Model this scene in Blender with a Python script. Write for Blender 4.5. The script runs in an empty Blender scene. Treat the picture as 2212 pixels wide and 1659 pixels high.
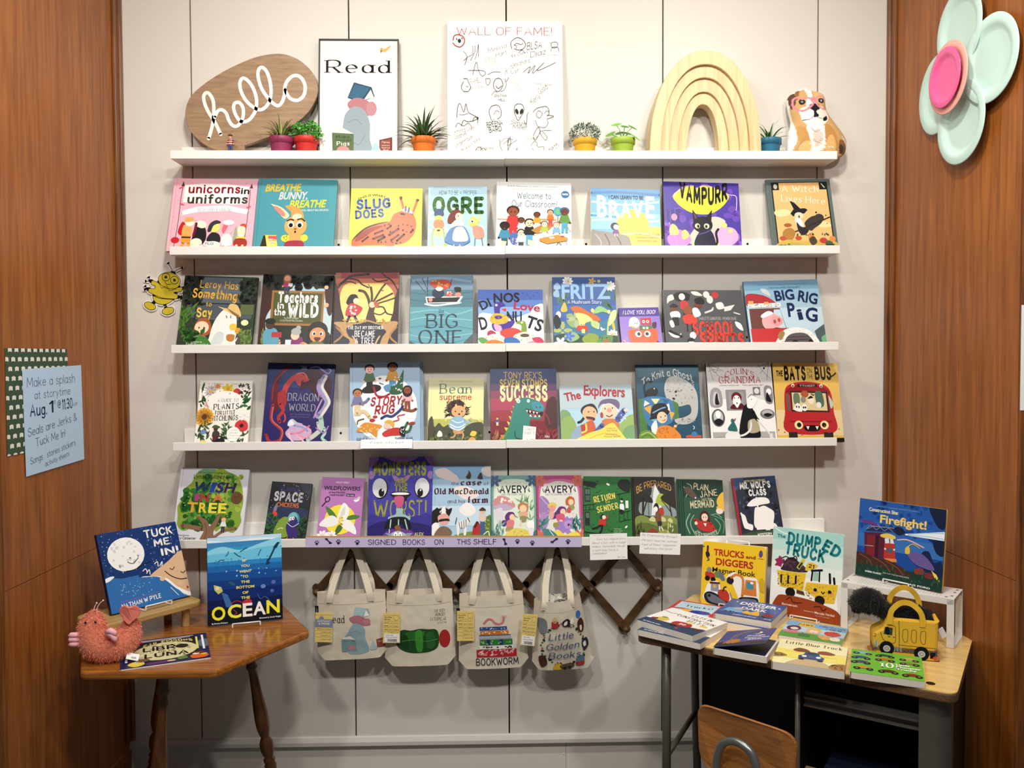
import bpy, bmesh, math, random
from mathutils import Vector, Matrix, noise

# ---------------------------------------------------------------- camera, world, light, exposure
SC = bpy.context.scene
COL = SC.collection
cam_data = bpy.data.cameras.new('camera')
cam_data.sensor_width = 36.0
cam_data.lens = 1805.4 / 2212 * 36.0
cam_data.clip_start = 0.05
cam = bpy.data.objects.new('camera', cam_data)
COL.objects.link(cam)
CAM_X, CAM_Y, CAM_Z = Vector((0.9997, -0.0248, -0.0044)), Vector((0.0052, 0.0322, 0.9995)), Vector((-0.0247, -0.9992, 0.0323))
cam.matrix_world = Matrix((
    (CAM_X.x, CAM_Y.x, CAM_Z.x, -0.0303),
    (CAM_X.y, CAM_Y.y, CAM_Z.y, -3.0076),
    (CAM_X.z, CAM_Y.z, CAM_Z.z, 1.5257),
    (0, 0, 0, 1)))
SC.camera = cam

world = bpy.data.worlds.new('world')
SC.world = world
world.use_nodes = True
bg = world.node_tree.nodes['Background']
bg.inputs['Color'].default_value = (0.80, 0.88, 1.0, 1)
bg.inputs['Strength'].default_value = 0.12

def ceiling_spot(x, y, power, tint, size=0.17, tx=None, ty=-0.1, tz=1.3, spread=150):
    d = bpy.data.lights.new('ceiling_spot', 'AREA')
    d.shape = 'DISK'
    d.size = size
    d.energy = power
    d.color = tint
    d.spread = math.radians(spread)
    o = bpy.data.objects.new('ceiling_spot', d)
    COL.objects.link(o)
    o.location = (x, y, 3.03)
    v = Vector(((x if tx is None else tx) - x, ty - y, tz - 3.03))
    o.rotation_euler = v.to_track_quat('-Z', 'Y').to_euler()
    return o

KEYC, FILLC = (1.0, 0.93, 0.83), (1.0, 0.965, 0.92)
ceiling_spot(-0.52, -1.12, 14.5, KEYC, ty=-0.3)
ceiling_spot(0.70, -1.12, 14.5, KEYC, ty=-0.3)
ceiling_spot(-1.00, -2.35, 21, FILLC, tz=0.9)
ceiling_spot(0.05, -2.45, 21, FILLC, tz=0.9)
ceiling_spot(1.10, -2.35, 21, FILLC, tz=0.9)

SC.view_settings.view_transform = 'Standard'
SC.view_settings.look = 'None'
SC.view_settings.gamma = 1.0
SC.view_settings.exposure = 0.0
SC.view_settings.use_curve_mapping = False

# ---------------------------------------------------------------- materials
def lin(h):
    h = h.lstrip('#')
    if len(h) == 3:
        h = ''.join(c * 2 for c in h)
    r = []
    for i in (0, 2, 4):
        c = int(h[i:i + 2], 16) / 255
        r.append(c / 12.92 if c <= 0.04045 else ((c + 0.055) / 1.055) ** 2.4)
    return (r[0], r[1], r[2], 1.0)

MATS = {}
def mat(name, hexcol, rough=0.5, spec=0.5, metal=0.0, bump=0.0, bscale=120, var=0.0, vscale=6, coat=0.0):
    if name in MATS:
        return MATS[name]
    m = bpy.data.materials.new(name)
    m.use_nodes = True
    nt = m.node_tree
    b = nt.nodes['Principled BSDF']
    b.inputs['Base Color'].default_value = lin(hexcol)
    b.inputs['Roughness'].default_value = rough
    b.inputs['Specular IOR Level'].default_value = spec
    b.inputs['Metallic'].default_value = metal
    if coat:
        b.inputs['Coat Weight'].default_value = coat
        b.inputs['Coat Roughness'].default_value = 0.15
    tc = nt.nodes.new('ShaderNodeTexCoord')
    if bump:
        n = nt.nodes.new('ShaderNodeTexNoise')
        n.inputs['Scale'].default_value = bscale
        n.inputs['Detail'].default_value = 3
        bp = nt.nodes.new('ShaderNodeBump')
        bp.inputs['Strength'].default_value = bump
        bp.inputs['Distance'].default_value = 0.002
        nt.links.new(tc.outputs['Object'], n.inputs['Vector'])
        nt.links.new(n.outputs['Fac'], bp.inputs['Height'])
        nt.links.new(bp.outputs['Normal'], b.inputs['Normal'])
    if var:
        n2 = nt.nodes.new('ShaderNodeTexNoise')
        n2.inputs['Scale'].default_value = vscale
        n2.inputs['Detail'].default_value = 5
        mx = nt.nodes.new('ShaderNodeMix')
        mx.data_type = 'RGBA'
        c = lin(hexcol)
        mx.inputs['A'].default_value = tuple(x * (1 - var) for x in c[:3]) + (1,)
        mx.inputs['B'].default_value = tuple(min(1, x * (1 + var)) for x in c[:3]) + (1,)
        nt.links.new(tc.outputs['Object'], n2.inputs['Vector'])
        nt.links.new(n2.outputs['Fac'], mx.inputs['Factor'])
        nt.links.new(mx.outputs['Result'], b.inputs['Base Color'])
    MATS[name] = m
    return m

def wood(name, dark, light, scale=(14, 14, 0.9), rough=0.35, spec=0.5, ring=5.0, coat=0.0):
    if name in MATS:
        return MATS[name]
    m = bpy.data.materials.new(name)
    m.use_nodes = True
    nt = m.node_tree
    b = nt.nodes['Principled BSDF']
    b.inputs['Roughness'].default_value = rough
    b.inputs['Specular IOR Level'].default_value = spec
    if coat:
        b.inputs['Coat Weight'].default_value = coat
        b.inputs['Coat Roughness'].default_value = 0.12
    tc = nt.nodes.new('ShaderNodeTexCoord')
    mp = nt.nodes.new('ShaderNodeMapping')
    mp.inputs['Scale'].default_value = scale
    n = nt.nodes.new('ShaderNodeTexNoise')
    n.inputs['Scale'].default_value = ring
    n.inputs['Detail'].default_value = 8
    n.inputs['Roughness'].default_value = 0.62
    n.inputs['Distortion'].default_value = 0.35
    r = nt.nodes.new('ShaderNodeValToRGB')
    r.color_ramp.elements[0].position = 0.3
    r.color_ramp.elements[0].color = lin(dark)
    r.color_ramp.elements[1].position = 0.72
    r.color_ramp.elements[1].color = lin(light)
    nt.links.new(tc.outputs['Object'], mp.inputs['Vector'])
    nt.links.new(mp.outputs['Vector'], n.inputs['Vector'])
    nt.links.new(n.outputs['Fac'], r.inputs['Fac'])
    nt.links.new(r.outputs['Color'], b.inputs['Base Color'])
    MATS[name] = m
    return m

def print_mat(name, rough, spec=0.5, coat=0.0, bump=0.0):
    m = mat(name, 'ffffff', rough, spec, bump=bump, bscale=400, coat=coat)
    nt = m.node_tree
    a = nt.nodes.new('ShaderNodeAttribute')
    a.attribute_name = 'Col'
    nt.links.new(a.outputs['Color'], nt.nodes['Principled BSDF'].inputs['Base Color'])
    return m

GLARE = print_mat('printed_glare', 0.17, 0.45)
GLOSS = print_mat('printed_gloss', 0.34, 0.22)
SATIN = print_mat('printed_satin', 0.45, 0.2)
PAPER = print_mat('printed_paper', 0.75, 0.25)
CLOTH = print_mat('printed_cloth', 0.9, 0.15, bump=0.25)

# ---------------------------------------------------------------- objects
def link(o, parent=None):
    COL.objects.link(o)
    if parent is not None:
        o.parent = parent
    return o

def tag(o, label=None, cat=None, group=None, kind=None):
    if label: o['label'] = label
    if cat: o['category'] = cat
    if group: o['group'] = group
    if kind: o['kind'] = kind
    return o

def empty(name, loc, rot=(0, 0, 0), label=None, cat=None, group=None):
    o = bpy.data.objects.new(name, None)
    o.empty_display_size = 0.03
    o.location = loc
    o.rotation_euler = rot
    link(o)
    return tag(o, label, cat, group)

class MB:
    """collects polygons (with a colour or a material slot) and links them as ONE mesh object"""
    def __init__(s):
        s.v, s.f, s.c, s.m = [], [], [], []
    def poly(s, pts, col=None, mi=0):
        i = len(s.v)
        s.v.extend([tuple(p) for p in pts])
        s.f.append(tuple(range(i, i + len(pts))))
        s.c.append(col); s.m.append(mi)
    def faces(s, vs, fs, col=None, mi=0):
        i = len(s.v)
        s.v.extend([tuple(p) for p in vs])
        for f in fs:
            s.f.append(tuple(k + i for k in f)); s.c.append(col); s.m.append(mi)
    def box(s, lo, hi, col=None, mi=0, M=None):
        x0, y0, z0 = lo; x1, y1, z1 = hi
        vs = [(x0,y0,z0),(x1,y0,z0),(x1,y1,z0),(x0,y1,z0),(x0,y0,z1),(x1,y0,z1),(x1,y1,z1),(x0,y1,z1)]
        if M is not None: vs = [tuple(M @ Vector(p)) for p in vs]
        s.faces(vs, [(0,3,2,1),(4,5,6,7),(0,1,5,4),(1,2,6,5),(2,3,7,6),(3,0,4,7)], col, mi)
    def prism(s, pts2, y0, y1, col=None, mi=0, plane='xz', M=None):
        n = len(pts2)
        a = [((p[0], y0, p[1]) if plane == 'xz' else (p[0], p[1], y0)) for p in pts2]
        b = [((p[0], y1, p[1]) if plane == 'xz' else (p[0], p[1], y1)) for p in pts2]
        vs = a + b
        if M is not None: vs = [tuple(M @ Vector(p)) for p in vs]
        fs = [tuple(range(n)), tuple(range(2 * n - 1, n - 1, -1))]
        fs += [(i, i + n, (i + 1) % n + n, (i + 1) % n) for i in range(n)]
        s.faces(vs, fs, col, mi)
    def lathe(s, prof, seg=24, col=None, mi=0, M=None, cap=True):
        n = len(prof); vs = []
        for r, z in prof:
            for k in range(seg):
                a = 2 * math.pi * k / seg
                vs.append((r * math.cos(a), r * math.sin(a), z))
        fs = [(i * seg + k, i * seg + (k + 1) % seg, (i + 1) * seg + (k + 1) % seg, (i + 1) * seg + k) for i in range(n - 1) for k in range(seg)]
        if cap:
            fs.append(tuple(range(seg - 1, -1, -1))); fs.append(tuple(range((n - 1) * seg, n * seg)))
        if M is not None: vs = [tuple(M @ Vector(p)) for p in vs]
        s.faces(vs, fs, col, mi)
    def tube(s, path, rad, seg=10, col=None, mi=0, cap=True, squash=1.0):
        P = [Vector(p) for p in path]; n = len(P)
        R = rad if isinstance(rad, (list, tuple)) else [rad] * n
        vs = []; up = None
        for i in range(n):
            t = (P[min(i + 1, n - 1)] - P[max(i - 1, 0)]).normalized()
            if up is None:
                up = Vector((0, 0, 1)) if abs(t.z) < 0.9 else Vector((0, 1, 0))
            a = t.cross(up).normalized(); up = a.cross(t).normalized()
            for k in range(seg):
                w = 2 * math.pi * k / seg
                vs.append(P[i] + a * (R[i] * math.cos(w)) + up * (R[i] * squash * math.sin(w)))
        fs = [(i * seg + k, i * seg + (k + 1) % seg, (i + 1) * seg + (k + 1) % seg, (i + 1) * seg + k) for i in range(n - 1) for k in range(seg)]
        if cap:
            fs.append(tuple(range(seg - 1, -1, -1))); fs.append(tuple(range((n - 1) * seg, n * seg)))
        s.faces(vs, fs, col, mi)
    def ribbon(s, path, width, nrm, thick=0.002, col=None, mi=0):
        """flat strap along a path: width across, nrm gives the thickness direction per point"""
        P = [Vector(p) for p in path]; n = len(P); vs = []
        for i in range(n):
            t = (P[min(i + 1, n - 1)] - P[max(i - 1, 0)]).normalized()
            N = Vector(nrm[i] if isinstance(nrm, list) else nrm)
            side = t.cross(N).normalized(); N = side.cross(t).normalized()
            w = (width[i] if isinstance(width, list) else width) / 2
            vs += [P[i] - side * w - N * thick / 2, P[i] + side * w - N * thick / 2, P[i] + side * w + N * thick / 2, P[i] - side * w + N * thick / 2]
        fs = [(i * 4 + k, i * 4 + (k + 1) % 4, (i + 1) * 4 + (k + 1) % 4, (i + 1) * 4 + k) for i in range(n - 1) for k in range(4)]
        fs += [(3, 2, 1, 0), tuple(range((n - 1) * 4, n * 4))]
        s.faces(vs, fs, col, mi)
    def ellipsoid(s, c, r, col=None, mi=0, nu=16, nv=10, M=None, wob=0, seed=0):
        vs = [(c[0], c[1], c[2] - r[2])]
        for j in range(1, nv):
            b = -math.pi / 2 + math.pi * j / nv
            for i in range(nu):
                a = 2 * math.pi * i / nu
                p = Vector((math.cos(b) * math.cos(a), math.cos(b) * math.sin(a), math.sin(b)))
                if wob: p *= 1 + wob * noise.noise(p * 1.7 + Vector((seed, 0, 0)))
                vs.append((c[0] + r[0] * p.x, c[1] + r[1] * p.y, c[2] + r[2] * p.z))
        vs.append((c[0], c[1], c[2] + r[2]))
        L = len(vs) - 1
        fs = [(0, 1 + (i + 1) % nu, 1 + i) for i in range(nu)]
        fs += [(1 + j * nu + i, 1 + j * nu + (i + 1) % nu, 1 + (j + 1) * nu + (i + 1) % nu, 1 + (j + 1) * nu + i) for j in range(nv - 2) for i in range(nu)]
        fs += [(L, 1 + (nv - 2) * nu + i, 1 + (nv - 2) * nu + (i + 1) % nu) for i in range(nu)]
        if M is not None: vs = [tuple(M @ Vector(p)) for p in vs]
        s.faces(vs, fs, col, mi)
    def build(s, name, mats, parent=None, smooth=False, bevel=0.0, loc=None, rot=None, subsurf=0, wn=False):
        me = bpy.data.meshes.new(name)
        me.from_pydata([tuple(p) for p in s.v], [], s.f)
        mats = mats if isinstance(mats, (list, tuple)) else [mats]
        for m in mats: me.materials.append(m)
        if len(mats) > 1: me.polygons.foreach_set('material_index', s.m)
        if any(c is not None for c in s.c):
            at = me.attributes.new('Col', 'FLOAT_COLOR', 'CORNER')
            buf = []
            for f, c in zip(s.f, s.c):
                if isinstance(c, list):
                    for q in c: buf.extend(q)
                else:
                    buf.extend((c or (1, 1, 1, 1)) * len(f))
            at.data.foreach_set('color', buf)
        if smooth: me.polygons.foreach_set('use_smooth', [True] * len(s.f))
        me.update()
        o = bpy.data.objects.new(name, me)
        if loc is not None: o.location = loc
        if rot is not None: o.rotation_euler = rot
        link(o, parent)
        if bevel:
            b = o.modifiers.new('bevel', 'BEVEL'); b.width = bevel; b.segments = 2; b.limit_method = 'ANGLE'; b.angle_limit = math.radians(40)
        if subsurf:
            b = o.modifiers.new('subsurf', 'SUBSURF'); b.levels = subsurf; b.render_levels = subsurf
        return o

def smooth_path(pts, n=8, closed=False):
    """Catmull-Rom through the points"""
    P = [Vector(p) for p in pts]; m = len(P); out = []
    if m < 3: return P
    rng = m if closed else m - 1
    for i in range(rng):
        if closed:
            p0, p1, p2, p3 = P[(i - 1) % m], P[i], P[(i + 1) % m], P[(i + 2) % m]
        else:
            p0, p1, p2, p3 = P[max(i - 1, 0)], P[i], P[i + 1], P[min(i + 2, m - 1)]
        for k in range(n):
            t = k / n
            out.append(0.5 * ((2 * p1) + (p2 - p0) * t + (2 * p0 - 5 * p1 + 4 * p2 - p3) * t * t + (3 * p1 - p0 - 3 * p2 + p3) * t ** 3))
    if not closed: out.append(P[-1])
    return out
# ---------------------------------------------------------------- lettering: a pen-stroke alphabet (cap height 10, x-height 6.4)
GL = {}
for ln in '''A 7|0,0 3.5,10 7,0|1.2,3.5 5.8,3.5
B 6|0,0 0,10|~0,10 3.5,10 5.3,8.8 5,6.2 3,5.3 0,5.2|~0,5.2 4,5.2 6,3.6 5.6,1 3.5,0 0,0
C 6.6|~6.6,8 5,9.8 2.5,9.8 .5,7.5 0,5 .5,2.3 2.5,.2 5,.2 6.6,2
D 6.8|0,0 0,10|~0,10 3.5,9.8 6.3,7.8 6.8,5 6.3,2.2 3.5,.2 0,0
E 5.4|5.3,10 0,10|0,10 0,0|0,0 5.4,0|0,5.2 4.5,5.2
F 5.3|5.3,10 0,10|0,10 0,0|0,5.2 4.4,5.2
G 7|~6.6,8 5,9.8 2.5,9.8 .5,7.5 0,5 .5,2.3 2.5,.2 5,.2 6.8,1.8|6.9,1.6 6.9,4.6|6.9,4.6 4.2,4.6
H 6.8|0,0 0,10|6.8,0 6.8,10|0,5.2 6.8,5.2
I 0|0,0 0,10
J 4|~4,10 4,3 3.4,.8 2,0 .6,.6 0,2
K 6.2|0,0 0,10|6,10 0,4.4|2,6.2 6.2,0
L 5|0,10 0,0|0,0 5,0
M 8.4|0,0 .6,10|.6,10 4.2,2.5|4.2,2.5 7.8,10|7.8,10 8.4,0
N 7|0,0 0,10|0,10 7,0|7,0 7,10
O 7.4|@3.7,10 1.2,9 0,5 1.2,1 3.7,0 6.2,1 7.4,5 6.2,9
P 6|0,0 0,10|~0,10 4,10 6,8.6 6,6 4,4.6 0,4.5
Q 7.4|@3.7,10 1.2,9 0,5 1.2,1 3.7,0 6.2,1 7.4,5 6.2,9|4.5,2.5 7.4,-.8
R 6.3|0,0 0,10|~0,10 4,10 6,8.6 6,6 4,4.6 0,4.5|2.8,4.6 6.3,0
S 5.6|~5.4,8.4 4.2,9.8 1.8,9.8 .4,8.2 .8,6.2 3,5.2 5.2,4 5.6,1.8 4,.1 1.6,.1 0,1.8
T 7|0,10 7,10|3.5,10 3.5,0
U 6.8|~0,10 0,3.5 1,.8 3.4,0 5.8,.8 6.8,3.5 6.8,10
V 7|0,10 3.5,0|3.5,0 7,10
W 10|0,10 2.5,0|2.5,0 5,8|5,8 7.5,0|7.5,0 10,10
X 6.6|0,10 6.6,0|6.6,10 0,0
Y 6.6|0,10 3.3,5|3.3,5 6.6,10|3.3,5 3.3,0
Z 6.4|0,10 6.4,10|6.4,10 0,0|0,0 6.4,0
a 4.8|@2.4,6.4 .5,5.2 0,3.2 .5,1 2.4,0 4.2,1.2 4.8,3.2 4.2,5.4|4.8,6.4 4.8,0
b 4.8|0,10 0,0|@2.4,6.4 .5,5.2 0,3.2 .5,1 2.4,0 4.2,1.2 4.8,3.2 4.2,5.4
c 4.4|~4.3,5.4 2.6,6.4 .8,5.6 0,3.2 .8,.8 2.6,0 4.3,1
d 4.8|@2.4,6.4 .5,5.2 0,3.2 .5,1 2.4,0 4.2,1.2 4.8,3.2 4.2,5.4|4.8,10 4.8,0
e 4.8|~0,3.4 2.4,3.5 4.8,3.6 4.2,5.6 2.4,6.4 .6,5.4 0,3.2 .7,.9 2.5,0 4.5,1
f 3.2|~3.4,9.6 2.2,10 1.4,8.8 1.3,6 1.3,0|0,6.2 3,6.2
g 4.8|@2.4,6.4 .5,5.2 0,3.2 .5,1 2.4,0 4.2,1.2 4.8,3.2 4.2,5.4|~4.8,6.4 4.8,-1 4,-2.8 2.4,-3.2 .5,-2.4
h 4.6|0,10 0,0|~0,4 1,5.8 2.6,6.4 4.2,5.6 4.6,4 4.6,0
i 0|0,6.4 0,0|0,8.7 0,9
j 1|~1.5,6.4 1.5,-1.6 .6,-3 -.8,-2.8|1.5,8.7 1.5,9
k 4.4|0,10 0,0|4.2,6.4 0,2.6|1.6,4 4.4,0
l 0|0,10 0,0
m 7.4|0,6.4 0,0|~0,4 .8,5.8 2.2,6.4 3.5,5.6 3.7,4 3.7,0|~3.7,4 4.5,5.8 5.9,6.4 7.2,5.6 7.4,4 7.4,0
n 4.6|0,6.4 0,0|~0,4 1,5.8 2.6,6.4 4.2,5.6 4.6,4 4.6,0
o 4.8|@2.4,6.4 .5,5.2 0,3.2 .5,1 2.4,0 4.2,1.2 4.8,3.2 4.2,5.4
p 4.8|0,6.4 0,-3.2|@2.4,6.4 .5,5.2 0,3.2 .5,1 2.4,0 4.2,1.2 4.8,3.2 4.2,5.4
q 4.8|@2.4,6.4 .5,5.2 0,3.2 .5,1 2.4,0 4.2,1.2 4.8,3.2 4.2,5.4|4.8,6.4 4.8,-3.2
r 3|0,6.4 0,0|~0,3.8 .8,5.6 2,6.4 3.2,6.2
s 3.8|~3.8,5.4 2.6,6.4 1,6.2 .3,5 1,3.8 2.8,3 3.8,1.8 3,.2 1.4,0 0,1
t 3.2|~1.4,9 1.4,1.6 2,.2 3.4,.4|0,6.2 3.2,6.2
u 4.6|~0,6.4 0,2.2 .6,.5 2.2,0 3.8,.8 4.6,2.6|4.6,6.4 4.6,0
v 4.6|0,6.4 2.3,0|2.3,0 4.6,6.4
w 7|0,6.4 1.8,0|1.8,0 3.5,5.4|3.5,5.4 5.2,0|5.2,0 7,6.4
x 4.4|0,6.4 4.4,0|4.4,6.4 0,0
y 4.6|0,6.4 2.3,.4|4.6,6.4 1.2,-3
z 4.2|0,6.4 4.2,6.4|4.2,6.4 0,0|0,0 4.2,0
0 6|@3,10 1,9 0,5 1,1 3,0 5,1 6,5 5,9
1 2|0,8 2,10|2,10 2,0
2 5.4|~0,7.6 1,9.6 3,10 5,8.8 4.8,6.6 2.6,3.6 0,0|0,0 5.4,0
3 5.4|~.2,8.6 2,10 4.4,9.4 4.8,7 3.6,5.6 2,5.4|~2,5.4 4.4,5 5.4,3 4.6,.8 2.4,0 0,1.2
4 6|4.4,0 4.4,10|4.4,10 0,3|0,3 6,3
5 5.4|5,10 .8,10|.8,10 .4,5.6|~.4,5.6 3,6.4 5.2,5 5.2,1.8 3,0 0,.8
7 5.4|0,10 5.4,10|5.4,10 1.8,0
! 0|0,10 0,3.4|0,.3 0,0
. 0|0,.4 0,0
, 1|.8,.6 0,-1.6
' 0|0,10 0,7.6
: 0|0,.4 0,0|0,5 0,5.4
- 3|0,3.6 3,3.6
& 6|~6,3.4 4,.4 1.6,.2 .2,2 1.2,4.4 3.8,7 3.6,9.4 1.8,9.6 1.2,7.6 6,0
@ 8|@5.4,3.4 4,2.8 2.8,4.6 4,6.8 5.4,6|~5.6,7 5.6,3.4 7.2,3.4 7.8,6 6,9.4 2.6,9.2 .2,5.6 1.2,1.2 4.6,-.4 7,.8
? 5|~0,7.6 1,9.6 3,10 5,8.4 4,6 2.6,4.6 2.5,3|2.5,.3 2.5,0
/ 4|0,0 4,10'''.split('\n'):
    ch, rest = ln[0], ln[2:].split('|')
    st = []
    for s_ in rest[1:]:
        k = s_[0] if s_[0] in '~@' else ''
        st.append((k, [tuple(float(q) for q in p.split(',')) for p in s_[len(k):].split()]))
    GL[ch] = (float(rest[0]), st)

_font = {}
def bfont(text, bold):
    """outline of a text in the built-in sans face: verts, polygons"""
    key = (text, bold)
    if key not in _font:
        c = bpy.data.curves.new('t', 'FONT')
        c.body = text; c.size = 1.0; c.offset = bold; c.resolution_u = 3
        o = bpy.data.objects.new('t', c)
        me = o.to_mesh()
        _font[key] = ([(v.co.x, v.co.y) for v in me.vertices], [tuple(p.vertices) for p in me.polygons])
        o.to_mesh_clear()
        bpy.data.objects.remove(o); bpy.data.curves.remove(c)
    return _font[key]

def stroke_polys(pts, w, closed=False, caps=True, wf=None):
    """a pen stroke as quads with round joins; wf(angle) scales the width"""
    out = []; n = len(pts); P = [Vector((p[0], p[1])) for p in pts]
    if n == 1: P = [P[0], P[0] + Vector((w * .01, 0))]; n = 2
    rng = n if closed else n - 1
    nr = []
    for i in range(n):
        a = P[(i - 1) % n] if (closed or i) else P[0]
        b = P[(i + 1) % n] if (closed or i < n - 1) else P[-1]
        t = b - a
        if t.length < 1e-9: t = Vector((1, 0))
        t.normalize()
        k = w / 2 * (wf(math.atan2(t.y, t.x)) if wf else 1)
        nr.append(Vector((-t.y, t.x)) * k)
    for i in range(rng):
        j = (i + 1) % n
        out.append([P[i] - nr[i], P[j] - nr[j], P[j] + nr[j], P[i] + nr[i]])
    if caps and not closed:
        for e in (0, n - 1):
            r = nr[e].length
            out.append([P[e] + Vector((math.cos(q * math.pi / 5), math.sin(q * math.pi / 5))) * r for q in range(10)])
    return out

def pen_text(text, style):
    """polygons of a text in the pen alphabet, 10 units cap height; returns polys, width"""
    w = {'L': .65, 'H': .95, 'M': 1.35, 'K': 2.1, 'X': 2.9, 'S': 1.15, 'Q': 1.9, 'J': 2.6, 'C': .8, 'D': 1.2}[style]
    serif = style in 'SQJ'
    wf = (lambda a: .30 + .78 * abs(math.sin(a - .35))) if serif else None
    gap = w + (1.5 if not serif else 2.1)
    x = w / 2; polys = []
    for ch in text:
        if ch == ' ': x += 4.2; continue
        adv, st = GL.get(ch, GL['-'])
        for k, pts in st:
            q = [(p[0] + x, p[1]) for p in pts]
            if k == '~': q = [(p.x, p.y) for p in smooth_path([(a, b, 0) for a, b in q], 5)]
            if k == '@': q = [(p.x, p.y) for p in smooth_path([(a, b, 0) for a, b in q], 4, True)]
            polys += stroke_polys(q, w, k == '@', not serif, wf)
            if serif and k == '':
                (ax, ay), (bx, by) = q[0], q[-1]
                if abs(by - ay) > 3 and ch not in "!.,':i" or (ch == 'i' and abs(by - ay) > 3):
                    for ex, ey, oy in ((ax, ay, by), (bx, by, ay)):
                        if abs(ey) < .1 or abs(ey - 10) < .1 or abs(ey - 6.4) < .1 or abs(ey + 3.2) < .1:
                            if ch in 'MNVWvwAyxXk' or True:
                                s_ = .32 * w + .15; L = w * .55 + .95
                                up = 1 if oy > ey else -1
                                if ey > 6 and ch in 'bdhklmnprui' : polys.append([Vector((ex - L, ey - s_)), Vector((ex + w * .4, ey - s_)), Vector((ex + w * .4, ey + .05)), Vector((ex - L, ey + .05))])
                                else: polys.append([Vector((ex - L, ey)), Vector((ex + L, ey)), Vector((ex + L, ey + up * s_)), Vector((ex - L, ey + up * s_))])
        x += adv + gap
    return polys, x - gap + w / 2

# ---------------------------------------------------------------- printed pictures: one small drawing language
# percent of the sheet, y downwards: r rect, e ellipse, p polygon, b smooth blob, l line, s smooth line,
# d scattered dots, f flower, g tufts, m little figure, T lettering
class Art:
    def __init__(s, W, H, text=''):
        s.W, s.H = W, H
        s.ops = []          # (colour, list of polygons in metres, origin top left, y down)
        for ln in text.strip().split('\n'):
            ln = ln.strip()
            if ln: s.op(ln)
    def X(s, x): return x / 100 * s.W
    def Y(s, y): return y / 100 * s.H
    def add(s, col, polys): s.ops.append((lin(col), polys))
    def op(s, ln):
        if ln[0] == 'T':
            head, txt = ln.split('|', 1)
            a = head.split()
            return s.text(a[1], float(a[2]), float(a[3]), float(a[4]), float(a[5]), float(a[6]), a[7], txt)
        a = ln.split(); k = a[0]; c = a[1]
        if k == 'm': return s.fig(float(a[1]), float(a[2]), float(a[3]), a[4], a[5], a[6], a[7], len(a) > 8)
        n = [float(q) for q in a[2:]]
        X, Y = s.X, s.Y
        if k == 'r': s.add(c, [[(X(n[0]), Y(n[1])), (X(n[2]), Y(n[1])), (X(n[2]), Y(n[3])), (X(n[0]), Y(n[3]))]])
        elif k == 'e': s.add(c, [s.ell(*n)])
        elif k == 'p': s.add(c, [[(X(n[i]), Y(n[i + 1])) for i in range(0, len(n), 2)]])
        elif k == 'b':
            q = smooth_path([(X(n[i]), Y(n[i + 1]), 0) for i in range(0, len(n), 2)], 6, True)
            s.add(c, [[(p.x, p.y) for p in q]])
        elif k in 'ls':
            q = [(X(n[i]), Y(n[i + 1])) for i in range(1, len(n), 2)]
            if k == 's': q = [(p.x, p.y) for p in smooth_path([(u, v, 0) for u, v in q], 6)]
            s.add(c, stroke_polys(q, n[0] / 100 * s.W))
        elif k == 'd':
            rnd = random.Random(int(n[1])); P = []
            for i in range(int(n[0])):
                P.append(s.ell(rnd.uniform(n[2], n[4]), rnd.uniform(n[3], n[5]), n[6] * rnd.uniform(.6, 1.3), n[6] * rnd.uniform(.6, 1.3) * s.W / s.H, 0, 8))
            s.add(c, P)
        elif k == 'f':
            P = []
            for i in range(int(n[3])):
                t = 2 * math.pi * i / n[3]
                P.append(s.ell(n[0] + n[2] * .6 * math.cos(t), n[1] + n[2] * .6 * math.sin(t) * s.W / s.H, n[2] * .5, n[2] * .26 * s.W / s.H, -math.degrees(t), 10))
            s.add(c, P)
        elif k == 'g':
            rnd = random.Random(int(n[1])); P = []
            for i in range(int(n[0])):
                x, y = X(rnd.uniform(n[2], n[4])), Y(rnd.uniform(n[3], n[5])); L = X(n[6]) * rnd.uniform(.6, 1.3); t = math.radians(rnd.uniform(n[8], n[9])); w = X(n[7])
                dx, dy = math.cos(t), -math.sin(t)
                P.append([(x - dy * w * .3, y + dx * w * .3), (x + dx * L * .4 - dy * w, y + dy * L * .4 + dx * w), (x + dx * L, y + dy * L), (x + dx * L * .4 + dy * w, y + dy * L * .4 - dx * w), (x + dy * w * .3, y - dx * w * .3)])
            s.add(c, P)
    def ell(s, cx, cy, rx, ry, rot=0, seg=22):
        t = math.radians(-rot); c, w = math.cos(t), math.sin(t); X, Y = s.X(cx), s.Y(cy); A, B = s.X(rx), s.Y(ry)
        return [(X + A * math.cos(q) * c - B * math.sin(q) * w, Y + A * math.cos(q) * w + B * math.sin(q) * c) for q in [2 * math.pi * i / seg for i in range(seg)]]
    def fig(s, x, y, h, skin, hair, shirt, legs, long=0):
        """a little person: x centre, y feet, h height (all %)"""
        k = h / 100; a = s.H / s.W
        E = lambda c, dx, dy, rx, ry, r=0: s.add(c, [s.ell(x + dx * k * a, y + dy * k, rx * k * a, ry * k, r)])
        Pg = lambda c, q: s.add(c, [[(s.X(x + u * k * a), s.Y(y + v * k)) for u, v in q]])
        Pg(legs, [(-11, -45), (11, -45), (12, 0), (3, 0), (0, -30), (-3, 0), (-12, 0)])
        Pg(shirt, [(-13, -72), (13, -72), (22, -44), (15, -40), (13, -40), (-13, -40), (-15, -40), (-22, -44)])
        E(skin, -20, -41, 4, 4); E(skin, 20, -41, 4, 4)
        if long: E(hair, 0, -80, 20, 24)
        E(hair, 0, -88, 18, 15); E(skin, 0, -83, 14, 14)
        E('201818', -5, -84, 1.8, 2.2); E('201818', 5, -84, 1.8, 2.2); E('a04038', 0, -76, 4, 1.4)
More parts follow.
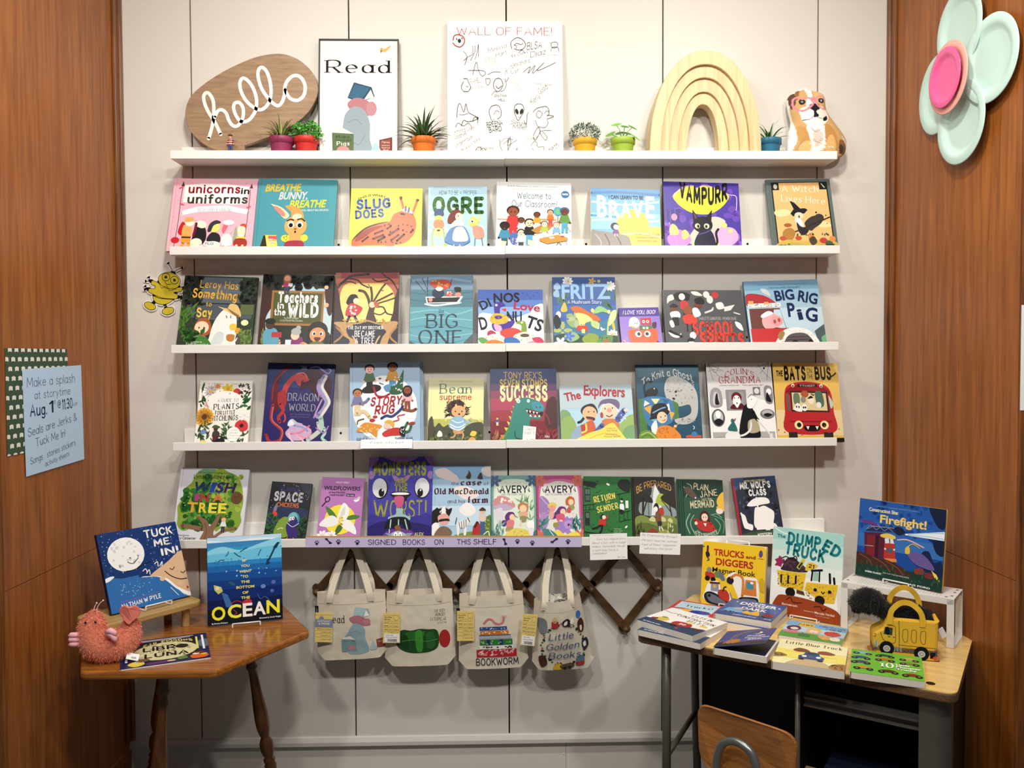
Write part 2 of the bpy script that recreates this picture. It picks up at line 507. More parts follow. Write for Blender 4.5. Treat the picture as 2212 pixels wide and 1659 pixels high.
    def text(s, col, x0, x1, y, h, rot, st, txt):
        """fits the lettering between x0 and x1, baseline y, cap height h (0 keeps its own proportions)"""
        W = s.X(x1 - x0)
        if st[0] in 'BRN':
            vs, fs = bfont(txt, {'B': .028, 'R': 0.0, 'N': .012}[st[0]])
            if not vs: return
            a0, a1 = min(v[0] for v in vs), max(v[0] for v in vs)
            sx = W / (a1 - a0); sy = s.Y(h) / .70 if h else sx
            polys = [[((vs[i][0] - a0) * sx, -vs[i][1] * sy) for i in f] for f in fs]
        else:
            ps, w = pen_text(txt, st[0])
            sx = W / w; sy = s.Y(h) / 10 if h else sx
            polys = [[(p[0] * sx, -p[1] * sy) for p in q] for q in ps]
        if 'i' in st: polys = [[(p[0] - p[1] * .22, p[1]) for p in q] for q in polys]
        if 'a' in st or 'v' in st:   # arched upwards (a) or hanging (v)
            k = .16 if 'a' in st else -.16
            polys = [[(p[0], p[1] + k * W * ((2 * p[0] / W - 1) ** 2)) for p in q] for q in polys]
        t = math.radians(-rot); c, w_ = math.cos(t), math.sin(t); cx, cy = s.X(x0), s.Y(y); mx = W / 2
        polys = [[(cx + mx + (p[0] - mx) * c - p[1] * w_, cy + (p[0] - mx) * w_ + p[1] * c) for p in q] for q in polys]
        s.add(col, polys)
    def emit(s, mb, fn, lift=4e-5, start=1, mi=0, clip=None):
        """fn(x, y) -> (point, normal); every stroke order sits a hair above the last"""
        L = start
        for col, polys in s.ops:
            L += 1
            for q in polys:
                if clip: q = clip_poly(q, 0, 0, s.W, s.H)
                if len(q) < 3: continue
                pts = []
                for p in q:
                    a, n = fn(p[0], p[1]); pts.append(a + n * (L * lift))
                mb.poly(pts, col, mi)
    def sample(s, x, y):
        """colour of the picture at a point (topmost shape), None outside every shape"""
        if not hasattr(s, 'bb'):
            s.bb = [[(min(p[0] for p in q), max(p[0] for p in q), min(p[1] for p in q), max(p[1] for p in q)) for q in ps] for c, ps in s.ops]
            s.memo = {}
        key = (round(x, 6), round(y, 6))
        if key not in s.memo: s.memo[key] = s.sample_(x, y)
        return s.memo[key]
    def sample_(s, x, y):
        for (col, polys), bbs in zip(reversed(s.ops), reversed(s.bb)):
            for q, bb in zip(polys, bbs):
                if x < bb[0] or x > bb[1] or y < bb[2] or y > bb[3]: continue
                ins = False; j = len(q) - 1
                for i in range(len(q)):
                    xi, yi = q[i][0], q[i][1]; xj, yj = q[j][0], q[j][1]
                    if (yi > y) != (yj > y) and x < (xj - xi) * (y - yi) / (yj - yi) + xi: ins = not ins
                    j = i
                if ins: return col
        return None

def clip_poly(q, x0, y0, x1, y1):
    q = [(p[0], p[1]) for p in q]
    if all(x0 <= p[0] <= x1 and y0 <= p[1] <= y1 for p in q): return q
    for ax, lim, sg in ((0, x0, 1), (0, x1, -1), (1, y0, 1), (1, y1, -1)):
        out = []; n = len(q)
        for i in range(n):
            a, b = q[i], q[(i + 1) % n]
            da, db = sg * (a[ax] - lim), sg * (b[ax] - lim)
            if da >= 0: out.append(a)
            if (da >= 0) != (db >= 0):
                t = da / (da - db); out.append((a[0] + (b[0] - a[0]) * t, a[1] + (b[1] - a[1]) * t))
        q = out
        if not q: return []
    return q
def flat(origin, right, down, nrm):
    o, r, d, n = Vector(origin), Vector(right), Vector(down), Vector(nrm)
    return lambda x, y: (o + r * x + d * y, n)
# ---------------------------------------------------------------- the setting: a recess 2.75 m wide and 0.75 m deep
XL, XR, DEEP, TOP = -1.338, 1.414, -0.752, 3.05
WALL = mat('wall_paint', 'd8d3ca', 0.55, 0.35, bump=0.12, bscale=260)
SEAM = mat('seam_backing', '0b0a0a', 0.9, 0.1)  # near-black backing that shows in the joints between panels
PANEL = wood('wall_wood', '7a3e0e', 'b0692a', scale=(9, 9, 0.55), rough=0.42, ring=6.0)
TRIMW = wood('trim_wood', '4a2409', '95592a', scale=(16, 16, 0.8), rough=0.3, ring=5.0)
GREYTRIM = mat('baseboard_paint', 'c9c6c0', 0.5, 0.4)

SEAMS = [-1.0835, -0.5285, 0.0288, 0.5885, 1.1475]
m = MB()
edges = [XL - 0.02] + SEAMS + [XR + 0.02]
for i in range(len(edges) - 1):
    a = edges[i] + (0.0024 if i else 0); b = edges[i + 1] - (0.0024 if i < len(edges) - 2 else 0)
    m.box((a, 0, 0.13), (b, 0.02, TOP), mi=0)
m.box((XL - 0.02, 0.019, 0), (XR + 0.02, 0.03, TOP), mi=1)
wb = m.build('wall_back', [WALL, SEAM], bevel=0.0012); tag(wb, kind='structure')

m = MB()          # toe panel under the trim
m.box((XL - 0.02, 0.004, 0), (0.2355, 0.019, 0.118)); m.box((0.2365, 0.004, 0), (XR + 0.02, 0.019, 0.118))
for z in (0.1, 0.072): m.ellipsoid((0.2285, 0.004, z), (.0035, .0015, .0022))
tag(m.build('baseboard_back', WALL), kind='structure')
m = MB()          # moulded strip above it
m.prism([(-0.014, 0.120), (-0.014, 0.134), (-0.006, 0.150), (0.004, 0.152), (0.004, 0.120)], XL, XR, plane='xz', M=Matrix(((0, 1, 0, 0), (1, 0, 0, 0), (0, 0, 1, 0), (0, 0, 0, 1))))
tag(m.build('trim_1', GREYTRIM, bevel=0.001), kind='structure')

for nm, sx, x in (('wall_left', -1, XL), ('wall_right', 1, XR)):
    m = MB()
    a, b = sorted((x, x + sx * 0.025))
    m.box((a, DEEP + 0.0, 0), (b, 0.02, 0.9008)); m.box((a, DEEP, 0.9026), (b, 0.02, TOP))
    a2, b2 = sorted((x + sx * 0.004, x + sx * 0.03)); m.box((a2, DEEP, 0.89), (b2, 0.02, 0.91), mi=1)
    # face of the pier turning towards the room
    a, b = sorted((x + sx * 0.0255, x + sx * 0.75))
    m.box((a, DEEP + 0.004, 0), (b, DEEP + 0.03, TOP), mi=0)
    tag(m.build(nm, [PANEL, SEAM]), kind='structure')
    m = MB()      # corner moulding against the white wall: a flat, a groove, a bead
    f = lambda u: x - sx * u
    for u0, u1, d0 in ((0.0, 0.007, -0.034), (0.0, 0.019, -0.022), (0.0, 0.012, -0.046)):
        a, b = sorted((f(u0), f(u1))); m.box((a, d0, 0.155), (b, 0.0, TOP))
    tag(m.build('trim_2' if sx < 0 else 'trim_3', TRIMW, bevel=0.003), kind='structure')
    m = MB()      # outer edge strip of the pier
    a, b = sorted((x + sx * 0.001, x + sx * 0.05)); m.box((a, DEEP - 0.012, 0), (b, DEEP + 0.002, TOP))
    tag(m.build('trim_4' if sx < 0 else 'trim_5', TRIMW, bevel=0.003), kind='structure')
    m = MB()      # wooden baseboard of the side
    a, b = sorted((x, x - sx * 0.012)); m.prism([(0, 0), (0.012, 0), (0.012, 0.10), (0.004, 0.125), (0, 0.13)], 0, 1)
    m.v = [(x - sx * p[0], DEEP + 0.0 + (0.7 if p[1] > .5 else 0) * 1.0, p[2]) for p in m.v]
    tag(m.build('baseboard_left' if sx < 0 else 'baseboard_right', TRIMW), kind='structure')

m = MB(); m.box((-4, -6, -0.03), (4, 0.05, 0))
tag(m.build('floor', mat('carpet', '6f6a63', 0.95, 0.1, bump=0.5, bscale=300, var=0.15, vscale=60)), kind='structure')
m = MB(); m.box((-4, -6, TOP), (4, 0.05, TOP + 0.03))
tag(m.build('ceiling', mat('ceiling_paint', 'e6e2da', 0.9, 0.2)), kind='structure')

# ---------------------------------------------------------------- picture ledges, two per row
LEDGE = mat('ledge_foil', 'efece6', 0.42, 0.4)
SCREW = mat('screw_black', '1c1b1a', 0.4, 0.5, 0.6)
ROWS = [('topmost row', 2.2035, -1.116, 1.171), ('second row from the top', 1.8785, -1.124, 1.183), ('middle row', 1.5436, -1.124, 1.181), ('fourth row from the top', 1.2085, -1.124, 1.178), ('lowest row', 0.8705, -1.124, 1.180)]
HOLD = ['holding the speech bubble sign and two posters', 'holding the unicorn, bunny and slug books', 'holding the dark jungle and tree books', 'holding the dragon and story rug books', 'holding the tree, space and flower books behind the lilac banner',
        'holding the wooden arch and the dog cushion', 'holding the sunset, cat and witch books', 'holding the mushroom, pumpkin and red truck books', 'holding the ghost, grandma and bus books', 'holding the green mermaid and umbrella books']
def ledge(x0, x1, z, k, side):
    w = x1 - x0
    t = empty('picture_ledge', ((x0 + x1) / 2, 0, z), label='white picture ledge %s' % HOLD[k + (5 if side == 'right' else 0)], cat='shelf', group='white picture ledges')
    h = w / 2
    m = MB(); m.box((-h, -0.108, 0.0), (h, -0.012, 0.012)); m.build('base', LEDGE, t, bevel=0.0008)
    m = MB(); m.box((-h, -0.12, 0.0), (h, -0.108, 0.0285)); m.build('front_lip', LEDGE, t, bevel=0.0012)
    m = MB(); m.box((-h, -0.012, 0.0), (h, -0.0005, 0.066)); m.build('back_strip', LEDGE, t, bevel=0.0012)
    for q in (-0.5 * h, 0.5 * h) if side == 'right' else (-0.03 * h, 0.9 * h):
        m = MB(); m.lathe([(0.004, 0), (0.004, 0.0012), (0.0015, 0.0014), (0.001, 0.0006)], 12, M=Matrix.Translation((q, -0.012, 0.048)) @ Matrix.Rotation(math.pi / 2, 4, 'X')); m.build('screw', SCREW, t)
    return t
for k, (nm, z, x0, x1) in enumerate(ROWS):
    ledge(x0, 0.0192, z, k, 'left'); ledge(0.0200, x1, z + (0.0015 if k < 4 else -0.004), k, 'right')
# ---------------------------------------------------------------- books
PAGES = mat('paper_block', 'ece5d6', 0.8, 0.2, bump=0.4, bscale=500)
def book(label, x, y, z, w, h, lean, roll, art, base, spine=None, t=0.011, hard=True, rot=0.0, mtl=None, group=None, flatz=None, cat='book', yaw=0.0, corner=0.0, pages=PAGES, skew=0.0):
    """a closed book; local x along the width, z up the cover, -y out of the cover; stands on its lower edge"""
    mtl = mtl or GLOSS
    o = empty('picture_book', (x, y, z), label=label, cat=cat, group=group)
    if flatz is None:
        o.rotation_euler = (Matrix.Rotation(math.radians(rot), 4, 'Z') @ Matrix.Rotation(-math.radians(lean), 4, 'X') @ Matrix.Rotation(math.radians(roll), 4, 'Y')).to_euler()
    else:           # lying on its back: cover up
        o.rotation_euler = (Matrix.Rotation(math.radians(rot), 4, 'Z') @ Matrix.Rotation(math.radians(-90), 4, 'X')).to_euler()
    b = lin(base); sp = lin(spine or base); bt = 0.0024 if hard else 0.0006; h2 = w / 2
    ov = 0.003 if hard else 0.0
    m = MB()
    def plate(y0, y1, c):
        if corner:
            r = corner; q = []
            for cx, cz, a0 in ((h2 - r, r, -90), (h2 - r, h - r, 0), (-h2 + (0.0005 if not corner else r), h - r, 90), (-h2 + r, r, 180)):
                q += [(cx + r * math.cos(math.radians(a0 + k * 22.5)), cz + r * math.sin(math.radians(a0 + k * 22.5))) for k in range(5)]
            m.prism(q, y0, y1, c)
        else: m.box((-h2, y0, 0), (h2, y1, h), c)
    plate(0, bt, b); plate(t - bt, t, sp)
    m.box((-h2 - (0.0012 if hard else 0), 0.0004, 0), (-h2 + (0.003 if hard else 0.001), t - 0.0004, h), sp)
    if hard and not corner:      # hinge groove of a case binding, its shade painted as a darker line
        m.box((-h2 + 0.0085, -0.0002, 0), (-h2 + 0.0095, 0.0006, h), tuple(q * .6 for q in b[:3]) + (1,))
    if isinstance(art, str): art = Art(w, h, art)
    elif callable(art): art = art(w, h)
    art.emit(m, flat((-h2, 0, h), (1, 0, 0), (0, 0, -1), (0, -1, 0)), start=7, clip=True)
    m.build('cover', mtl, o)
    m = MB(); m.box((-h2 + 0.003, bt, ov), (h2 - ov, t - bt, h - ov)); m.build('page_block', pages, o)
    return o
# ---- second row from the top
book('pink picture book with unicorns marching under a white banner, leaning at the left end', -0.9985, -0.0993, 1.8905, .2901, .2753, 16.1, 1.3, '''
d c98a9c 60 1 2 2 98 98 .5
p fbf2ee 13 9 35 6.5 62 6.5 90 10 88 34 62 35 35 34 13 33
T 8e1a28 18 80 19 11 1 K|unicorns
T 1c1618 81 91 19.5 8 0 K|in
T 463f38 18 90 33 11 1 K|uniforms
p ffffff 13 45 30 39 66 36 92 42 90 48 70 44 32 46 14 51
T 444444 32 72 44.5 4.5 2 S|BETH FERRY & A.N.KANG
s 4a3a40 .7 11 12 10 30 10 60 8 97
s 4a3a40 .7 92 14 92 40 90 97
p 4a3a40 11 4 13 11 9 11
p 4a3a40 93 5 95 12 91 12
e d0566c 9 13 3 1.2 20
e d0566c 12 36 3 1.2 -20
e d0566c 92 38 3 1.2 20
b c4222c 15 60 11 74 17 78 20 66
b e0a860 18 64 26 66 27 78 17 80 16 70
e f4eadc 24 61 5.5 5
b e0a860 20 54 27 54 28 59 18 60
r e2942f 16 79 27 88
r 2a2020 16 80 27 82
l dd9f4a 4 19 88 16 98
l dd9f4a 4 25 88 27 97
e c4222c 9 85 5 4
b 1e1a1e 34 66 43 68 45 83 38 92 29 86 30 76
e f2efd0 38 63 6.5 5 -20
s 701830 3 32 62 31 72 30 78
e f2efd0 34 88 7 6
l f2efd0 3 30 90 27 97
l f2efd0 3 39 90 43 97
b 262226 51 74 60 76 62 86 53 91 46 84
e f5dc7a 54 67 6.5 6.5 30
b 33343c 46 72 48 62 55 57 61 60 53 64 50 72
e f2efd0 54 90 9 4.5
l f2efd0 3 48 92 46 98
l f2efd0 3 59 92 62 98
r f6f4f0 44 86 56 92
T 202020 45 55 90.5 3 0 K|POLICE
e f4b7c4 70 70 6 6
b e86a78 63 70 65 62 70 63 66 74
e fdf6f2 70 60 6.5 3.5
b fbeae6 66 76 74 77 76 90 66 92 63 84
l f4b7c4 3 67 92 64 98
l f4b7c4 3 73 92 76 97
e c84a3a 88 64 4 3
b f6efc0 82 66 90 66 90 78 84 80
b 9aa888 78 70 80 66 82 84 77 86
r f2d24a 81 79 91 82
b a03428 80 82 92 82 93 91 79 91
l f6efc0 3 82 91 78 98
l f6efc0 3 89 91 90 98''', 'eeb4c2', 'e6a2b4')
book('teal picture book with a worried bunny beside a yellow warning sign', -0.7114, -0.0996, 1.8905, .2755, .2752, 16.2, 1.1, '''
T e0bb2e 9 55 17 10 2 Bi|BREATHE,
T d8d5d0 27 63 28 10 2 Bi|BUNNY,
T f2d836 41 86 39 10 2 Bi|BREATHE
T f4f4f0 52 91 44 2.6 2 R|A BOOK ABOUT BIG FEELINGS
b e7a158 46 58 44 46 36 38 44 37 56 42 60 54
b f0d7b0 24 41 18 35 22 36 32 40 42 50 36 55
b d98a80 22 38 30 41 37 49 34 52 25 44
e e9a860 51 65 14 14
e f6e2c0 52 52 6 4 10
e ffffff 45 63 4.2 4.6
e ffffff 56 63 4.2 4.6
e 221410 45 64 2.6 3
e 221410 56 64 2.6 3
s 2a1810 1.6 40 58 44 56 48 57
s 2a1810 1.6 53 56 58 55 62 58
e a0522c 51 69 1.8 1.2
e 3a1c14 51 73 1.2 1.8
b e9a860 44 76 58 76 62 88 40 88
r dede5a 36 78 44 84
e e8e04c 39 82 5 4.6
e e8e04c 63 81 4.5 4.6
d 6a7a20 6 3 36 79 43 85 .8
b a03a4c 42 86 60 85 63 93 54 92 51 95 48 92 39 93
e f0b878 46 97 7 2.4
e f0b878 58 97 7 2.4
p f0e04a 13 78 28 78 31 98 16 98
p 3a3020 12 79 14 78 18 97 8 97
r f8f0a0 17 80 27 92
r d4586a 18 79 29 83
T b03048 18 29 86 2.6 6 B|CLOSED
T 504820 18 27 90 2.2 0 R|NO SWIMMING
e d86a9a 69 97 5 2.2
e 3f8590 60 98.4 18 1''', '4f9aa6', '3f8793', mtl=GLARE)
book('bright yellow picture book with a big spotted orange slug', -0.3953, -0.098, 1.8905, .2495, .2442, 17.9, 0, '''
T 18180e 9 55 12.5 3.6 0 Ba|THIS iS WHAT A
T 2f4f9a 8 56 31 13 3 X|SLUG
T 2f4f9a 7 47 46 11 5 X|DOES
b a8cfe0 3 88 20 93 50 92 68 91 70 96 30 99 5 97
b d8643a 3 88 8 76 22 62 42 55 55 53 60 42 72 36 84 38 91 48 92 64 86 78 72 88 40 90 12 90
b 30201a 3 84 10 73 24 61 42 54.5 55 53 40 57 22 65 9 78
s d8643a 3.5 74 37 73 28 70 17
e 6a2c1c 70 15 2.4 2.4
s d8643a 3.5 86 42 90 30 93 20
e 6a2c1c 93.5 19 2.4 2.4
b a9b8d8 72 36 76 31 82 33 88 40 80 39
l 5a4a50 2 77 36 77 29
l 5a4a50 2 81 38 82 31
e 2a1a14 73 41 4 1.6 -12
b 8e3c30 8 84 14 72 30 62 46 60 32 68 18 80
s 6a2c28 3 35 72 46 67
s 6a2c28 3 52 64 57 60
s 3a201c 2.6 18 84 26 77
s 6a3028 3.4 33 80 47 74
s 3a201c 3.4 40 83 49 77
s 6a3028 3.4 55 74 68 64
s 3a201c 3 66 83 76 73
s 6a2c28 3 58 82 68 74
s 2e1a16 2.6 85 70 88 66
d 3a1c18 12 5 48 56 90 70 1.3
d 3a1c18 8 9 40 84 84 88 1.2
s d06a48 1.5 4 90 20 92 40 92 62 90''', 'f2ef4e', 'dcd945')
book('pale blue picture book with leafy green lettering and a girl in a blue dress', -0.1458, -0.0979, 1.8905, .206, .2513, 17.3, .1, '''
b 9db8c8 10 0 40 2 80 1 100 4 98 12 50 10 5 14
d c8e4f0 30 4 0 20 100 96 4
T 1b2230 18 82 13 6 0 H|HOW TO BE A PROPER
T 2f5c28 7 95 40 21 0 X|OGRE
d 86ad3e 26 7 8 18 94 40 1
b 3a5078 13 36 24 36 26 46 11 46
e d3cf68 18 49 7 4
b c08860 11 53 25 53 26 64 11 64
e d6d88a 18 71 7.5 7
e 3a2c20 18 68 3 1.4
s a8b858 2.4 10 66 7 78 9 90
s a8b858 2.4 26 66 28 78 30 88
e a8b858 9 92 3 3
e a8b858 30 90 3 3
b 6e2c24 33 56 36 44 48 36 56 40 56 50 46 52 40 58
e f4d2b8 52 47 6 6
e 201818 51 46 .9 1
b f4f6f6 42 56 56 52 60 64 40 64
s f4d2b8 2.4 43 58 50 60 58 54
b 5d83b4 40 64 62 63 72 84 60 90 42 90 28 84
b f8f8f2 46 65 60 64 68 82 54 85 42 82
s 2a4a80 1 29 85 44 91 60 91 71 85
l f0d0b8 2 44 90 44 95
l f0d0b8 2 54 90 54 95
e 8a2c20 43 96 3 1.6
e 8a2c20 56 96 3.6 1.6
e d6cf5a 77 55 8 8
e ffffff 75 54 3.6 3.2
e 201818 75 54.5 1.6 1.6
b c89080 76 62 92 64 95 78 80 80
s d6cf5a 2 86 56 89 44
l 6a7a88 2 80 80 79 92
l 6a7a88 2 91 80 93 92
e d6d88a 79 94 2 2
e d6d88a 93 94 2 2''', 'a9d4e6', '86b0c4')
book('white picture book showing a teacher and children in a busy classroom', 0.1191, -0.0982, 1.8905, .2623, .265, 16.5, 1.3, '''
T 3a3438 14 86 7 2 0 R|An All Are Welcome book from the New York Times bestselling team
T d86a60 21 79 11.5 2.6 0 R|Alexandra Penfold and Suzanne Kaufman
T 13505c 27 73 24 9 0 H|Welcome to
T 16586c 20 81 36 9 0 H|Our Classroom!
e 2d6b9a 92 17 5.6 5.4
T ffffff 88 96 18 2.4 0 B|POSTER
r b98b4a 1 54 14 55.5
r b98b4a 56 53 80 55
m 22 84 48 8a4a30 3a2418 c03234 c03234
m 33 78 26 6a3a24 2a1a14 d8d0d0 e0dcd8
m 11 97 38 2a1a14 1a1412 3f86a4 30586a
e 4a6aa8 24 82 6 9
d d0a0b0 8 3 19 82 30 92 1
m 33 99 30 f0cbb0 3a2420 e8e4e0 3a4a50
m 44 92 38 e8c8ae 2a2420 1c1c1e 5aa0c0
m 54 70 26 6a3a24 2a1a14 e09a3a e0dcd8
p b08040 46 70 60 62 76 62 70 69 54 75
m 72 64 24 e0a880 2a1a14 d8702c c0463a
e 4aa0b4 82 42 6 6.4
b 6ab070 79 40 83 39 84 45 80 46
r 8a5030 81.5 49 82.5 60
m 91 73 36 5a3020 3a5a88 5a8a3c 4aa0c0
m 64 83 26 f4d8c0 7a4a30 a8b850 e8e8e0
m 80 84 26 f4d8c0 c86a30 7aa8c8 e8e8e0
p c08a3a 57 82 82 76 95 80 95 84 68 89 57 85
p f8f8f8 70 80 76 79 78 81 72 82
p b83a30 85 78 89 77 91 79 87 80
l 8aa0b0 1 68 89 68 98
l 8aa0b0 1 93 84 94 96
s 3a3a3a 1 80 92 82 88 86 90 84 95
p e6e0b0 6 86 14 87 12 95 5 94
p e6e0b0 42 84 51 86 49 93 42 91
l b98b4a 1 93 62 99 72''', 'f4f3ef', 'dedcd6')
book('blue and yellow picture book of a girl on a cliff before the sun', 0.4417, -0.0988, 1.8905, .2456, .2435, 18.1, 1.7, '''
r 6c9ac4 0 0 100 14
r 7ab0d8 0 14 100 40
r 8cc0e0 0 40 100 66
r f2cf62 40 60 100 98
s 5a86b4 4 0 8 40 6 100 9
s b8d8ec 3 0 22 50 26 100 20
s b8d8ec 3 0 52 30 50 60 55 100 50
s 5a94c8 3 0 44 40 46
e f4c948 60 57 23 24
s e8e4c0 2 40 74 70 71 100 76
T 16203a 26 76 17 6 0 B|I CAN LEARN TO BE
T f6f5f2 9 23 46 34 0 B|B
T f6f5f2 26 42 46 26 0 B|R
T f6f5f2 43 58 46 26 0 B|A
T f6f5f2 59 76 46 26 0 B|V
T f6f5f2 79 92 46 34 0 B|E
b 8a8680 0 70 12 69 30 71 46 74 54 78 58 92 60 104 0 104
s b0aca4 1.6 6 74 14 86 12 100
s 5a5650 1.6 20 74 26 88 24 100
s 5a5650 1.6 36 75 42 88 44 100
e 14161c 34 61 6 6
e f4e8e0 36 62 4 4
b 6a3a7a 33 67 38 67 40 73 31 73
l f0e0d8 1.4 34 73 34 76
l f0e0d8 1.4 37 73 37 76
T 7a5a2a 60 98 74 4 0 L|Mariann Edgar Budde
T 7a5a2a 64 96 78.5 2 0 R|DIOCESAN BISHOP OF WASHINGTON, DC
T 7a5a2a 66 94 84 2.4 0 R|ILLUSTRATED BY HOLLY HATAM
b 4a6a9a 70 92 86 90 104 96 104 104 66 104''', '74acd4', 'd8c890')
book('purple picture book with a black kitten below a yellow heart shaped moon', 0.7123, -0.0994, 1.8905, .2694, .2659, 16.7, 1.7, '''
d 6a48b0 40 3 0 4 100 96 6
d 8a5ac8 40 8 0 60 100 98 5
b e8e13e 12 22 24 10 38 6 44 10 52 5 66 8 84 17 86 22 76 36 60 46 40 46 24 38
s e8c0e0 1 12 22 24 9 38 5 44 9 54 4 68 8 86 17 96 20 95 40
T 121014 20 84 31 21 -2 Xv|VAMPURR
r 3a3080 4 40 20 60
l 5a50a8 1.4 8 40 8 60
l 5a50a8 1.4 14 38 14 60
e d890b0 13 52 4 5
b e6c8b8 30 84 46 60 66 50 80 56 74 66 80 78 60 92 40 92
b d8a8d0 60 78 72 66 90 66 96 80 84 92 64 92
b c888c8 4 80 16 70 28 74 34 86 20 96 6 92
b d4dc78 6 70 10 62 16 66 18 76 8 78
b d4dc78 22 74 27 70 32 78 24 84
e d4dc78 78 62 4 4
e d8d080 86 70 3 3
b f0d890 34 92 50 84 70 88 66 98 40 100
e 14121a 50 62 13 12
p 14121a 38 62 37 40 45 52
p 14121a 55 51 63 40 61 62
p 6a3a5a 40 54 38.5 44 43 52
e dfe0b0 43 64 3.4 3.6
e dfe0b0 55 64 3.6 3.8
e 14121a 44 64.5 1.6 2.4
e 14121a 54.5 64.5 1.6 2.4
b 1c1a34 46 72 60 70 66 88 62 95 42 95 38 88
s 5a4a90 1.4 44 76 54 73 60 69
s 14121a 3 64 94 68 86 67 74 70 68
T 503a60 28 46 95 3 0 S|Justin Colon
T 503a60 62 78 95 3 0 S|Leury Wan
s e0a0d8 1 6 60 10 74 18 96
s e0a0d8 1 95 76 88 88 80 97''', '4a3a9a', '1a1830')
book('tan and grey picture book of a child in a witch hat on a broom', 1.0734, -0.0996, 1.8905, .23, .2768, 16.1, -1.1, '''
r 1d2422 7 4 95 98
r e7b878 9 5 93 90
b f3d6a0 9 44 26 42 34 48 20 52 9 50
b f3d6a0 70 62 86 60 93 66 78 68
r 161a18 8 4.5 19 15
r 161a18 82 4.5 94 15
e b8b8a0 13.5 10 3 3.6
s b8b8a0 2 86 7 90 12
T f4e9d0 23 80 18 9 -2 SA|A Witch
T f7eddd 20 88 33 9 -6 S|Lives Here
p 17181c 33 30 40 33 50 43 60 43 54 48 44 50 36 52 32 48 38 42
e 17181c 46 46 13 4 18
e f2d2b4 45 51 7 4.6
e 3a2018 45 52.5 1.2 1.8
b f6f2ea 38 55 48 57 50 66 42 68
b 22242a 40 60 46 66 58 70 50 78 42 74
b 3a3230 52 62 66 52 82 54 78 62 68 68 60 72
e 3a3230 76 54 7 5
l 2a2420 2 34 74 92 54
b a8793c 18 72 30 68 36 76 24 90 16 86
d 2a2420 5 2 60 36 88 64 1.3
e a05a38 26 64 6 2.6
b c8a850 9 88 24 84 44 86 64 85 93 86 93 96 9 96
b b0a04c 9 93 30 88 60 92 93 90 93 99 9 99
e b84a34 16 82 5 3
e b84a34 40 82 5 3
e d07a40 60 82 5 3.4
e b83a34 78 86 6 4
e 4a5a3a 86 90 6 4
e d98848 92 84 5 4
b 4a3c34 56 84 64 80 68 88 60 92
d 5a6a3a 14 6 10 90 34 96 1.6
g 30403a 16 4 36 78 90 80 4 1 80 100
r f6eddd 19 93.5 82 99
r 1c2422 8 91 20 99
r 1c2422 81 91 94 99
T 8a7a60 30 42 96 1.6 0 R|words by
T 8a7a60 60 72 96 1.6 0 R|pictures by''', '5d6b68', '6a7876', mtl=SATIN)
# ---- middle row
book('dark green picture book with a girl and a pale ghost in a straw hat', -0.9881, -0.0983, 1.556, .2567, .2694, 16.2, 2, '''
r 566068 20 2 80 60
r 4a545c 8 40 96 58
l 1a1e20 1.6 20 0 20 60
l 1a1e20 1.4 80 0 80 60
l 1a1e20 1.6 4 38 98 38
g 1c2a1c 40 3 0 2 26 40 12 2.2 0 360
g 243420 40 5 78 2 98 46 12 2.2 0 360
d 10160f 50 4 0 0 24 40 3
d 10160f 40 8 78 4 100 44 3
r 57643e 80 38 98 52
b e6e9e4 44 104 43 80 48 60 58 46 68 46 76 56 78 76 80 104
b cad4d4 44 100 48 84 54 76 62 80 58 98
s 222222 1 62 54 63.5 57
s 222222 1 68 54 68.5 57
b d9b97a 50 42 62 44 66 38 76 40 82 54 74 54 62 48
b 8a6438 62 44 72 49 80 54 74 54
b a8552c 20 76 24 62 34 58 42 64 43 78 32 84 22 84
e f3d3b6 31 71 9.5 8.6
e 241810 27.5 71.5 1 1.2
e 241810 34 71.5 1 1.2
e c86048 31 75 1.2 .9
b 7a8a78 22 84 34 82 42 88 40 98 20 98
e c0c86a 30 86 4 2.6
b 4f4a3a 80 76 98 74 98 94 80 94
e e6c040 73 69 5 4.6
e d89a30 80 74 4 4
b b47a3e 66 80 76 80 75 88 67 88
s f0f0ea 1.4 62 80 66 88 76 90 80 84
g 4c7a2c 26 7 0 46 14 90 14 2 30 110
g 2c5a22 22 9 10 80 34 96 14 3 -20 160
b 3f7a34 22 96 30 82 44 90 46 102 24 102
g 6a8a40 20 2 82 78 98 96 10 2 40 140
e f0e8b0 88 63 5 4
T d9a83e 22 74 17 10 -2 M|Leroy Has
T d9a83e 13 74 31 11 -3 K|Something
T d9b24c 33 41 42 6 0 M|to
T f2c84a 22 43 56 11 3 K|Say
T f4f4ec 22 34 91.5 2 0 R|written by
T f4f4ec 13 42 95.5 3 0 S|Emily Rosenthal
T f4f4ec 60 74 91.5 2 0 R|illustrated by
T f4f4ec 56 84 95.5 3 0 S|Thai My Phuong''', '2b3a26', '1c2a1a')
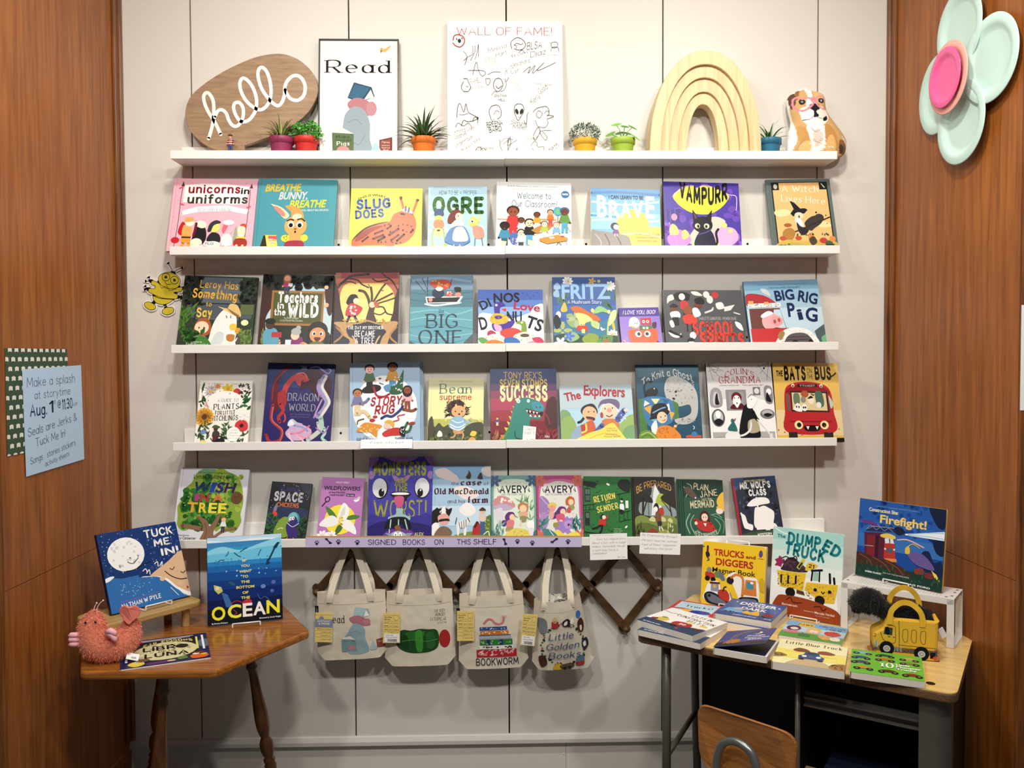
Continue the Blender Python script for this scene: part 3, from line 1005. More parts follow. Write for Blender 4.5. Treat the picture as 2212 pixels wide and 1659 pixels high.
book('dark jungle picture book with teachers around a green chalkboard', -0.7135, -0.0982, 1.556, .2484, .274, 15.9, 1.2, '''
b a8c4d0 40 18 58 10 76 18 96 20 96 40 70 30 42 28
b b8d0d4 2 60 12 44 16 60 14 86 0 90
b b8d0d4 88 34 100 44 100 90 88 92
b 3a1c12 0 14 10 16 16 40 8 60 10 90 0 92
b 3a1c12 88 20 98 16 100 50 94 52
d 0e140d 60 2 0 0 100 18 5
p 9a6a34 14 22 88 22 88 69 14 69
p 4a4f22 17 25 85 25 85 66 17 66
T f6f4ee 23 79 37 12 0 X|Teachers
T f6f4ee 23 32 46 8 0 K|in
T f6f4ee 19 35 55 8 0 K|the
T f6f4ee 38 81 56 16 1 X|WiLD
T e8e8dc 34 54 60 2.4 0 H|by Brad Davidson
T e8e8dc 28 60 63.4 2.4 0 H|Art by Rachel Mas Davidson
m 34 27 26 e0a884 a0603a b02858 2a3a58 1
r cfd4d8 36 12 42 16
b 20261e 26 84 40 72 58 88 70 70 98 78 98 102 10 102
g 7a8a30 14 3 2 80 14 98 8 1.4 60 120
e c0662c 20 92 12 6
d f0e0c0 10 4 14 88 32 96 .8
e c0662c 16 86 5 4
b 5a9ab4 8 76 24 74 28 94 8 94
e 4a2a1c 15 68 6.4 6.4
e 14100e 15 63.6 7.4 4
r b03038 18 78 32 85
b 7c2a6a 44 88 60 84 62 102 42 102
e ecc4a4 51 82 6 6
e a8a8a8 52 77 7 5
e a8a8a8 55 72 3.6 3
p f6f6f4 38 88 46 88 45 98 38 97
e 17130f 82 75 14 12
e d09060 82 81 11 10
e ffffff 77 79 2.6 2.8
e ffffff 87 79 2.6 2.8
e 20140e 77.4 79.4 1.7 2
e 20140e 86.6 79.4 1.7 2
b 5a1c18 77 85 82 84 87 85 82 90
b 5c6a2c 74 91 90 91 97 104 68 104
s d09060 3 72 97 64 92 60 93
b 17130f 67 78 71 84 70 92 67 90
b 17130f 94 80 97 86 96 92 93 90
e e8b090 90 17 3 2.6
e e8b090 92 41 3 3''', '1c2418', '0e120c')
book('golden picture book of a girl in a spotted red dress by a bare tree', -0.467, -0.098, 1.5565, .2227, .2805, 15.5, .1, '''
b eecb74 8 30 16 16 40 11 70 12 90 24 94 44 90 58 84 66 18 66 10 52
r 8e3c44 8 0 98 8
r c07050 0 8 100 14
b f4dc82 12 44 40 36 80 40 92 50 84 66 18 66
s 3a2020 4 0 24 10 14 24 5 40 3 52 2
s 3a2020 2.4 20 8 34 10 42 16 52 20
s 3a2020 2.4 100 26 90 12 80 6 72 0
s 3a2020 2 82 10 66 12 58 8
s 3a2020 1.6 8 14 22 12 32 15
b 3a2226 0 16 6 28 10 46 16 66 0 66
b 3a2226 100 22 94 36 92 52 88 66 100 66
b 4c3630 50 66 53 50 56 44 60 40 64 44 62 54 66 66
s 4c3630 4.4 56 46 52 34 46 26 38 24
s 4c3630 3.6 58 42 58 30 56 20
s 4c3630 3 60 40 68 28 74 20 78 16
s 4c3630 3 62 40 76 34 90 28
s 4c3630 2.4 64 42 80 38 94 34
s 4c3630 2.4 66 46 76 46 82 54 90 56
s 4c3630 2 62 54 72 56 80 52
s 4c3630 1.2 56 22 52 16
s 4c3630 1.2 70 24 76 24
e f0c8a8 59 43 5 4
b b0603a 62 38 70 42 66 47 62 43
b 1a1a24 18 40 24 30 34 30 37 38 32 43 24 44
e f2d2b2 33.5 38 4.6 4
b c03a3c 20 46 26 41 36 43 44 48 34 58 18 57
d f8ecdc 9 3 22 45 36 56 1.8
l 2c3458 4 24 58 20 66
l 2c3458 4 32 58 37 66
d c9a040 24 4 14 62 84 65 1.4
r 272838 0 66 100 100
b b89060 0 66 22 66 30 70 20 74 24 84 34 90 30 100 20 100 26 90 14 82 10 74
b b89060 100 66 78 66 74 72 82 78 76 86 72 100 82 100 88 84
s b89060 2.4 20 68 40 67 52 64 70 68 82 67
s a87a48 3 4 72 14 82 2 92
s a87a48 3 98 72 88 84 100 94
s c8a878 2.4 30 84 36 92 34 100
s c8a878 2.4 72 84 66 94 68 100
T f6f3ea 22 77 75 4 0 Q|THE DAY MY BROTHER
T f6f3ea 33 65 84.5 7.4 0 Q|BECAME
T f6f3ea 34 64 93.5 7.4 0 Q|A TREE
T e8e4da 42 54 98.6 3 0 S|Xin Li''', 'a8604c', '4a2c2c')
book('blue sea picture book with two people fishing from a black boat', -0.2046, -0.098, 1.5565, .2202, .2706, 16.1, .3, '''
r 6f8ea6 0 0 100 21
s 8aa4b8 4 0 8 50 4 100 9
r 4a7684 0 20 100 44
r 5c9aa8 0 44 100 100
s 3c6878 2 0 24 40 27 100 23
s 3c6878 2 0 34 30 36 100 32
s 86b8c0 1.6 0 52 40 48 70 54 100 47
s 86b8c0 1.6 0 62 30 58 100 62
s 4a8494 1.6 0 72 50 68 100 74
s 86b8c0 1.4 0 82 40 86 100 80
s 4a8494 1.4 0 90 50 94 90 88
s d8e4e4 3 24 40 40 42 60 40 80 38
p f0efe8 24 30 84 29 78 38 26 39
p 1d1f22 26 31.5 80 30.5 74 37 28 38
e d08a80 32 34 3.4 3
e 202c48 44 25 10 7
e f2e0c8 46 17 7 5
b b84a30 30 12 40 7 56 6 66 12 58 19 44 20
d d8923a 10 2 34 8 60 16 2
e f6efe8 46 18.6 6 2.2
e c0524a 62 26 6 3.6
d f4ece4 7 3 57 23 67 28 1
b 1c1c1e 70 17 80 17 80 23 72 23
e d08a78 76 27 5 3.4
l 2a3034 1 27 28 27 3
l 2a3034 .8 62 18 66 5
l 2a3034 .8 24 24 8 8
l 2a3034 .8 28 22 18 4
T 25353c 45 54 52 5 0 S|the
T 2a3a44 26 76 72 18 0 S|BIG
T 2a3a44 14 84 94 18 0 S|ONE
p 4a5458 78 99 100 80 100 100 78 100
p 4a5458 0 90 20 98 20 100 0 100
T e6eceC 38 62 98 1.8 0 B|BARBARA BLAIZE''', '4f8494', '3c6272')
book('purple dinosaur in a donut ring on a square blue and white picture book', 0.0389, -0.0983, 1.5565, .2297, .2219, 19.8, .1, '''
r 4660a8 0 0 100 18
r 5a7cbc 0 18 100 30
r 86a8d8 0 30 100 44
b f6f8fa 0 46 20 42 50 50 80 40 100 36 100 100 0 100
b f6f8fa 84 32 92 26 100 26 100 46 82 46
T 15161c 5 22 32 15 24 B|DI
T 15161c 24 64 22 16 2 B|NOS
T a8264a 54 95 36 13 -7 B|Love
T 15161c 4 16 68 21 12 B|D
T 15161c 44 67 58 20 0 B|NU
T 15161c 70 96 68 20 -20 B|TS
b 4a3590 25 24 36 22 42 28 34 32 33 44 26 44
e f0f0f0 28 27 2 2
b c8404a 36 34 43 33 42 38
b 4a3590 22 58 40 56 56 54 50 66 36 72 24 70
b d8a8c8 24 60 34 62 36 70 28 72
b d9b23c 18 50 24 42 36 42 46 48 44 57 32 60 20 57
e 4a3590 31 48 6 3.4
d b8863a 22 4 20 44 44 57 .8
b a83a5a 14 74 20 70 28 76 24 82 16 82
b 7a9a3a 62 54 72 56 74 72 66 74 66 62 58 58
e e8e8d0 67 57 1.8 1.8
b c8483c 34 72 52 66 66 72 62 84 40 84
b efe6d0 54 80 70 73 86 80 80 90 60 90
e 5a4a3a 71 79 7 3
d 3a3a3a 24 6 56 76 84 88 .6
b efe6d0 10 84 24 76 40 82 38 92 14 92
d 6a4a3a 20 8 12 80 38 90 .6
b 3a6aa8 40 84 54 82 64 90 56 98 42 96
b d07a34 2 94 24 86 44 94 36 102 0 102
b e08aa8 66 96 84 88 102 92 100 104 66 104
b b83a58 82 84 94 82 100 90 90 92
b 5a9a50 0 84 8 82 14 88 6 92
T fafafa 10 17 95 3 0 B|Ron
T fafafa 80 90 95 3 0 B|David
d 2a3a5a 10 9 60 4 96 20 .6''', '5a78b8', '3a4f96')
book('tall blue picture book full of flowers with an orange capped mushroom child', 0.3007, -0.0982, 1.557, .2226, .263, 16.6, 0, '''
r 3c5c98 0 0 100 40
b 3f7a98 0 70 30 60 70 64 100 60 100 100 0 100
g 5a7a4a 12 2 0 20 20 40 16 2 40 120
g 3f6a4a 12 3 80 20 100 50 18 2 60 140
b 92b2d2 2 12 8 8 13 16 3 18
b 92b2d2 1 22 8 18 10 28 2 28
f f4f2e8 24 6 8 9
e e0b840 24 6 1.4 1.2
f d8a83a 63 6 6 5
f f4f2e8 92 13 8 9
e e0b840 92 13 1.4 1.2
e c8b85a 74 6 2.6 2.2
T 8fb3d8 14 92 31 21 0 B|FRITZ
T f0f4f4 23 77 38 4.6 0 H|A Mushroom Story
b e0b450 12 46 18 36 22 48 14 50
b 8fa872 18 56 28 52 36 60 40 68 30 72 22 66
f a8b88a 36 60 14 4
f a8b070 14 76 14 4
f 4a5ab0 18 60 6 5
b c46a32 27 44 40 42 56 50 70 56 74 62 66 64 54 58 36 52
b f0dc86 36 52 52 54 62 62 50 66 50 76 42 76 40 66
e 3a2a20 44 68 .8 .8
e 3a2a20 48 68 .8 .8
b c84030 38 70 52 70 54 78 50 76 40 76 36 76
r f0dc86 44 74 49 80
b 8fc07a 62 52 72 42 84 46 88 52 78 50 70 52
e e8d878 62 48 2.6 3
e e8d878 88 50 2.6 3
b c8dc9a 86 64 92 50 100 48 98 60 88 70
s b8d08a 2.4 84 90 85 76 87 62
b b0cc88 60 62 72 66 70 74 60 70
d f4f4f0 5 5 70 72 80 76 1.6
b d8b84a 92 68 95 64 97 74 94 76
f f6f4ea 93 82 8 10
e e0b840 93 82 1.6 1.4
b 2f4a40 0 84 30 80 60 86 100 84 100 100 0 100
b 8fb078 16 84 30 78 40 86 26 92
f 4a6ad0 24 84 8 5
b 8a9a40 44 88 56 80 70 84 66 94 52 96
b 5a8a4a 66 96 76 84 92 84 88 96
d 2a4a2a 10 3 70 86 90 94 .9
e a06a48 82 92 5 4
f f4f4f0 10 94 10 6
e f0ece0 8 54 4 5
b 20282c 0 60 6 54 12 66 4 74
T e8ecec 20 84 99.6 3 0 B|KELSEY GARRITY RILEY''', '3f68a8', '2e4c84')
book('small purple board book with a pumpkin face bucket of treats', 0.4993, -0.0979, 1.557, .1448, .1614, 27.7, -1.1, '''
r 4a3590 0 0 100 22
T f4f2f4 10 90 16 9 0 Mi|I LOVE YOU, BOO!
e f2efee 36 38 13 14
b f2efee 26 40 22 48 34 50 48 46
e 201820 38 40 1.2 1.6
e 201820 43 40 1.2 1.6
r b82c38 52 27 78 44
e f6f2ee 59 36 3.4 3.6
e f6f2ee 69 36 3.4 3.6
e 1a1418 59 36 1.6 1.8
e 1a1418 69 36 1.6 1.8
r 3a6a3c 48 46 78 58
e f6f2ee 58 52 3 3
e f6f2ee 66 52 3 3
b 3a2430 80 40 90 38 88 52 80 52
d d88a50 8 2 24 48 46 56 2.6
b d4552a 20 56 50 58 86 55 90 74 84 90 56 96 28 92 20 76
s b03e1c 1.2 40 58 36 76 42 94
s b03e1c 1.2 68 58 72 76 66 94
e f6f2ee 43 67 8 7.6
e f6f2ee 65 67 8 7.6
e 181416 44 67 4 4.4
e 181416 64 67 4 4.4
p 6a2414 54 70 56 74 52 74
d e89a90 6 4 6 78 16 90 2
T 2a2040 84 92 88 3 0 B|A''', '8a72c4', '3a2c70', t=.016, hard=False, corner=.006)
book('wide charcoal picture book with children and little ghosts above red lettering', 0.7239, -0.0987, 1.557, .2842, .2185, 20.3, .2, '''
b d8d6d0 6 12 12 8 14 16 8 20 5 24
b d8d6d0 36 3 44 3 50 10 40 9
e d8d6d0 55 8 4 6
e d8d6d0 59 17 4 7
e b83434 66 9 4.4 6
b d8d6d0 66 24 74 22 76 32 68 34
p d8d6d0 76 30 90 26 84 36 76 38
s d8d6d0 2.4 52 40 60 36 62 32
s d8d6d0 1.6 88 40 95 43
b 1a181a 14 8 24 3 34 8 32 18 24 20 16 18
e f0e0d4 24 12 4 6
b b83434 22 20 30 20 32 32 22 34
l 1a1416 1.6 25 34 25 46
e 6a3c28 13 34 5 7
b 1a1416 8 28 13 24 18 28 17 31 9 31
b f0eeea 8 40 18 38 20 48 10 50
r 1c1c20 10 48 18 62
e 8a4a2c 30 36 6 8
b d83a28 24 46 38 44 40 58 26 60
l 1a1416 1.6 28 60 28 72
l 1a1416 1.6 34 60 34 72
e 6a3420 44 26 5 6
b 151517 40 16 48 13 52 20 50 25 41 24
b eceae4 36 34 42 32 46 44 38 48
T d0cec8 43 90 53 5 0 H|CHARLOTTE GUNNUFSON + HYEWON CHANE
T d03a2a 34 88 78 20 0 X|SCHOOL
T d03a2a 42 97 98 20 0 X|SPIRITS
b e8e6e0 88 56 95 60 97 72 90 66
b e0deda 4 74 14 80 20 76 16 84 8 82
s 171719 2.6 6 72 12 76 20 82
e eceae4 34 80 4 6
b eceae4 28 92 33 88 36 100 30 102
b 171719 28 86 33 84 35 90 27 90
b eceae4 56 94 62 92 66 102 56 104
b eceae4 6 56 10 54 12 64 8 66''', '4f5054', '2a1416')
book('pig driving a red truck on a wide sky blue picture book', 1.0159, -0.0985, 1.557, .2683, .2509, 17.5, -1.9, '''
r 6f9cb8 0 0 100 14
r b8d0dc 0 42 100 100
r 9cbccc 0 30 100 42
T 3a5a6a 18 86 7 1.6 0 R|The New York Times bestselling creators of Dump Truck Disco
T 3a5a6a 33 76 12 2.2 0 B|Claire Sommerfeld  Rob Sayegh Jr.
b a82c34 2 20 24 22 40 34 36 40 2 38
r e0e0dc 2 34 46 40
d a0a0a0 30 3 3 35 45 39 .8
p d8a060 3 30 10 30 10 35 3 35
p d8a060 24 32 30 32 30 36 24 36
b c4c8c8 22 12 30 14 34 24 24 18
p 6a3c34 3 42 44 42 50 76 3 76
p b8d4e0 36 44 44 44 49 74 30 74
e e8a8a8 30 62 12 14
e e0989a 38 61 8 8
e 9a5058 35 62 1.8 3
e 9a5058 41 60 1.8 3
b f4f2f0 18 52 28 46 34 50 20 56
s 20161a 2 30 74 36 72 46 74
T 14224e 40 66 30 15 4 B|BIG
T 14224e 69 95 35 16 -14 B|RIG
T 14224e 54 64 55 20 0 B|P
T 14224e 67 74 60 16 6 B|i
T 14224e 76 92 63 20 -8 B|G
p bc3034 2 72 52 72 64 76 60 98 2 96
r f4f0ec 2 94 44 98
p 4a5a5c 86 78 100 68 100 98 90 98
b 6aa87a 94 88 100 84 100 94 95 96
b e4e4e0 36 98 38 84 48 74 66 72 82 80 88 100
d 9a9a98 60 6 38 75 86 96 .5
b 5a5256 44 102 48 86 60 80 76 83 82 102
l 2a2628 .8 47 90 80 90
l 2a2628 .8 46 94 81 94
l 2a2628 .8 49 86 77 86
b 222022 52 104 55 92 62 92 66 104
b 222022 74 104 77 91 82 93 84 104
b 9a7a44 36 84 42 76 46 80 40 90''', '8cb2c8', '4f7488')
# ---- fourth row from the top
book('small cream picture book with a ring of garden flowers around black lettering', -0.9689, -0.0975, 1.221, .1831, .2372, 18.3, .4, '''
T 6a665c 20 44 6 2.2 0 L|Jennifer Lane
T 6a665c 60 84 6 2.2 0 L|Natalia Lisner
g 3a5a34 16 1 4 10 26 26 10 2 20 160
g 30482c 16 2 74 10 96 30 10 1.6 20 160
g 38522e 18 3 4 30 18 50 10 2 0 200
g 2f6a3c 14 4 80 28 96 48 12 3 0 200
f f6f4ee 22 17 15 14
e e09a3a 22 17 3 2.6
f e0c83e 54 14 12 7
e d08a2a 54 14 3 3
b c4303a 64 17 70 12 78 15 78 21 70 24 65 22
f d8905a 34 9 6 7
f b84a3a 42 21 7 6
d 3a2038 34 5 74 4 96 20 1.4
f d8a0a0 20 36 8 7
e f2eee8 50 32 34 16
T 1e1b1a 36 76 33 5 0 SA|A GUIDE TO
T 1e1b1a 30 78 44 8 2 Q|PLANTS
T 1e1b1a 34 72 52 5.4 2 Q|FOR LITTLE
T 1e1b1a 26 78 61 7 2 Q|WITCHLINGS
f e8a83e 14 56 17 16
e 5a3420 14 56 5 4.4
b cf3436 74 66 84 60 96 64 98 74 88 78 76 74
e 2a1a1a 86 69 4 3
f f4ece8 90 54 10 6
g 3f5a34 22 6 4 68 26 94 12 2 20 160
g 2f4a2c 26 7 50 80 98 96 12 2 0 180
g 46683a 14 8 54 66 66 82 10 2 30 150
b 6a8acc 10 78 18 76 20 80 12 82
e f8f6f0 72 82 13 11
T 4a4a44 66 78 77 2 0 L|25
T 4a4a44 64 82 81 2.2 0 L|Spells,
T 4a4a44 62 84 85 2.2 0 L|Charms
T 4a4a44 60 86 89 2.2 0 L|and Crafts
e 4a2a1c 38 74 4 3.6
b 3a5a3c 31 72 36 68 46 71 42 73
b 3a3a34 34 78 44 78 46 86 33 86
b 5a2028 34 85 44 85 42 98 36 98
b 17161a 40 90 54 88 56 94 42 96
s 17161a 1.6 30 88 34 92 40 93
e e8d060 16 95 7 4
d 8a7a90 16 9 10 4 94 96 1''', 'f0ece0', 'dcd8cc', mtl=SATIN)
book('tall indigo book with a red dragon and a pale lilac dragon', -0.711, -0.098, 1.221, .2362, .295, 14.7, 1.8, '''
r 22305c 3 0 100 12
r 24376a 3 12 100 30
r 261f5e 3 60 100 100
b 3a1024 54 12 76 8 96 20 96 36 90 44 76 40 62 30 50 32
b 5a1428 8 34 12 18 26 6 36 4 22 14 18 30 22 44 18 60 10 54
s 8a2430 2 10 46 12 24 30 6
s b03a3c 8 26 44 30 28 44 16 56 20
b b8403e 40 17 50 13 62 19 60 22 52 21 50 28 44 24
s d0605a 2 44 13 54 12 60 18
b 9a2a30 18 38 28 34 32 46 28 58 20 52
s a83034 5 22 50 28 58 22 66 24 72
s a03038 4.5 12 52 12 70 28 82 26 94 12 96 6 88
s d87a70 1 13 54 13 70 29 82 27 95
s c84a44 2 30 62 32 68 30 72
T a8a6ae 33 79 46 9 0 S|DRAGON
T a8a6ae 36 75 58 8 0 S|WORLD
T 6a668e 38 68 63.4 1.8 0 R|MEET THE FIRE BREATHING
T 6a668e 39 67 66.4 1.8 0 R|DRAGONS OF MYTHOLOGY
r 8a90a8 50 3.5 58 7.6
r 24305e 50.8 4.2 57.2 6.9
T a8aec0 52 56.4 6.6 1.8 0 B|DK
s 8a7ab8 2 64 5 74 4 82 8 90 12 94 8 90 6
s 9a92c0 8.5 86 16 80 28 86 38 92 46 88 56 80 64
s d8d4c8 4 88 16 83 28 90 38 95 47 90 56 83 66
s a088b8 3 78 20 76 30 82 40
s b890c0 2.4 84 44 78 56 74 66
s a8c8b8 7 84 66 86 78 78 86 68 92
s a8d0c0 4 90 78 92 84 88 90 94 94
s c8c4bc 4 80 72 82 82 70 92
b b8bcd8 36 74 42 68 50 72 58 74 50 78 44 82
b e4e4ea 36 76 40 69 46 74 42 76
b b03a4a 38 82 46 79 44 84
b c8a8c8 34 84 48 74 62 76 72 82 62 92 50 94 40 92
s d87a98 2.6 42 86 56 84 68 76
s e8c0d0 2 38 84 44 94 56 98
s f0b0c0 2.4 48 86 58 92 64 98
s 8a98d0 2.4 46 76 58 78 66 82
s e890a8 2 54 88 66 90 72 84
s a878b8 2 78 78 90 84 96 76
T c8ccd8 20 50 99.4 2 0 B|TAMARA MACFARLANE''', '2a2360', '1c1a48')
RUG = '''
e f2f4f5 50 56 46 40
m 28 37 34 f0b8a8 5a2c20 4a6a44 221c1c
b 241c1c 17 33 28 27 42 28 44 33 34 37 20 37
s a03040 3 34 30 38 40 48 42 56 39
m 61 37 36 8a5a3c 241a18 c8902e 4a86b0
b 2f5a3c 66 28 74 14 77 10 76 24 74 38 58 39 58 30
d e8ece8 16 3 60 18 75 36 1
b 5a90b8 48 30 56 27 58 34 52 36
m 82 60 30 8a4c34 2a1a18 e8b0b4 8a4c34 1
s 8a4c34 2.6 78 46 74 52 76 54
s 8a4c34 4 76 58 88 60 94 58
s 2f3f78 3.6 45 68 52 65 60 66 70 60 75 55
m 11 64 32 b87850 2a1c18 7a78a0 e0c89c
s 7a78a0 4 14 50 22 48 27 44
s e0c89c 5 10 62 20 59 28 66
e b83038 32 70 4 2
e b83038 36 66 3.4 1.6
T b01f2c 29 73 51.6 9 2 Ki|STORY
T b01f2c 35 63 62 9 2 Ki|RUG
b d8923a 10 82 20 73 34 74 46 77 40 82 38 90 28 84 16 84
d f4d8a0 22 8 14 75 42 86 1
b c03a34 46 86 56 81 70 80 72 88 58 89 50 90
e f2c8b4 53 77 5 4
b d8b04a 49 73 56 70 63 74 62 80 58 76
b 26242a 71 80 78 79 78 90 71 88
d f4f4f0 8 4 72 81 77 88 .7
s 3a6a4c 3.6 78 85 84 84 87 78
s 3a6a4c 3.6 78 80 82 74
e a83a30 88 75 5 1.8 10
s c04858 1.4 62 72 70 70 68 66 78 64
s 6a5a40 1.6 11 74 12 70 20 68
r 8a2a30 41 19 45 20.4
s 4a5a6a 1 42 25 48 27
T 2a2f3a 20 32 90 2 0 L|story by
T 2a2f3a 10 40 94 3 0 M|SOPHIE BLACKALL
T 2a2f3a 70 84 90 2 0 L|pictures by
T 2a2f3a 64 90 94 3 0 M|PHOEBE WAHL'''
RL = (-0.4009, -0.0984 + 0.024, 1.221, .2458, .2956, 13.2)
b0 = book('tall pale blue picture book of children braiding a rug, front copy of its stack', RL[0], -0.0984, RL[2], RL[3], RL[4], RL[5], -1.3, RUG, 'a3bdd6', '8aa6c4', t=.010)
for i, lb in enumerate(('middle copy behind the pale blue rug book, only its right edge showing', 'rearmost copy behind the pale blue rug book, furthest right of the stack')):
    k = i + 1
    book(lb, RL[0] + 0.0045 * k, -0.0984 + .0113 * k, RL[2], RL[3], RL[4], RL[5], -1.3, '', 'a3bdd6', '8aa6c4', t=.010)
book('cream picture book with a hedgehog in a blue striped jumper', -0.1569, -0.0984, 1.2215, .1947, .2424, 18.1, .5, '''
r d2cda4 0 0 100 18
T 6a7460 19 80 6.6 2.2 0 S|TINY BEAN'S BIG ADVENTURES
T 4f7668 20 78 23.6 14 0 S|Bean
T c0432e 20 78 33 8.6 0 M|supreme
b b8b860 0 64 40 62 100 64 100 74 0 74
d d8d080 20 2 2 62 98 70 2
b 4a4a3c 0 72 4 60 9 62 12 74 20 68 28 74 40 70 60 76 80 68 100 70 100 102 0 102
d 3f4a2c 40 6 2 76 98 98 4
d 6a7438 26 7 2 86 98 98 2.4
b 4a4238 1 84 4 62 8 60 11 84
d 8a7a5a 50 9 34 36 64 50 1.6
b 4f3a2c 36 50 36 40 46 34 58 34 68 42 68 54 60 60 42 58
g 3a2a20 60 3 38 38 66 54 8 .8 40 140
g 3a2a20 30 5 34 44 42 58 8 .8 140 220
g 3a2a20 20 6 62 44 70 56 8 .8 -40 40
e d9aa78 55 51 13 9
e e0b888 50 42.6 2 3
e e0b888 66 43 2 3
e 2a1a14 49 51 1.2 1.2
e 2a1a14 61 51 1.2 1.2
e 4a2c20 56 55 2 1.4
b 8fb8d0 42 62 54 58 66 62 68 74 54 80 38 74
s e8f0f2 2 40 70 54 75 67 70
s e8f0f2 2 41 74 54 79 66 74
s e8f0f2 1.6 43 64 54 68 65 65
s 8fb8d0 4 66 64 72 68 76 64
e d9aa78 77 62 2.2 1.8
b c89a6a 46 78 58 80 66 78 60 84 48 84
s c89a6a 3 50 82 48 88 42 90
s c89a6a 3 60 80 64 86 62 92
b f0ece0 17 88 20 80 25 82 26 88
b e0c050 76 86 80 80 88 82 84 88
b d8a050 72 96 78 89 86 92 84 99
T f4f0e4 34 68 97.6 2.6 0 B|Stephanie Graegin''', 'eee3a8', 'c8c090', mtl=SATIN)
book('dark red and navy picture book with a big green dinosaur', 0.0838, -0.0991, 1.2215, .2347, .2737, 16.1, 0, '''
r 22386e 0 0 100 10
r 2f3a6e 0 10 100 20
r 54395e 0 20 100 30
r 84405a 0 30 100 40
r a6405a 0 40 100 56
r 98323e 0 56 100 70
r 7a222c 0 70 100 86
r 5c1a24 0 86 100 100
T d9b45c 20 78 13.6 8.4 0 M|TONY REX'S
T e0bf52 14 86 24.4 9 0 K|SEVEN STOMPS
T efe0a8 14 86 42 17 0 X|SUCCESS
b 4a2a2c 84 48 92 38 100 44 100 78 82 76
s 9a3038 1.6 78 56 86 66 88 74
b 4a8a3a 10 100 24 82 36 58 40 46 38 60 28 90 26 104 8 104
p d0cf5a 33 50 38 52 36 56
p d0cf5a 30 56 35 59 33 62
p d0cf5a 27 63 32 65 30 69
p d0cf5a 24 70 29 72 27 76
p d0cf5a 20 78 26 79 23 83
p d09a3a 14 88 21 88 18 94
b 2f8074 34 54 42 42 54 39 72 44 80 50 79 58 66 56 54 55 58 62 76 64 72 68 60 68 58 80 56 104 18 104 26 84
b 3f8fa0 62 46 74 45 80 51 78 57 66 56
b 1a1014 52 54 60 56 70 60 78 58 76 64 62 63
b b8404a 60 60 68 62 75 62 66 64
p f6f2ea 53 55 56 56 55 59
p f6f2ea 58 56 61 57 59 60
p f6f2ea 63 57.4 66 58 65 61
p f6f2ea 68 58.6 71 58.6 70 61.6
p f6f2ea 58 64 60 61 62 64.6
p f6f2ea 65 65 67 62 69 65
p f6f2ea 71 65 73 62 75 64.6
e f8f8f4 42 44 2.8 2.6
e f8f8f4 57 43.6 2.2 2.2
e 141414 42 44 .7 .8
e 141414 57 43.6 .6 .7
s 141414 .8 36 41 42 38
e 1c2c30 69 52 .8 1
e 1c2c30 75 52 .8 1
s 16302c 1.2 36 84 38 92 50 94
p f4f2ec 49 76 68 78 66 100 47 98
T 1a1a1a 51 65 82.6 3 -3 H|A DINO'S
T 1a1a1a 50 68 87.4 3 -3 H|GUIDE TO
T c8c4c0 50 66 92 3 -3 H|WINNING
T 3a3a3a 54 65 96.6 3 -3 H|IT
m 10 76 11 e0b090 3a2420 4a4a8a e8e0d8
g b87a5a 9 3 2 92 14 100 12 1.6 40 120
g 98404a 20 5 72 88 98 100 12 1.6 40 130
T efe8e0 80 88 92 3.6 0 M|Alex
T efe8e0 76 94 98.6 3.6 0 M|Latimer''', '7a2a36', '2a3f70')
book('wide pale blue picture book of a grandmother and child exploring by a yellow boat', 0.3439, -0.0985, 1.2215, .259, .2152, 20.6, -.5, '''
r b4c6ce 0 0 100 40
r a9cfe0 0 44 100 66
b 7a9a6a 0 48 6 42 14 50 16 80 0 90
b 8aa85c 0 66 10 52 20 64 22 104 0 104
b 8fae5c 70 74 82 66 92 54 102 56 102 104 66 104
b 6a9a60 84 80 94 70 102 74 102 104 82 104
r 6aa0a8 66 92 100 100
T a31f2c 7 30 25 14 10 B|The
T a31f2c 33 90 19 18 -4 B|Explorers
b 15141a 28 46 32 36 44 32 50 40 50 50 36 56
s 15141a 3.6 32 56 28 62 24 64
e e8b48a 40 49 10 12.5
e 1a1414 38.6 46 .9 1.4
e 1a1414 46 46 .9 1.4
b 4a1c1c 35 54 46 56 46 61 38 60
b d86a50 37 58 44 60 40 61
b c8562a 30 68 44 62 46 84 26 88
b b02c2c 26 70 32 68 33 80 25 82
s e8d050 2.4 26 82 34 78 34 66
b 8aa0b8 14 82 26 70 26 94 14 100
b 6a5a80 52 40 56 28 66 24 78 26 82 34 78 42 60 32
b f4f2ee 54 48 58 36 68 32 76 38 79 46 60 42
e f2cdb0 67 46 11 13
e e89a8a 67 44 3.4 4
e 1a1414 61.6 41 .9 1.4
e 1a1414 71.6 40 .9 1.4
s 8a2a2c 1.6 63 53 67 55 71 52
e b82c34 56.4 52 2.2 5
b c8732a 58 60 76 60 78 74 56 76
s 44589c 8 78 60 84 50 88 45
d f0f0f8 12 2 78 46 90 62 .7
e f2cdb0 90 44 3 3
s 44589c 7 56 70 50 78 46 82
b e8cf52 14 102 34 84 54 76 64 68 72 66 78 76 86 90 92 104
s c8a83a 1 30 98 54 84 80 88
T 5a5a3a 62 74 76 2.6 0 R|written by
T 5a5a3a 62 76 80 3 0 R|Dea Hodel
T 5a5a3a 60 76 86 2.6 0 R|illustrated by
T 5a5a3a 58 80 90 3 0 R|Michayla Hewson
d f2f6f6 20 6 54 93 92 100 1.6''', 'a8cbe0', '8aa8ba')
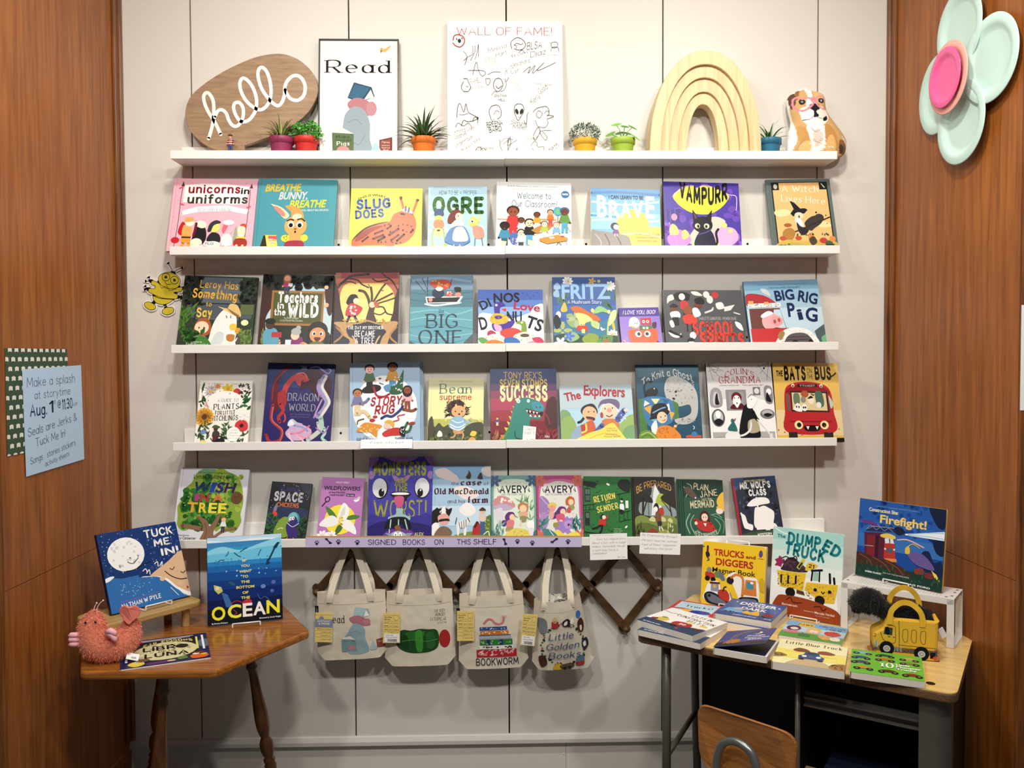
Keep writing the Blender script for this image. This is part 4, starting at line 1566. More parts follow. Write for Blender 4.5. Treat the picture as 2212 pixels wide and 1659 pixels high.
book('teal picture book with a witch child knitting a grey ghost', 0.599, -0.0983, 1.222, .2258, .2836, 15.4, 0, '''
r 316276 3 0 100 16
T eceae2 8 89 15 9 6 Ma|To Knit a Ghost
T 1c3a48 18 82 16.6 1.6 0 R|written by C.R. Sinclair   illustrated by Lia Visirin
r 1f4a62 3 60 100 98
b b8b8b4 44 30 50 18 64 15 82 22 94 34 96 52 92 68 80 76 62 76 58 70 72 68 84 62 82 52 66 54 52 50 46 42
d a2a2a0 80 2 48 18 92 50 1.2
d 9a9a98 20 3 62 70 90 74 1.2
e 16181a 62 35 2.4 1.4 30
e 16181a 58 44 2.4 1.4 -20
e 16181a 62 40 1 1
b 14151a 12 40 18 32 30 30 34 35 28 42 16 46
s 14151a 3.4 14 40 12 30 16 23 24 22
e c8d8a0 28 31 1.2 .8
r 4a7838 2 44 14 98
b 4a7838 12 44 60 48 64 60 60 70 12 70
b 3a78a8 10 44 50 44 58 60 50 76 16 78
p e8dca0 22 44 36 44 29 52
p e0a83a 10 56 22 52 20 64
p e8e4dc 36 56 50 50 52 64
p e0a83a 50 60 58 62 52 72
p 7ab0d0 20 70 34 66 28 76
p e8e4dc 12 46 20 50 10 54
p 2a5a88 40 44 50 46 44 52
b 16151a 20 66 26 52 42 50 48 56 44 62 30 64
b 16151a 18 70 32 60 46 58 50 62 36 68
s 7aa8d0 2 24 62 36 57 44 55
e f0cba8 38 68 8 7.4
e 2a1a14 36 67.4 .9 1
e 2a1a14 43 66 .9 1
s a83a30 1 38 71.6 41 72 43 70.4
b f0eee8 20 80 28 72 30 84 24 90
b d8862c 30 82 44 78 56 82 66 92 60 102 28 102
d a84820 26 4 32 80 60 98 .9
s d8862c 4 44 82 52 84 58 80
e f0cba8 58 79 2.4 1.6
l c8c0a8 .8 58 79 66 75
b 6a9038 2 88 16 84 28 92 34 104 2 104
s 4a7028 1.4 4 94 14 90 24 96
s b8c070 1.4 4 90 16 87 28 95
e b85a3a 86 92 13 2
r b85a3a 74 92 98 94
e 3a78b8 87 89 4.6 3
s e8ecec 1 86 83 88 81 86 79''', '21516a', '6a4a30')
book('white picture book with portrait frames and an old woman vacuuming in black', 0.8593, -0.0977, 1.222, .2347, .2878, 15, -.5, '''
b d6d2d2 3 0 97 0 97 46 60 42 20 46 3 44
s 5a5a60 .5 3 2 14 12 20 2
s 5a5a60 .5 3 10 12 8 22 10
l 5a5a60 .5 3 0 20 18
l 5a5a60 .5 3 0 10 22
l 5a5a60 .5 3 0 26 10
s 5a5a60 .5 80 2 88 12 97 20
l 5a5a60 .5 97 0 82 14
l 5a5a60 .5 97 0 92 22
l 5a5a60 .5 97 0 78 6
e 1c1c20 89 7 1.4 1.2
T a82836 28 73 13.6 7 0 Sa|COLIN'S
T b02634 18 82 25.6 8.4 0 SA|GRANDMA
T 6a6a6e 19 50 29 1.8 0 R|Grandma is coming to stay...
T 6a6a6e 53 86 29 1.8 0 R|That's a good thing, right?
b 9a989c 3 54 4 36 12 31 20 36 20 54
b c8c6c8 7 52 8 40 12 36 16 40 16 52
b 1c1c20 10 52 11 42 14 38 15 46 16 52
r 8e8c90 27 34 58 60
r 9a989c 31 37 54 57
e 6a2830 43 44 8 7
e f6f4f2 43 49 6 8
b 5a1c26 33 58 38 52 43 57 49 51 55 58
e 1a1a1c 40 44.4 1 .8
e 1a1a1c 46 44.4 1 .8
e 1a1a1c 43 51 .9 1
r 6e6c70 69 31 80 41
e dad8d8 74.6 36 4 3.6
b 88868c 86 32 92 29 98 33 98 50 90 52 86 46
e f0eeee 93 37 4 4
b 1c1c20 88 48 90 38 93 42 96 50
e 5a585e 13 69 10 11
e c0bebe 13 68 7.4 8
e f6f4f4 13 65 4 5
b 1c1c20 6 74 13 70 20 74 13 79
e 7a787e 88 65 11 6
e b8b6b6 88 64 8 4
b 1c1c20 82 66 88 64 95 66 88 69
r aaa8a8 3 87 97 98
s 8a8888 .8 3 94 40 92 97 95
b 1a1a1e 44 94 50 62 58 52 66 58 70 74 74 94
b b0a488 58 74 70 72 74 86 58 88
b f4f2f0 58 56 60 46 68 42 74 46 70 54 64 58
e f8f8f8 65 46.6 2 1.8
e 1a1a1c 65.4 46.6 .7 .7
s 9a98a0 1 60 44 66 40 72 43
s 1a1a1e 5 66 62 70 70 72 72
s e4e2e4 2 72 72 82 82 90 92
p d8d4d0 88 90 93 89 94 98 89 98
s e4e2e0 3 62 74 60 84 52 90 44 92
b e4e2e0 22 90 30 86 42 88 42 96 24 96
b 2f6a6a 26 84 32 76 36 74 40 86
e 2f6a6a 34 73 2.6 2.6
p b03a3a 35 72 40 69.6 37 74
T 8a888c 33 74 99.6 3 0 B|HOLLY SWAIN''', 'f0eeec', '1a1a1c', mtl=GLARE)
BATS = '''
r e2bb5c 0 0 100 34
r e0b868 0 34 100 60
r e4cc9a 0 60 100 92
T 5a4a1c 14 80 4 1.8 0 H|THE GHOSTS ON THE BUS SHOUT, BOO! BOO! BOO!
T 15130f 5 15 16.6 6 0 X|THE
T 15130f 17 50 20.6 14.6 0 X|BATS
T 15130f 52 60 13 6 0 M|ON
T 15130f 52 61 20 5 0 M|THE
T 15130f 64 89 20 13.6 0 X|BUS
s 15130f 2.2 84 20 92 16 96 13
b b52a30 14 62 16 36 26 27 50 24 76 28 86 38 88 62 86 88 16 88
b 8a1c24 20 40 28 30 50 27 74 31 82 40
r 241a1c 36 27 66 31
T 9a9a90 39 63 30.4 2.4 0 B|TTOISST
e f0e4dc 29 29 2.4 2.2
e f0e4dc 72 29.4 2.4 2.2
e 241a1c 29 29.6 1.2 1.2
e 241a1c 72 30 1.2 1.2
p 2f2620 24 36 80 37 82 63 24 62
p d9c893 26 38 78 39 79 61 26 60
b 6a7a64 29 40 37 40 37 52 29 52
e a85a38 46 40 6 4.4
p 15151a 53 38 56 40 59 37.6 57 41 62 40 58 43
b 4a6a5c 62 38 72 38 74 54 64 56
e f0e0c4 55 47 5 6
b 1a1618 50 46 55 42 60 46 58 45
e 8a8a80 43 47 4 4
e ecebe6 44 57 4.4 4.6
e 1a1618 42.6 57 1.2 1.4
e 1a1618 45.6 57 1.2 1.4
b f0eee8 28 60 32 52 37 53 40 62
e 1a1618 32 56 1 1.4
e 1a1618 35.6 56.4 1 1.4
e e4e0d8 66 54 4 4
b b0d0c0 82 42 88 52 84 58
b 6a5a50 17 42 21 40 22 60 18 60
r 7a1c24 20 74 84 75
e f4e2a0 33 79 6.4 5.4
e 241a1c 33.6 79 3.4 3
e f4e2a0 72 79 6.4 5.4
e 241a1c 71.4 79 3.4 3
b 1c1214 42 80 64 80 62 86 44 86
p f6f4ee 44 80.6 49 80.6 46.6 85
p f6f4ee 58 80.6 63 80.6 60.4 85
r 2c2826 17 88 30 97
r 2c2826 70 88 84 97
d a84830 10 6 2 72 98 92 1
T 15130f 30 74 101 1 0 B| 
r 14120f 0 95 100 100'''
b1 = book('golden picture book with a red toothy bus full of monsters, overhanging the right end', 1.0955, -0.0974, 1.222, .2357, .2871, 15, .5, BATS, 'e0b84e', '1a1614', mtl=GLARE)
book('second copy just behind the golden bus book, a dark strip showing at its right', 1.0995, -0.0974 + .0122, 1.222, .2357, .2871, 15, .5, '', '2a2620', '1a1614', t=.008)
# ---- lowest row
book('white picture book with a large green tree and a child on a branch', -1.0225, -0.0972, .8855, .241, .2591, 16.6, 2.3, '''
b 6f9a6a 22 12 30 2 44 1 52 3 40 20
b 8aa63c 44 8 56 -1 70 4 84 10 92 24 96 44 94 60 96 72 86 86 70 80 60 84 50 60 20 84 6 80 4 66 2 52 8 42 8 30 18 20 24 8
d 2f6f2c 46 2 10 30 60 80 6
d 4f8f3a 46 3 20 10 90 76 6
d a0b848 26 4 50 6 94 56 4
d 1f5a24 26 5 14 40 80 78 4
d 7aa84a 40 6 8 30 92 80 1.2
T 2a3a26 26 72 6.6 2 0 R|New York Times bestselling Author
T 12160f 20 78 14 5.4 0 M|Lynda Mullaly Hunt
T 17305e 20 44 32 13 0 Bi|W
T 2444a0 45 52 32 13 0 Bi|I
T 33246a 53 65 32 13 0 Bi|S
T 3a1a52 66 81 32 13 0 Bi|H
T a8407a 25 31 45 10 0 B|I
T b8303a 33 46 45 10 0 B|N
T d8743a 51 67 45 10 0 B|A
T e0a83a 16 31 60 13 0 B|T
T e8cc3a 33 45 60 13 0 B|R
T f0e04a 47 59 60 13 0 B|E
T f0e04a 61 73 60 13 0 B|E
e 6a4a2a 86 39 8.6 8.6
T 2a1a10 81 91 39 3 0 L|Signed
T 2a1a10 82 90 44 3 0 L|Copy
b 8a6a50 40 98 44 84 38 72 30 64 46 70 52 78 60 66 66 60 62 76 58 86 60 98
s 8a6a50 6 12 78 26 80 42 82
s 8a6a50 4 58 94 72 84 90 80
s 6a4c38 1 46 96 48 84 44 74
m 71 86 20 f2cdaa d07a2a e8ecec 3a3a40
T 3a3a3a 8 24 92 2 0 R|Illustrated by
T 1c1c1c 2 34 96.4 3.4 0 M|Nancy Carpenter''', 'dcdde4', 'c8c8d4')
book('small black picture book with a purple chicken in a space helmet', -0.7564, -0.0982, .8848, .1426, .2114, 20.8, 4.2, '''
d e8e8f0 30 3 2 3 98 50 .8
b 24303c 70 0 100 0 100 20 84 14
T 352d78 24 72 15 6 0 B|PURPLE
T b8b8bc 10 82 31 13 0 X|SPACE
T d8763c 20 74 42 7 0 K|CHICKENS
b 202c50 2 46 50 42 98 46 98 70 2 70
b 7a7a8a 14 44 20 36 22 44 20 50 14 50
b d8402c 12 52 18 50 24 54 18 62
g 2f5a30 22 2 0 60 24 98 18 4 20 160
g 244a28 22 4 76 60 100 98 18 4 20 160
b 7a9a34 22 84 30 66 46 58 62 66 66 84 52 92 32 92
s d8e0a8 2 30 80 38 77 44 78
e 3f8a94 66 62 15 12.6
e 73b4bc 64 60 12 10
b 352070 54 66 62 58 72 58 78 68 74 72 82 84 76 92 62 92 54 84 50 74
e f4f4f4 59 61 3.2 3
e f4f4f4 65 60 3.2 3
e 141420 60 61 1.3 1.3
e 141420 65.6 60 1.3 1.3
p e0a03a 52 64 58 63 57 67
s c8d8dc 1.6 52 68 66 74 80 68
b 2a2060 6 94 12 88 20 90 26 94 20 98 8 98
b 5a2c20 30 96 60 93 98 96 98 104 30 104
s d8904a 1.6 58 92 54 97 60 97
s d8904a 1.6 72 92 76 96 70 97''', '13141e', '0f1018', t=.012)
book('narrow mauve paperback with a white trillium flower on a yellow disc', -0.568, -0.0989, .8845, .1508, .2269, 19.6, 2.2, '''
T f0dcf0 32 66 9 2.6 0 Bi|ASHLEY ERBELY
T 2a1830 6 92 20 6 0 B|WILDFLOWERS
T 2a1830 18 58 25 2.6 0 B|of the PACIFIC
T 2a1830 22 56 29.4 2.6 0 B|NORTHWEST
r 2a1830 60 25.4 80 29.6
T e0c8e0 62 78 28.6 2 0 B|for kids
s 2a1830 2.4 14 39 12 34 18 31 22 34 20 38 14 39
l 2a1830 3 14 39 6 46
b f4f0ec 78 34 86 32 94 28 90 36 82 38
s 1c1420 1 78 34 88 33 94 28
e f0dc3c 50 66 36 23
b 4c7a34 14 46 30 52 42 62 38 66 24 60
b 4c7a34 66 62 80 58 96 60 84 65 68 66
b 3f6a2c 40 90 46 76 58 74 54 84
b f2f2ee 44 64 50 46 58 40 70 50 66 64 56 68
b eeeeea 46 66 30 60 10 68 4 76 24 78 44 74
b f0f0ec 52 70 70 66 86 76 90 88 74 84 58 78
b d8d8d0 50 60 54 50 60 46 60 58
d e8d040 16 3 46 62 58 74 2
f f4f2ee 14 93 14 9
e e8c840 14 93 2.4 1.6
f f4f2ee 34 91 11 8
f f4f2ee 40 97 10 8
r e8d84a 72 93 88 97
T 6a3a5a 73 87 96.4 2.6 0 B|TIMBER''', 'b877b8', '9a5c9c', hard=False, t=.008, mtl=SATIN)
book('tall purple picture book with two huge white cartoon eyes and lime lettering', -0.3542, -0.0991, .8842, .2239, .2968, 14.8, .2, '''
b a478b8 0 0 14 0 10 8 2 12
b a478b8 26 0 74 0 66 5 50 7 32 4
b a478b8 88 0 100 0 100 10 92 6
e a478b8 3 22 5 5
e a478b8 97 22 5 5
b a478b8 36 20 50 26 66 20 58 30 42 30
T 9aa032 7 90 21 13 0 X|MONSTERS
T 9aa032 41 60 32 6 0 X|ARE
T 9aa032 40 61 41 7 0 X|THE
e 16161e 18 38 12.4 12.6
e dcdde2 17 37.4 11.4 11.6
e 0f0f14 20 43 4.6 5
e dcdde2 21.6 40 1.4 1.4
e 16161e 84 37.4 12.4 12.6
e dcdde2 84 37 11.4 11.6
e 0f0f14 81 43 4.6 5
e dcdde2 81.6 40 1.4 1.4
b 3a3a98 34 30 36 26 34 22 30 25
T a0a035 8 31 72 19 0 M|W
T a0a035 34 46 72 19 0 M|O
T a0a035 52 60 72 19 0 M|R
T a0a035 63 73 72 19 0 M|S
T a0a035 75 85 72 19 0 M|T
T a0a035 89 91.5 72 19 0 M|!
b 14141a 34 45 40 42 60 42 66 45 60 48 40 48
b f2f2ee 36 44.6 42 43 58 43 64 44.6 58 45.6 42 45.6
b 2a1420 40 47 60 47 57 54 43 54
b c85a80 41 48 55 48 54 58 47 61 42 56
b 3a3590 0 72 8 68 20 72 40 70 60 72 80 70 100 70 100 100 0 100
b 281f66 0 84 30 76 70 78 100 84 100 100 0 100
e 6a3a88 50 97 28 12
b 9cc0bc 44 62 54 62 55 68 66 72 62 76 36 76 32 72 44 68
b 14141c 26 86 30 76 40 72 58 72 66 78 68 86 58 86 52 80 44 86 36 84
s a8ccc8 2 36 75 35 84
s a8ccc8 2 48 75 48 82
s a8ccc8 2 58 75 62 86
s e8ecec 1.2 34 90 34 86
b 8a5a3a 42 84 48 81 52 86 50 90
b a8b8c0 36 92 46 88 56 90 62 94 52 99 42 98
b 8898a8 28 91 36 91 38 95
b 8898a8 60 91 70 91 62 95
e f4f4f4 44 92.6 3 3.4
e f4f4f4 51 92.6 3 3.4
e 14141a 44 92.6 .8 1
e 14141a 51 92.6 .8 1
T b8b88a 73 88 94 4 0 B|ALEX
T b8b88a 70 90 99 4 0 B|WILLAN''', '4640a4', '5a2c78', mtl=SATIN)
book('sky blue picture book with a moustached cow, a zebra and a farmer', -0.1387, -0.099, .8838, .2068, .2642, 16.7, .3, '''
r 7fa6c8 0 0 100 18
b d8c8c4 4 6 20 3 32 8 44 16 40 22 20 18 8 14
b d8c8c4 84 4 100 0 100 14 88 12
b e4dcd8 36 30 60 28 80 40 60 46 44 40
r c4dcea 0 54 100 80
b f0ece8 46 60 56 50 68 52 74 62 60 68
b 3a2420 57 16 61 10 62 6 66 12 64 18
b 3a2420 77 17 81 10 84 10 86 18
T 4a1822 32 45 26 4 0 S|the
T 4a1822 48 84 26 7 0 J|case
T 4a1822 88 96 26 4 0 S|of
T 4a1822 3 96 38 7.4 0 J|Old MacDonald
T 4a1822 26 56 50 4.6 0 S|and his
T 4a1822 60 95 50 8 0 J|farm
b 6f8a3e 30 96 50 90 74 88 100 92 100 104 20 104
b 5a7a3a 86 74 94 68 100 68 100 92 88 92
d d8c878 10 3 88 72 98 86 1
b 1c181a 0 62 10 58 22 56 30 62 26 74 10 76 0 84
b f4f0ee 16 58 22 56 24 68 17 70
b 1c181a 4 60 9 56 12 62
b 1c181a 26 60 34 57 30 66
b e0a8a0 10 68 22 64 30 70 26 78 14 78
b 2a1a18 13 72 20 71 28 71 30 74 22 74 12 75
s c8c0b0 1.6 14 57 12 52
s c8c0b0 1.6 24 57 28 52
e f4f0ee 15 62 2.2 1.8
e 1a1616 15 62.4 1 1
e 1a1616 24 62 1 1
b f0eeec 0 80 8 76 14 84 10 92 0 92
b 7a6450 4 92 14 82 26 82 34 88 32 94 24 100 4 104
b e8e6e2 42 78 50 74 58 74 62 70 66 74 60 80 58 92 54 92 54 84 48 84 46 92 43 92
s 1e1c1e 1 46 76 48 84
s 1e1c1e 1 50 75 51 84
s 1e1c1e 1 54 74 55 84
s 1e1c1e 1 58 73 58 82
s 1e1c1e 1.4 61 70 64 75
s 1e1c1e 1.4 42 70 40 78
p b03030 70 82 76 74 84 80 84 92 68 92
p 5a1c1c 70 82 76 74 80 76 74 84
r 3f6088 82 70 90 92
e e8b898 86 62 4 4
b 4a3420 80 60 86 56 92 60 86 61
b d8c8b8 81 65 91 65 91 74 81 74
s f0f0ee 1.4 88 92 96 88 98 98
T e8ecd8 32 72 98 3 0 B|MARK TEAGUE''', 'a6c6de', '7a98b4')
AV = '''
b %s 6 16 18 10 34 6 66 6 82 10 94 16 94 94 80 98 50 95 20 98 6 94
b %s 10 22 30 12 50 9 72 12 90 20 92 60 92 90 50 94 10 90
f %s 8 8 14 6
f %s 92 8 14 6
f %s 8 94 14 6
f %s 92 94 14 6
T c07a78 30 68 12.6 2.6 0 L|Nouran Elkhodair
T 2c1f3c 19 81 26.6 10 0 K|AVERY
s 4a3a5a 1.4 14 20 17 26 20 22
s 4a3a5a 1.4 84 20 86 26 82 22
'''
book('slim green bordered paperback with fairy children under a mushroom', 0.0466, -0.0992, .8834, .1586, .2303, 19.3, .1, AV % ('c4d8c4', 'd8e2d0', '3f5a80', '3f5a80', '3f6a78', '3f6a78') + '''
T 3a2a4a 22 76 31 2.8 0 H|AND THE FAIRY CIRCLE
g 7aa878 30 3 58 40 92 70 16 1.8 30 150
b c88a8c 4 40 16 32 36 34 52 44 50 50 30 46 12 48 4 46
d f4e4e0 7 2 8 34 46 42 3
b b8a8c4 6 48 28 44 48 50 36 54 10 54
b d8d0dc 8 54 22 50 26 58 24 70 14 72 8 66
b b87a4a 60 46 70 42 82 46 80 56 66 54 60 52
e f0c8a4 71 52 8 6
b d8a888 62 58 80 57 78 66 64 66
b 8a8a5a 64 64 78 64 76 72 66 72
l f0c8a4 3 66 70 64 78
b 5c2a74 30 64 38 57 50 58 52 66 42 70 34 72
e 5c2a74 28 74 6 5
e f0c8a4 46 65 6 5
b d87a80 36 70 50 70 48 80 34 82
b a88a5a 34 80 48 80 46 86 32 86
l f0c8a4 3 36 86 34 91
e b878a8 38 92 6 2
b d8c860 30 92 50 82 76 84 88 92 60 97 36 97
d b0b050 12 3 40 86 80 94 1.6
b f2f0f0 78 76 86 70 94 72 94 82 84 83
b e0d8e0 84 82 92 82 92 92 84 92
g 7aa8a0 18 6 8 78 26 96 14 2 40 130''', '6f9a94', '5a8480', hard=False, t=.009, mtl=SATIN)
book('slim magenta bordered paperback with children riding a lilac squirrel', 0.2099, -0.0988, .8828, .1638, .2297, 19.3, -.2, AV % ('c06a94', 'dcdcd4', 'c8644a', 'c8644a', 'c86a5a', 'c86a5a') + '''
T 3a2a4a 20 78 31 2.8 0 H|AND THE SQUIRREL DELIVERY
b 9a7ab0 8 34 22 36 30 48 26 60 8 64
b a888bc 8 60 20 58 26 70 18 84 8 84
s e0d0e8 1.2 10 34 26 46 36 42
d e8d8e8 20 3 20 36 88 60 1.4
b b8602a 64 38 72 33 82 36 82 46 70 47 64 46
e f0c8a4 75 42 6 4.6
b 8a9a5a 70 47 82 48 80 54 70 54
b c84a50 66 52 74 50 74 58 66 58
b d8c850 24 48 32 42 42 44 42 50 30 52
e e09a90 34 51 7 5
b 5c2a74 42 56 50 49 62 50 64 58 54 62 44 66 34 68 34 62
e f0c8a4 57 57 6 5
b d05878 42 62 58 60 60 70 46 72
e f0c8a4 52 71 4 2
b e0a8a0 28 56 38 58 34 68 28 66
b 9a7ac0 38 80 46 72 56 72 62 66 66 64 70 67 78 66 80 74 84 78 78 82 70 84 76 92 68 94 60 88 52 94 44 92
b b890d0 58 74 70 70 80 76 74 82 62 82
e 17141a 68 77 2 2
b 9a8a3a 36 74 46 74 44 80 36 80
b e0d050 30 92 44 84 60 92 76 88 90 90 88 97 40 98
b 3a7a80 14 84 28 84 44 94 30 97 16 94
s f0f4f4 1.2 26 84 36 94 44 98
g 4a8a84 22 6 76 70 94 88 14 2 30 150
g 4a8a84 16 7 6 70 20 90 14 2 30 150''', 'a83c70', '8a2c5c', hard=False, t=.009, mtl=SATIN)
SEND = '''
d 174a22 90 3 4 4 96 96 1.4
p 16201a 0 6 22 8 30 12 22 18 0 14
l 121614 1 2 20 30 6
l 121614 1 2 8 26 18
r 1c2420 2 18 14 40
r 5a6a64 4 20 8 28
r 5a6a64 9 20 13 28
r 4a5a54 4 30 13 38
l 121614 1.6 0 46 24 44
l 121614 1 0 54 24 52
l 121614 1 4 46 4 54
l 121614 1 12 46 12 54
l 121614 1 20 45 20 53
r 1c2420 2 56 12 78
r 5a6a64 4 58 11 66
b 1a1c1c 72 12 82 4 98 6 98 22 84 22
l 121614 1.4 70 28 98 24
l 121614 1 74 28 76 36
l 121614 1.2 74 58 98 54
l 121614 1.2 74 72 98 68
l 121614 1 74 58 74 72
l 121614 1 84 56 84 70
l 121614 1 92 55 92 69
r e4e8e6 88 38 94 50
T ecdc6a 22 68 38 9 12 J|RETURN
T ecdc6a 46 55 42 4.6 10 S|to
T ecdc6a 28 74 54 9 12 J|SENDER
e f0e8dc 80 38 3 3
b 1a1a1c 76 36 80 34 84 36 81 38
b f0f0ee 76 44 84 44 84 54 77 54
b 1a1a1c 76 52 84 54 80 60 74 56
b 1a1a1c 34 64 40 60 46 64 38 70
e f0d8c4 42 65 4 3.4
b c0302c 34 68 44 70 46 76 36 80 30 76
s c0302c 3 42 70 48 66 52 62
s 16161a 4 34 78 24 82 18 83
s 16161a 4 38 78 36 86 32 90
l 121614 1.6 0 88 40 92
l 121614 1.2 0 98 40 92
e f0f0ea 52 12 4 1.6 -30
e f0f0ea 88 80 3.4 1.4 40
s 1f5a2c .8 54 60 48 72 50 84 60 86
T d8e8d0 62 78 84 1.6 0 R|A wish that you
T d8e8d0 62 80 87 1.6 0 R|could get what you
T d8e8d0 62 76 90 1.6 0 R|asked for could
T d8e8d0 62 82 93 1.6 0 R|be a dangerous thing'''
def stack(labels, x, y, z, w, h, lean, roll, art, base, spine, t, dx, **kw):
    for i, lb in enumerate(labels):
        book(lb, x + dx * i, y + (t + .0007) / math.cos(math.radians(lean)) * i, z, w, h, lean, roll, art if i == 0 else '', base, spine, t=t, **kw)
stack(['green comic paperback with fire escapes and yellow lettering, front copy', 'green paperback copy directly behind the fire escape comic, a little raised', 'rearmost green copy behind the fire escape comic, tallest edge showing'],
      0.3779, -0.098, .8828, .1689, .2211, 17.6, 1, SEND, '2a6e34', '16301c', .0068, .0022, hard=False, mtl=SATIN)
PREP = '''
r 2a2a26 0 0 100 40
b 8a9a9c 16 60 18 36 40 30 46 14 60 22 72 36 84 42 96 50 96 64
p e0e4e4 40 62 46 30 50 14 53 12 60 24 66 40 64 60
b 23231e 0 30 20 24 40 32 44 42 20 40 0 46
b a8b848 52 40 60 28 72 28 84 36 80 44 64 46
b 2a281e 64 34 80 26 98 34 98 50 80 44
s 2c2218 5 22 34 20 60 18 88
s 2c2218 3 20 60 30 40 36 34
s 2c2218 3 84 42 88 60 96 90
s 2c2218 2 86 56 74 44 66 38
l 3a3a30 1.4 34 42 34 70
b 7c8a3e 2 66 20 62 44 68 70 62 98 66 98 80 2 80
b c8c890 34 70 40 64 48 66 48 72
b c8c890 58 70 66 64 74 68 72 72
b c8c890 78 70 84 66 90 70 88 74
b 5a6a2c 2 78 30 74 60 80 98 76 98 102 2 102
b 8f9838 50 92 70 84 84 92 70 98
T d8a45c 6 90 16 10 4 Ma|BE PREPARED
b 1e1a1a 46 48 52 42 58 46 58 56 48 54
e f0e6dc 51 52 5 4.4
e ffffff 49 51.6 2 1.6
e ffffff 53.4 51.6 2 1.6
b b03a30 58 52 68 50 70 60 60 62
b 7a4a30 50 58 60 57 63 72 52 74
b 2a2a30 54 72 64 72 62 80 55 80
l e8d8c8 3 58 80 58 86
l e8d8c8 3 62 80 66 86
b 8a3a28 28 88 40 83 54 88 44 95 30 94
g d8d8a8 10 3 74 80 90 98 10 1.4 60 120
g 3a4420 14 6 2 80 20 98 14 2 40 120'''
stack(['black and gold comic paperback of a scout hiking with a red pack', 'copy behind the scout hiking comic, its yellow lettered spine showing at left'],
      0.5485, -0.0999, .8822, .1488, .2211, 18.8, .8, PREP, '2c2c28', '4a4226', .0085, -.006, hard=False, mtl=SATIN)
JANE = '''
r 21382e 0 0 100 30
s 8fae90 2 2 12 10 22 6 30
s 8fae90 2 10 6 20 10 22 16
s 6a9a7a 2 70 60 96 70 94 90
s 8fb898 2.6 14 58 4 74 12 92
s 8fb898 2 24 60 14 74 22 90
s 7aa884 2.4 76 66 88 78 78 94
s 8fb898 2 30 86 50 94 74 88
s 6f9a78 2 24 94 50 100 80 96
s 8fb898 1.6 66 60 80 58 92 64
b 5a4a40 4 14 12 12 24 18 34 30 28 34 18 30 6 22
e e8e0d0 30 31 2 1.4
T e0d3b0 26 62 17 10 -6 M|PLAIN
T e0d3b0 42 86 28 10 8 M|JANE
T e0d3b0 46 70 35 5 6 H|and the
T e0d3b0 16 76 47 11 4 K|MERMAID
b e8b848 84 32 92 24 102 22 102 48 88 46 82 40
e f0d8c8 88 53 9 5.4
b e8b848 80 48 86 44 98 46 100 54 92 49
b 4a1e1c 38 62 44 54 56 54 62 64 60 74 40 72
e f0d0b8 50 64 8 6.6
e 3a2a24 47 64 1 1
e 3a2a24 53 64 1 1
b b8302c 28 68 40 70 60 72 70 86 50 88 32 82
s b8302c 7 34 72 26 68
s b8302c 7 64 74 72 84
p f0eae0 46 74 54 74 51 80
e f0d0b8 28 74 4 3
T d8e0c8 22 82 98 7 4 Mv|VERA BROSGOL'''
stack(['dark green comic paperback of a red shirted swimmer in swirling water, front copy', 'second copy behind the swirling water comic, dark spine at left', 'third copy behind the swirling water comic', 'fourth copy behind the swirling water comic, its spine furthest left'],
      0.7228, -0.0967, .8818, .1441, .2091, 18.2, 1.2, JANE, '2d5442', '14181a', .0055, -.006, hard=False, mtl=SATIN)
book('navy comic paperback with white silhouettes under an umbrella and a red spine', 0.9254, -0.0963, .8812, .1585, .2203, 19.4, -3.2, '''
r a02838 0 0 5 100
b 3a5078 5 0 26 0 18 12 5 20
b 2f4068 60 0 100 0 100 16 80 6
d 26262e 40 3 8 20 96 90 6
d 424c66 26 5 10 30 94 80 3
T d8c890 26 76 7.6 3 0 B|ARON NELS STEINKE
T f4f2ec 16 86 18 9 0 X|MR. WOLF'S
T f4f2ec 34 74 30 8.6 0 X|CLASS
b f4f0ec 26 46 40 37 56 34 74 36 78 44 60 46 40 48
l f4f0ec 3 50 34 50 82
b f4f0ec 40 58 44 50 52 50 64 48 74 52 84 58 84 66 80 76 84 78 84 84 44 84 36 78 38 66
r f4f0ec 40 80 86 86
r f4f0ec 60 84 70 92
b f4f0ec 10 60 18 62 22 74 32 78 30 86 20 84 12 80
s f4f0ec 4 12 64 10 58
b 3a5238 6 92 40 88 80 88 98 92 98 104 6 104
T f0eae0 40 92 97 5 0 X|MYSTERY CLUB''', '2b3140', '8a2430', hard=False, t=.012)
# ---------------------------------------------------------------- on the topmost ledge
Z1 = 2.2035 + 0.0122
# speech bubble sign: board with painted script
SIGNW = wood('sign_oak', '84664a', 'a98a68', scale=(3.0, 3.0, 22), rough=0.55, ring=4.0)
t = empty('wooden_sign', (-0.86, -0.045, Z1 + 0.001), label='brown wooden speech bubble sign reading hello in white script', cat='sign')
OUT = [(-1.0862, 2.371), (-1.0784, 2.4083), (-1.0593, 2.4399), (-1.0156, 2.4773), (-0.9576, 2.5147), (-0.8998, 2.5436), (-0.842, 2.5667), (-0.7843, 2.5784), (-0.7411, 2.5772), (-0.6981, 2.5616), (-0.6638, 2.5359), (-0.6411, 2.5074), (-0.6299, 2.4787), (-0.6288, 2.45), (-0.6363, 2.4212), (-0.66, 2.3809), (-0.7009, 2.3433), (-0.759, 2.3115), (-0.8026, 2.2913)]
OUT2 = [(-0.91, 2.2416), (-0.9733, 2.2458), (-1.0105, 2.2592), (-1.0389, 2.2793), (-1.0644, 2.3051), (-1.0783, 2.3309)]
a = [(p.x, p.z) for p in smooth_path([(u, 0, v) for u, v in OUT2 + OUT], 5)]
pts = [(u + .86, v - Z1) for u, v in a] + [(-0.8838 + .86, 2.2623 - Z1), (-0.8855 + .86, 0.0), (-0.905 + .86, 0.0)]
pts.reverse()
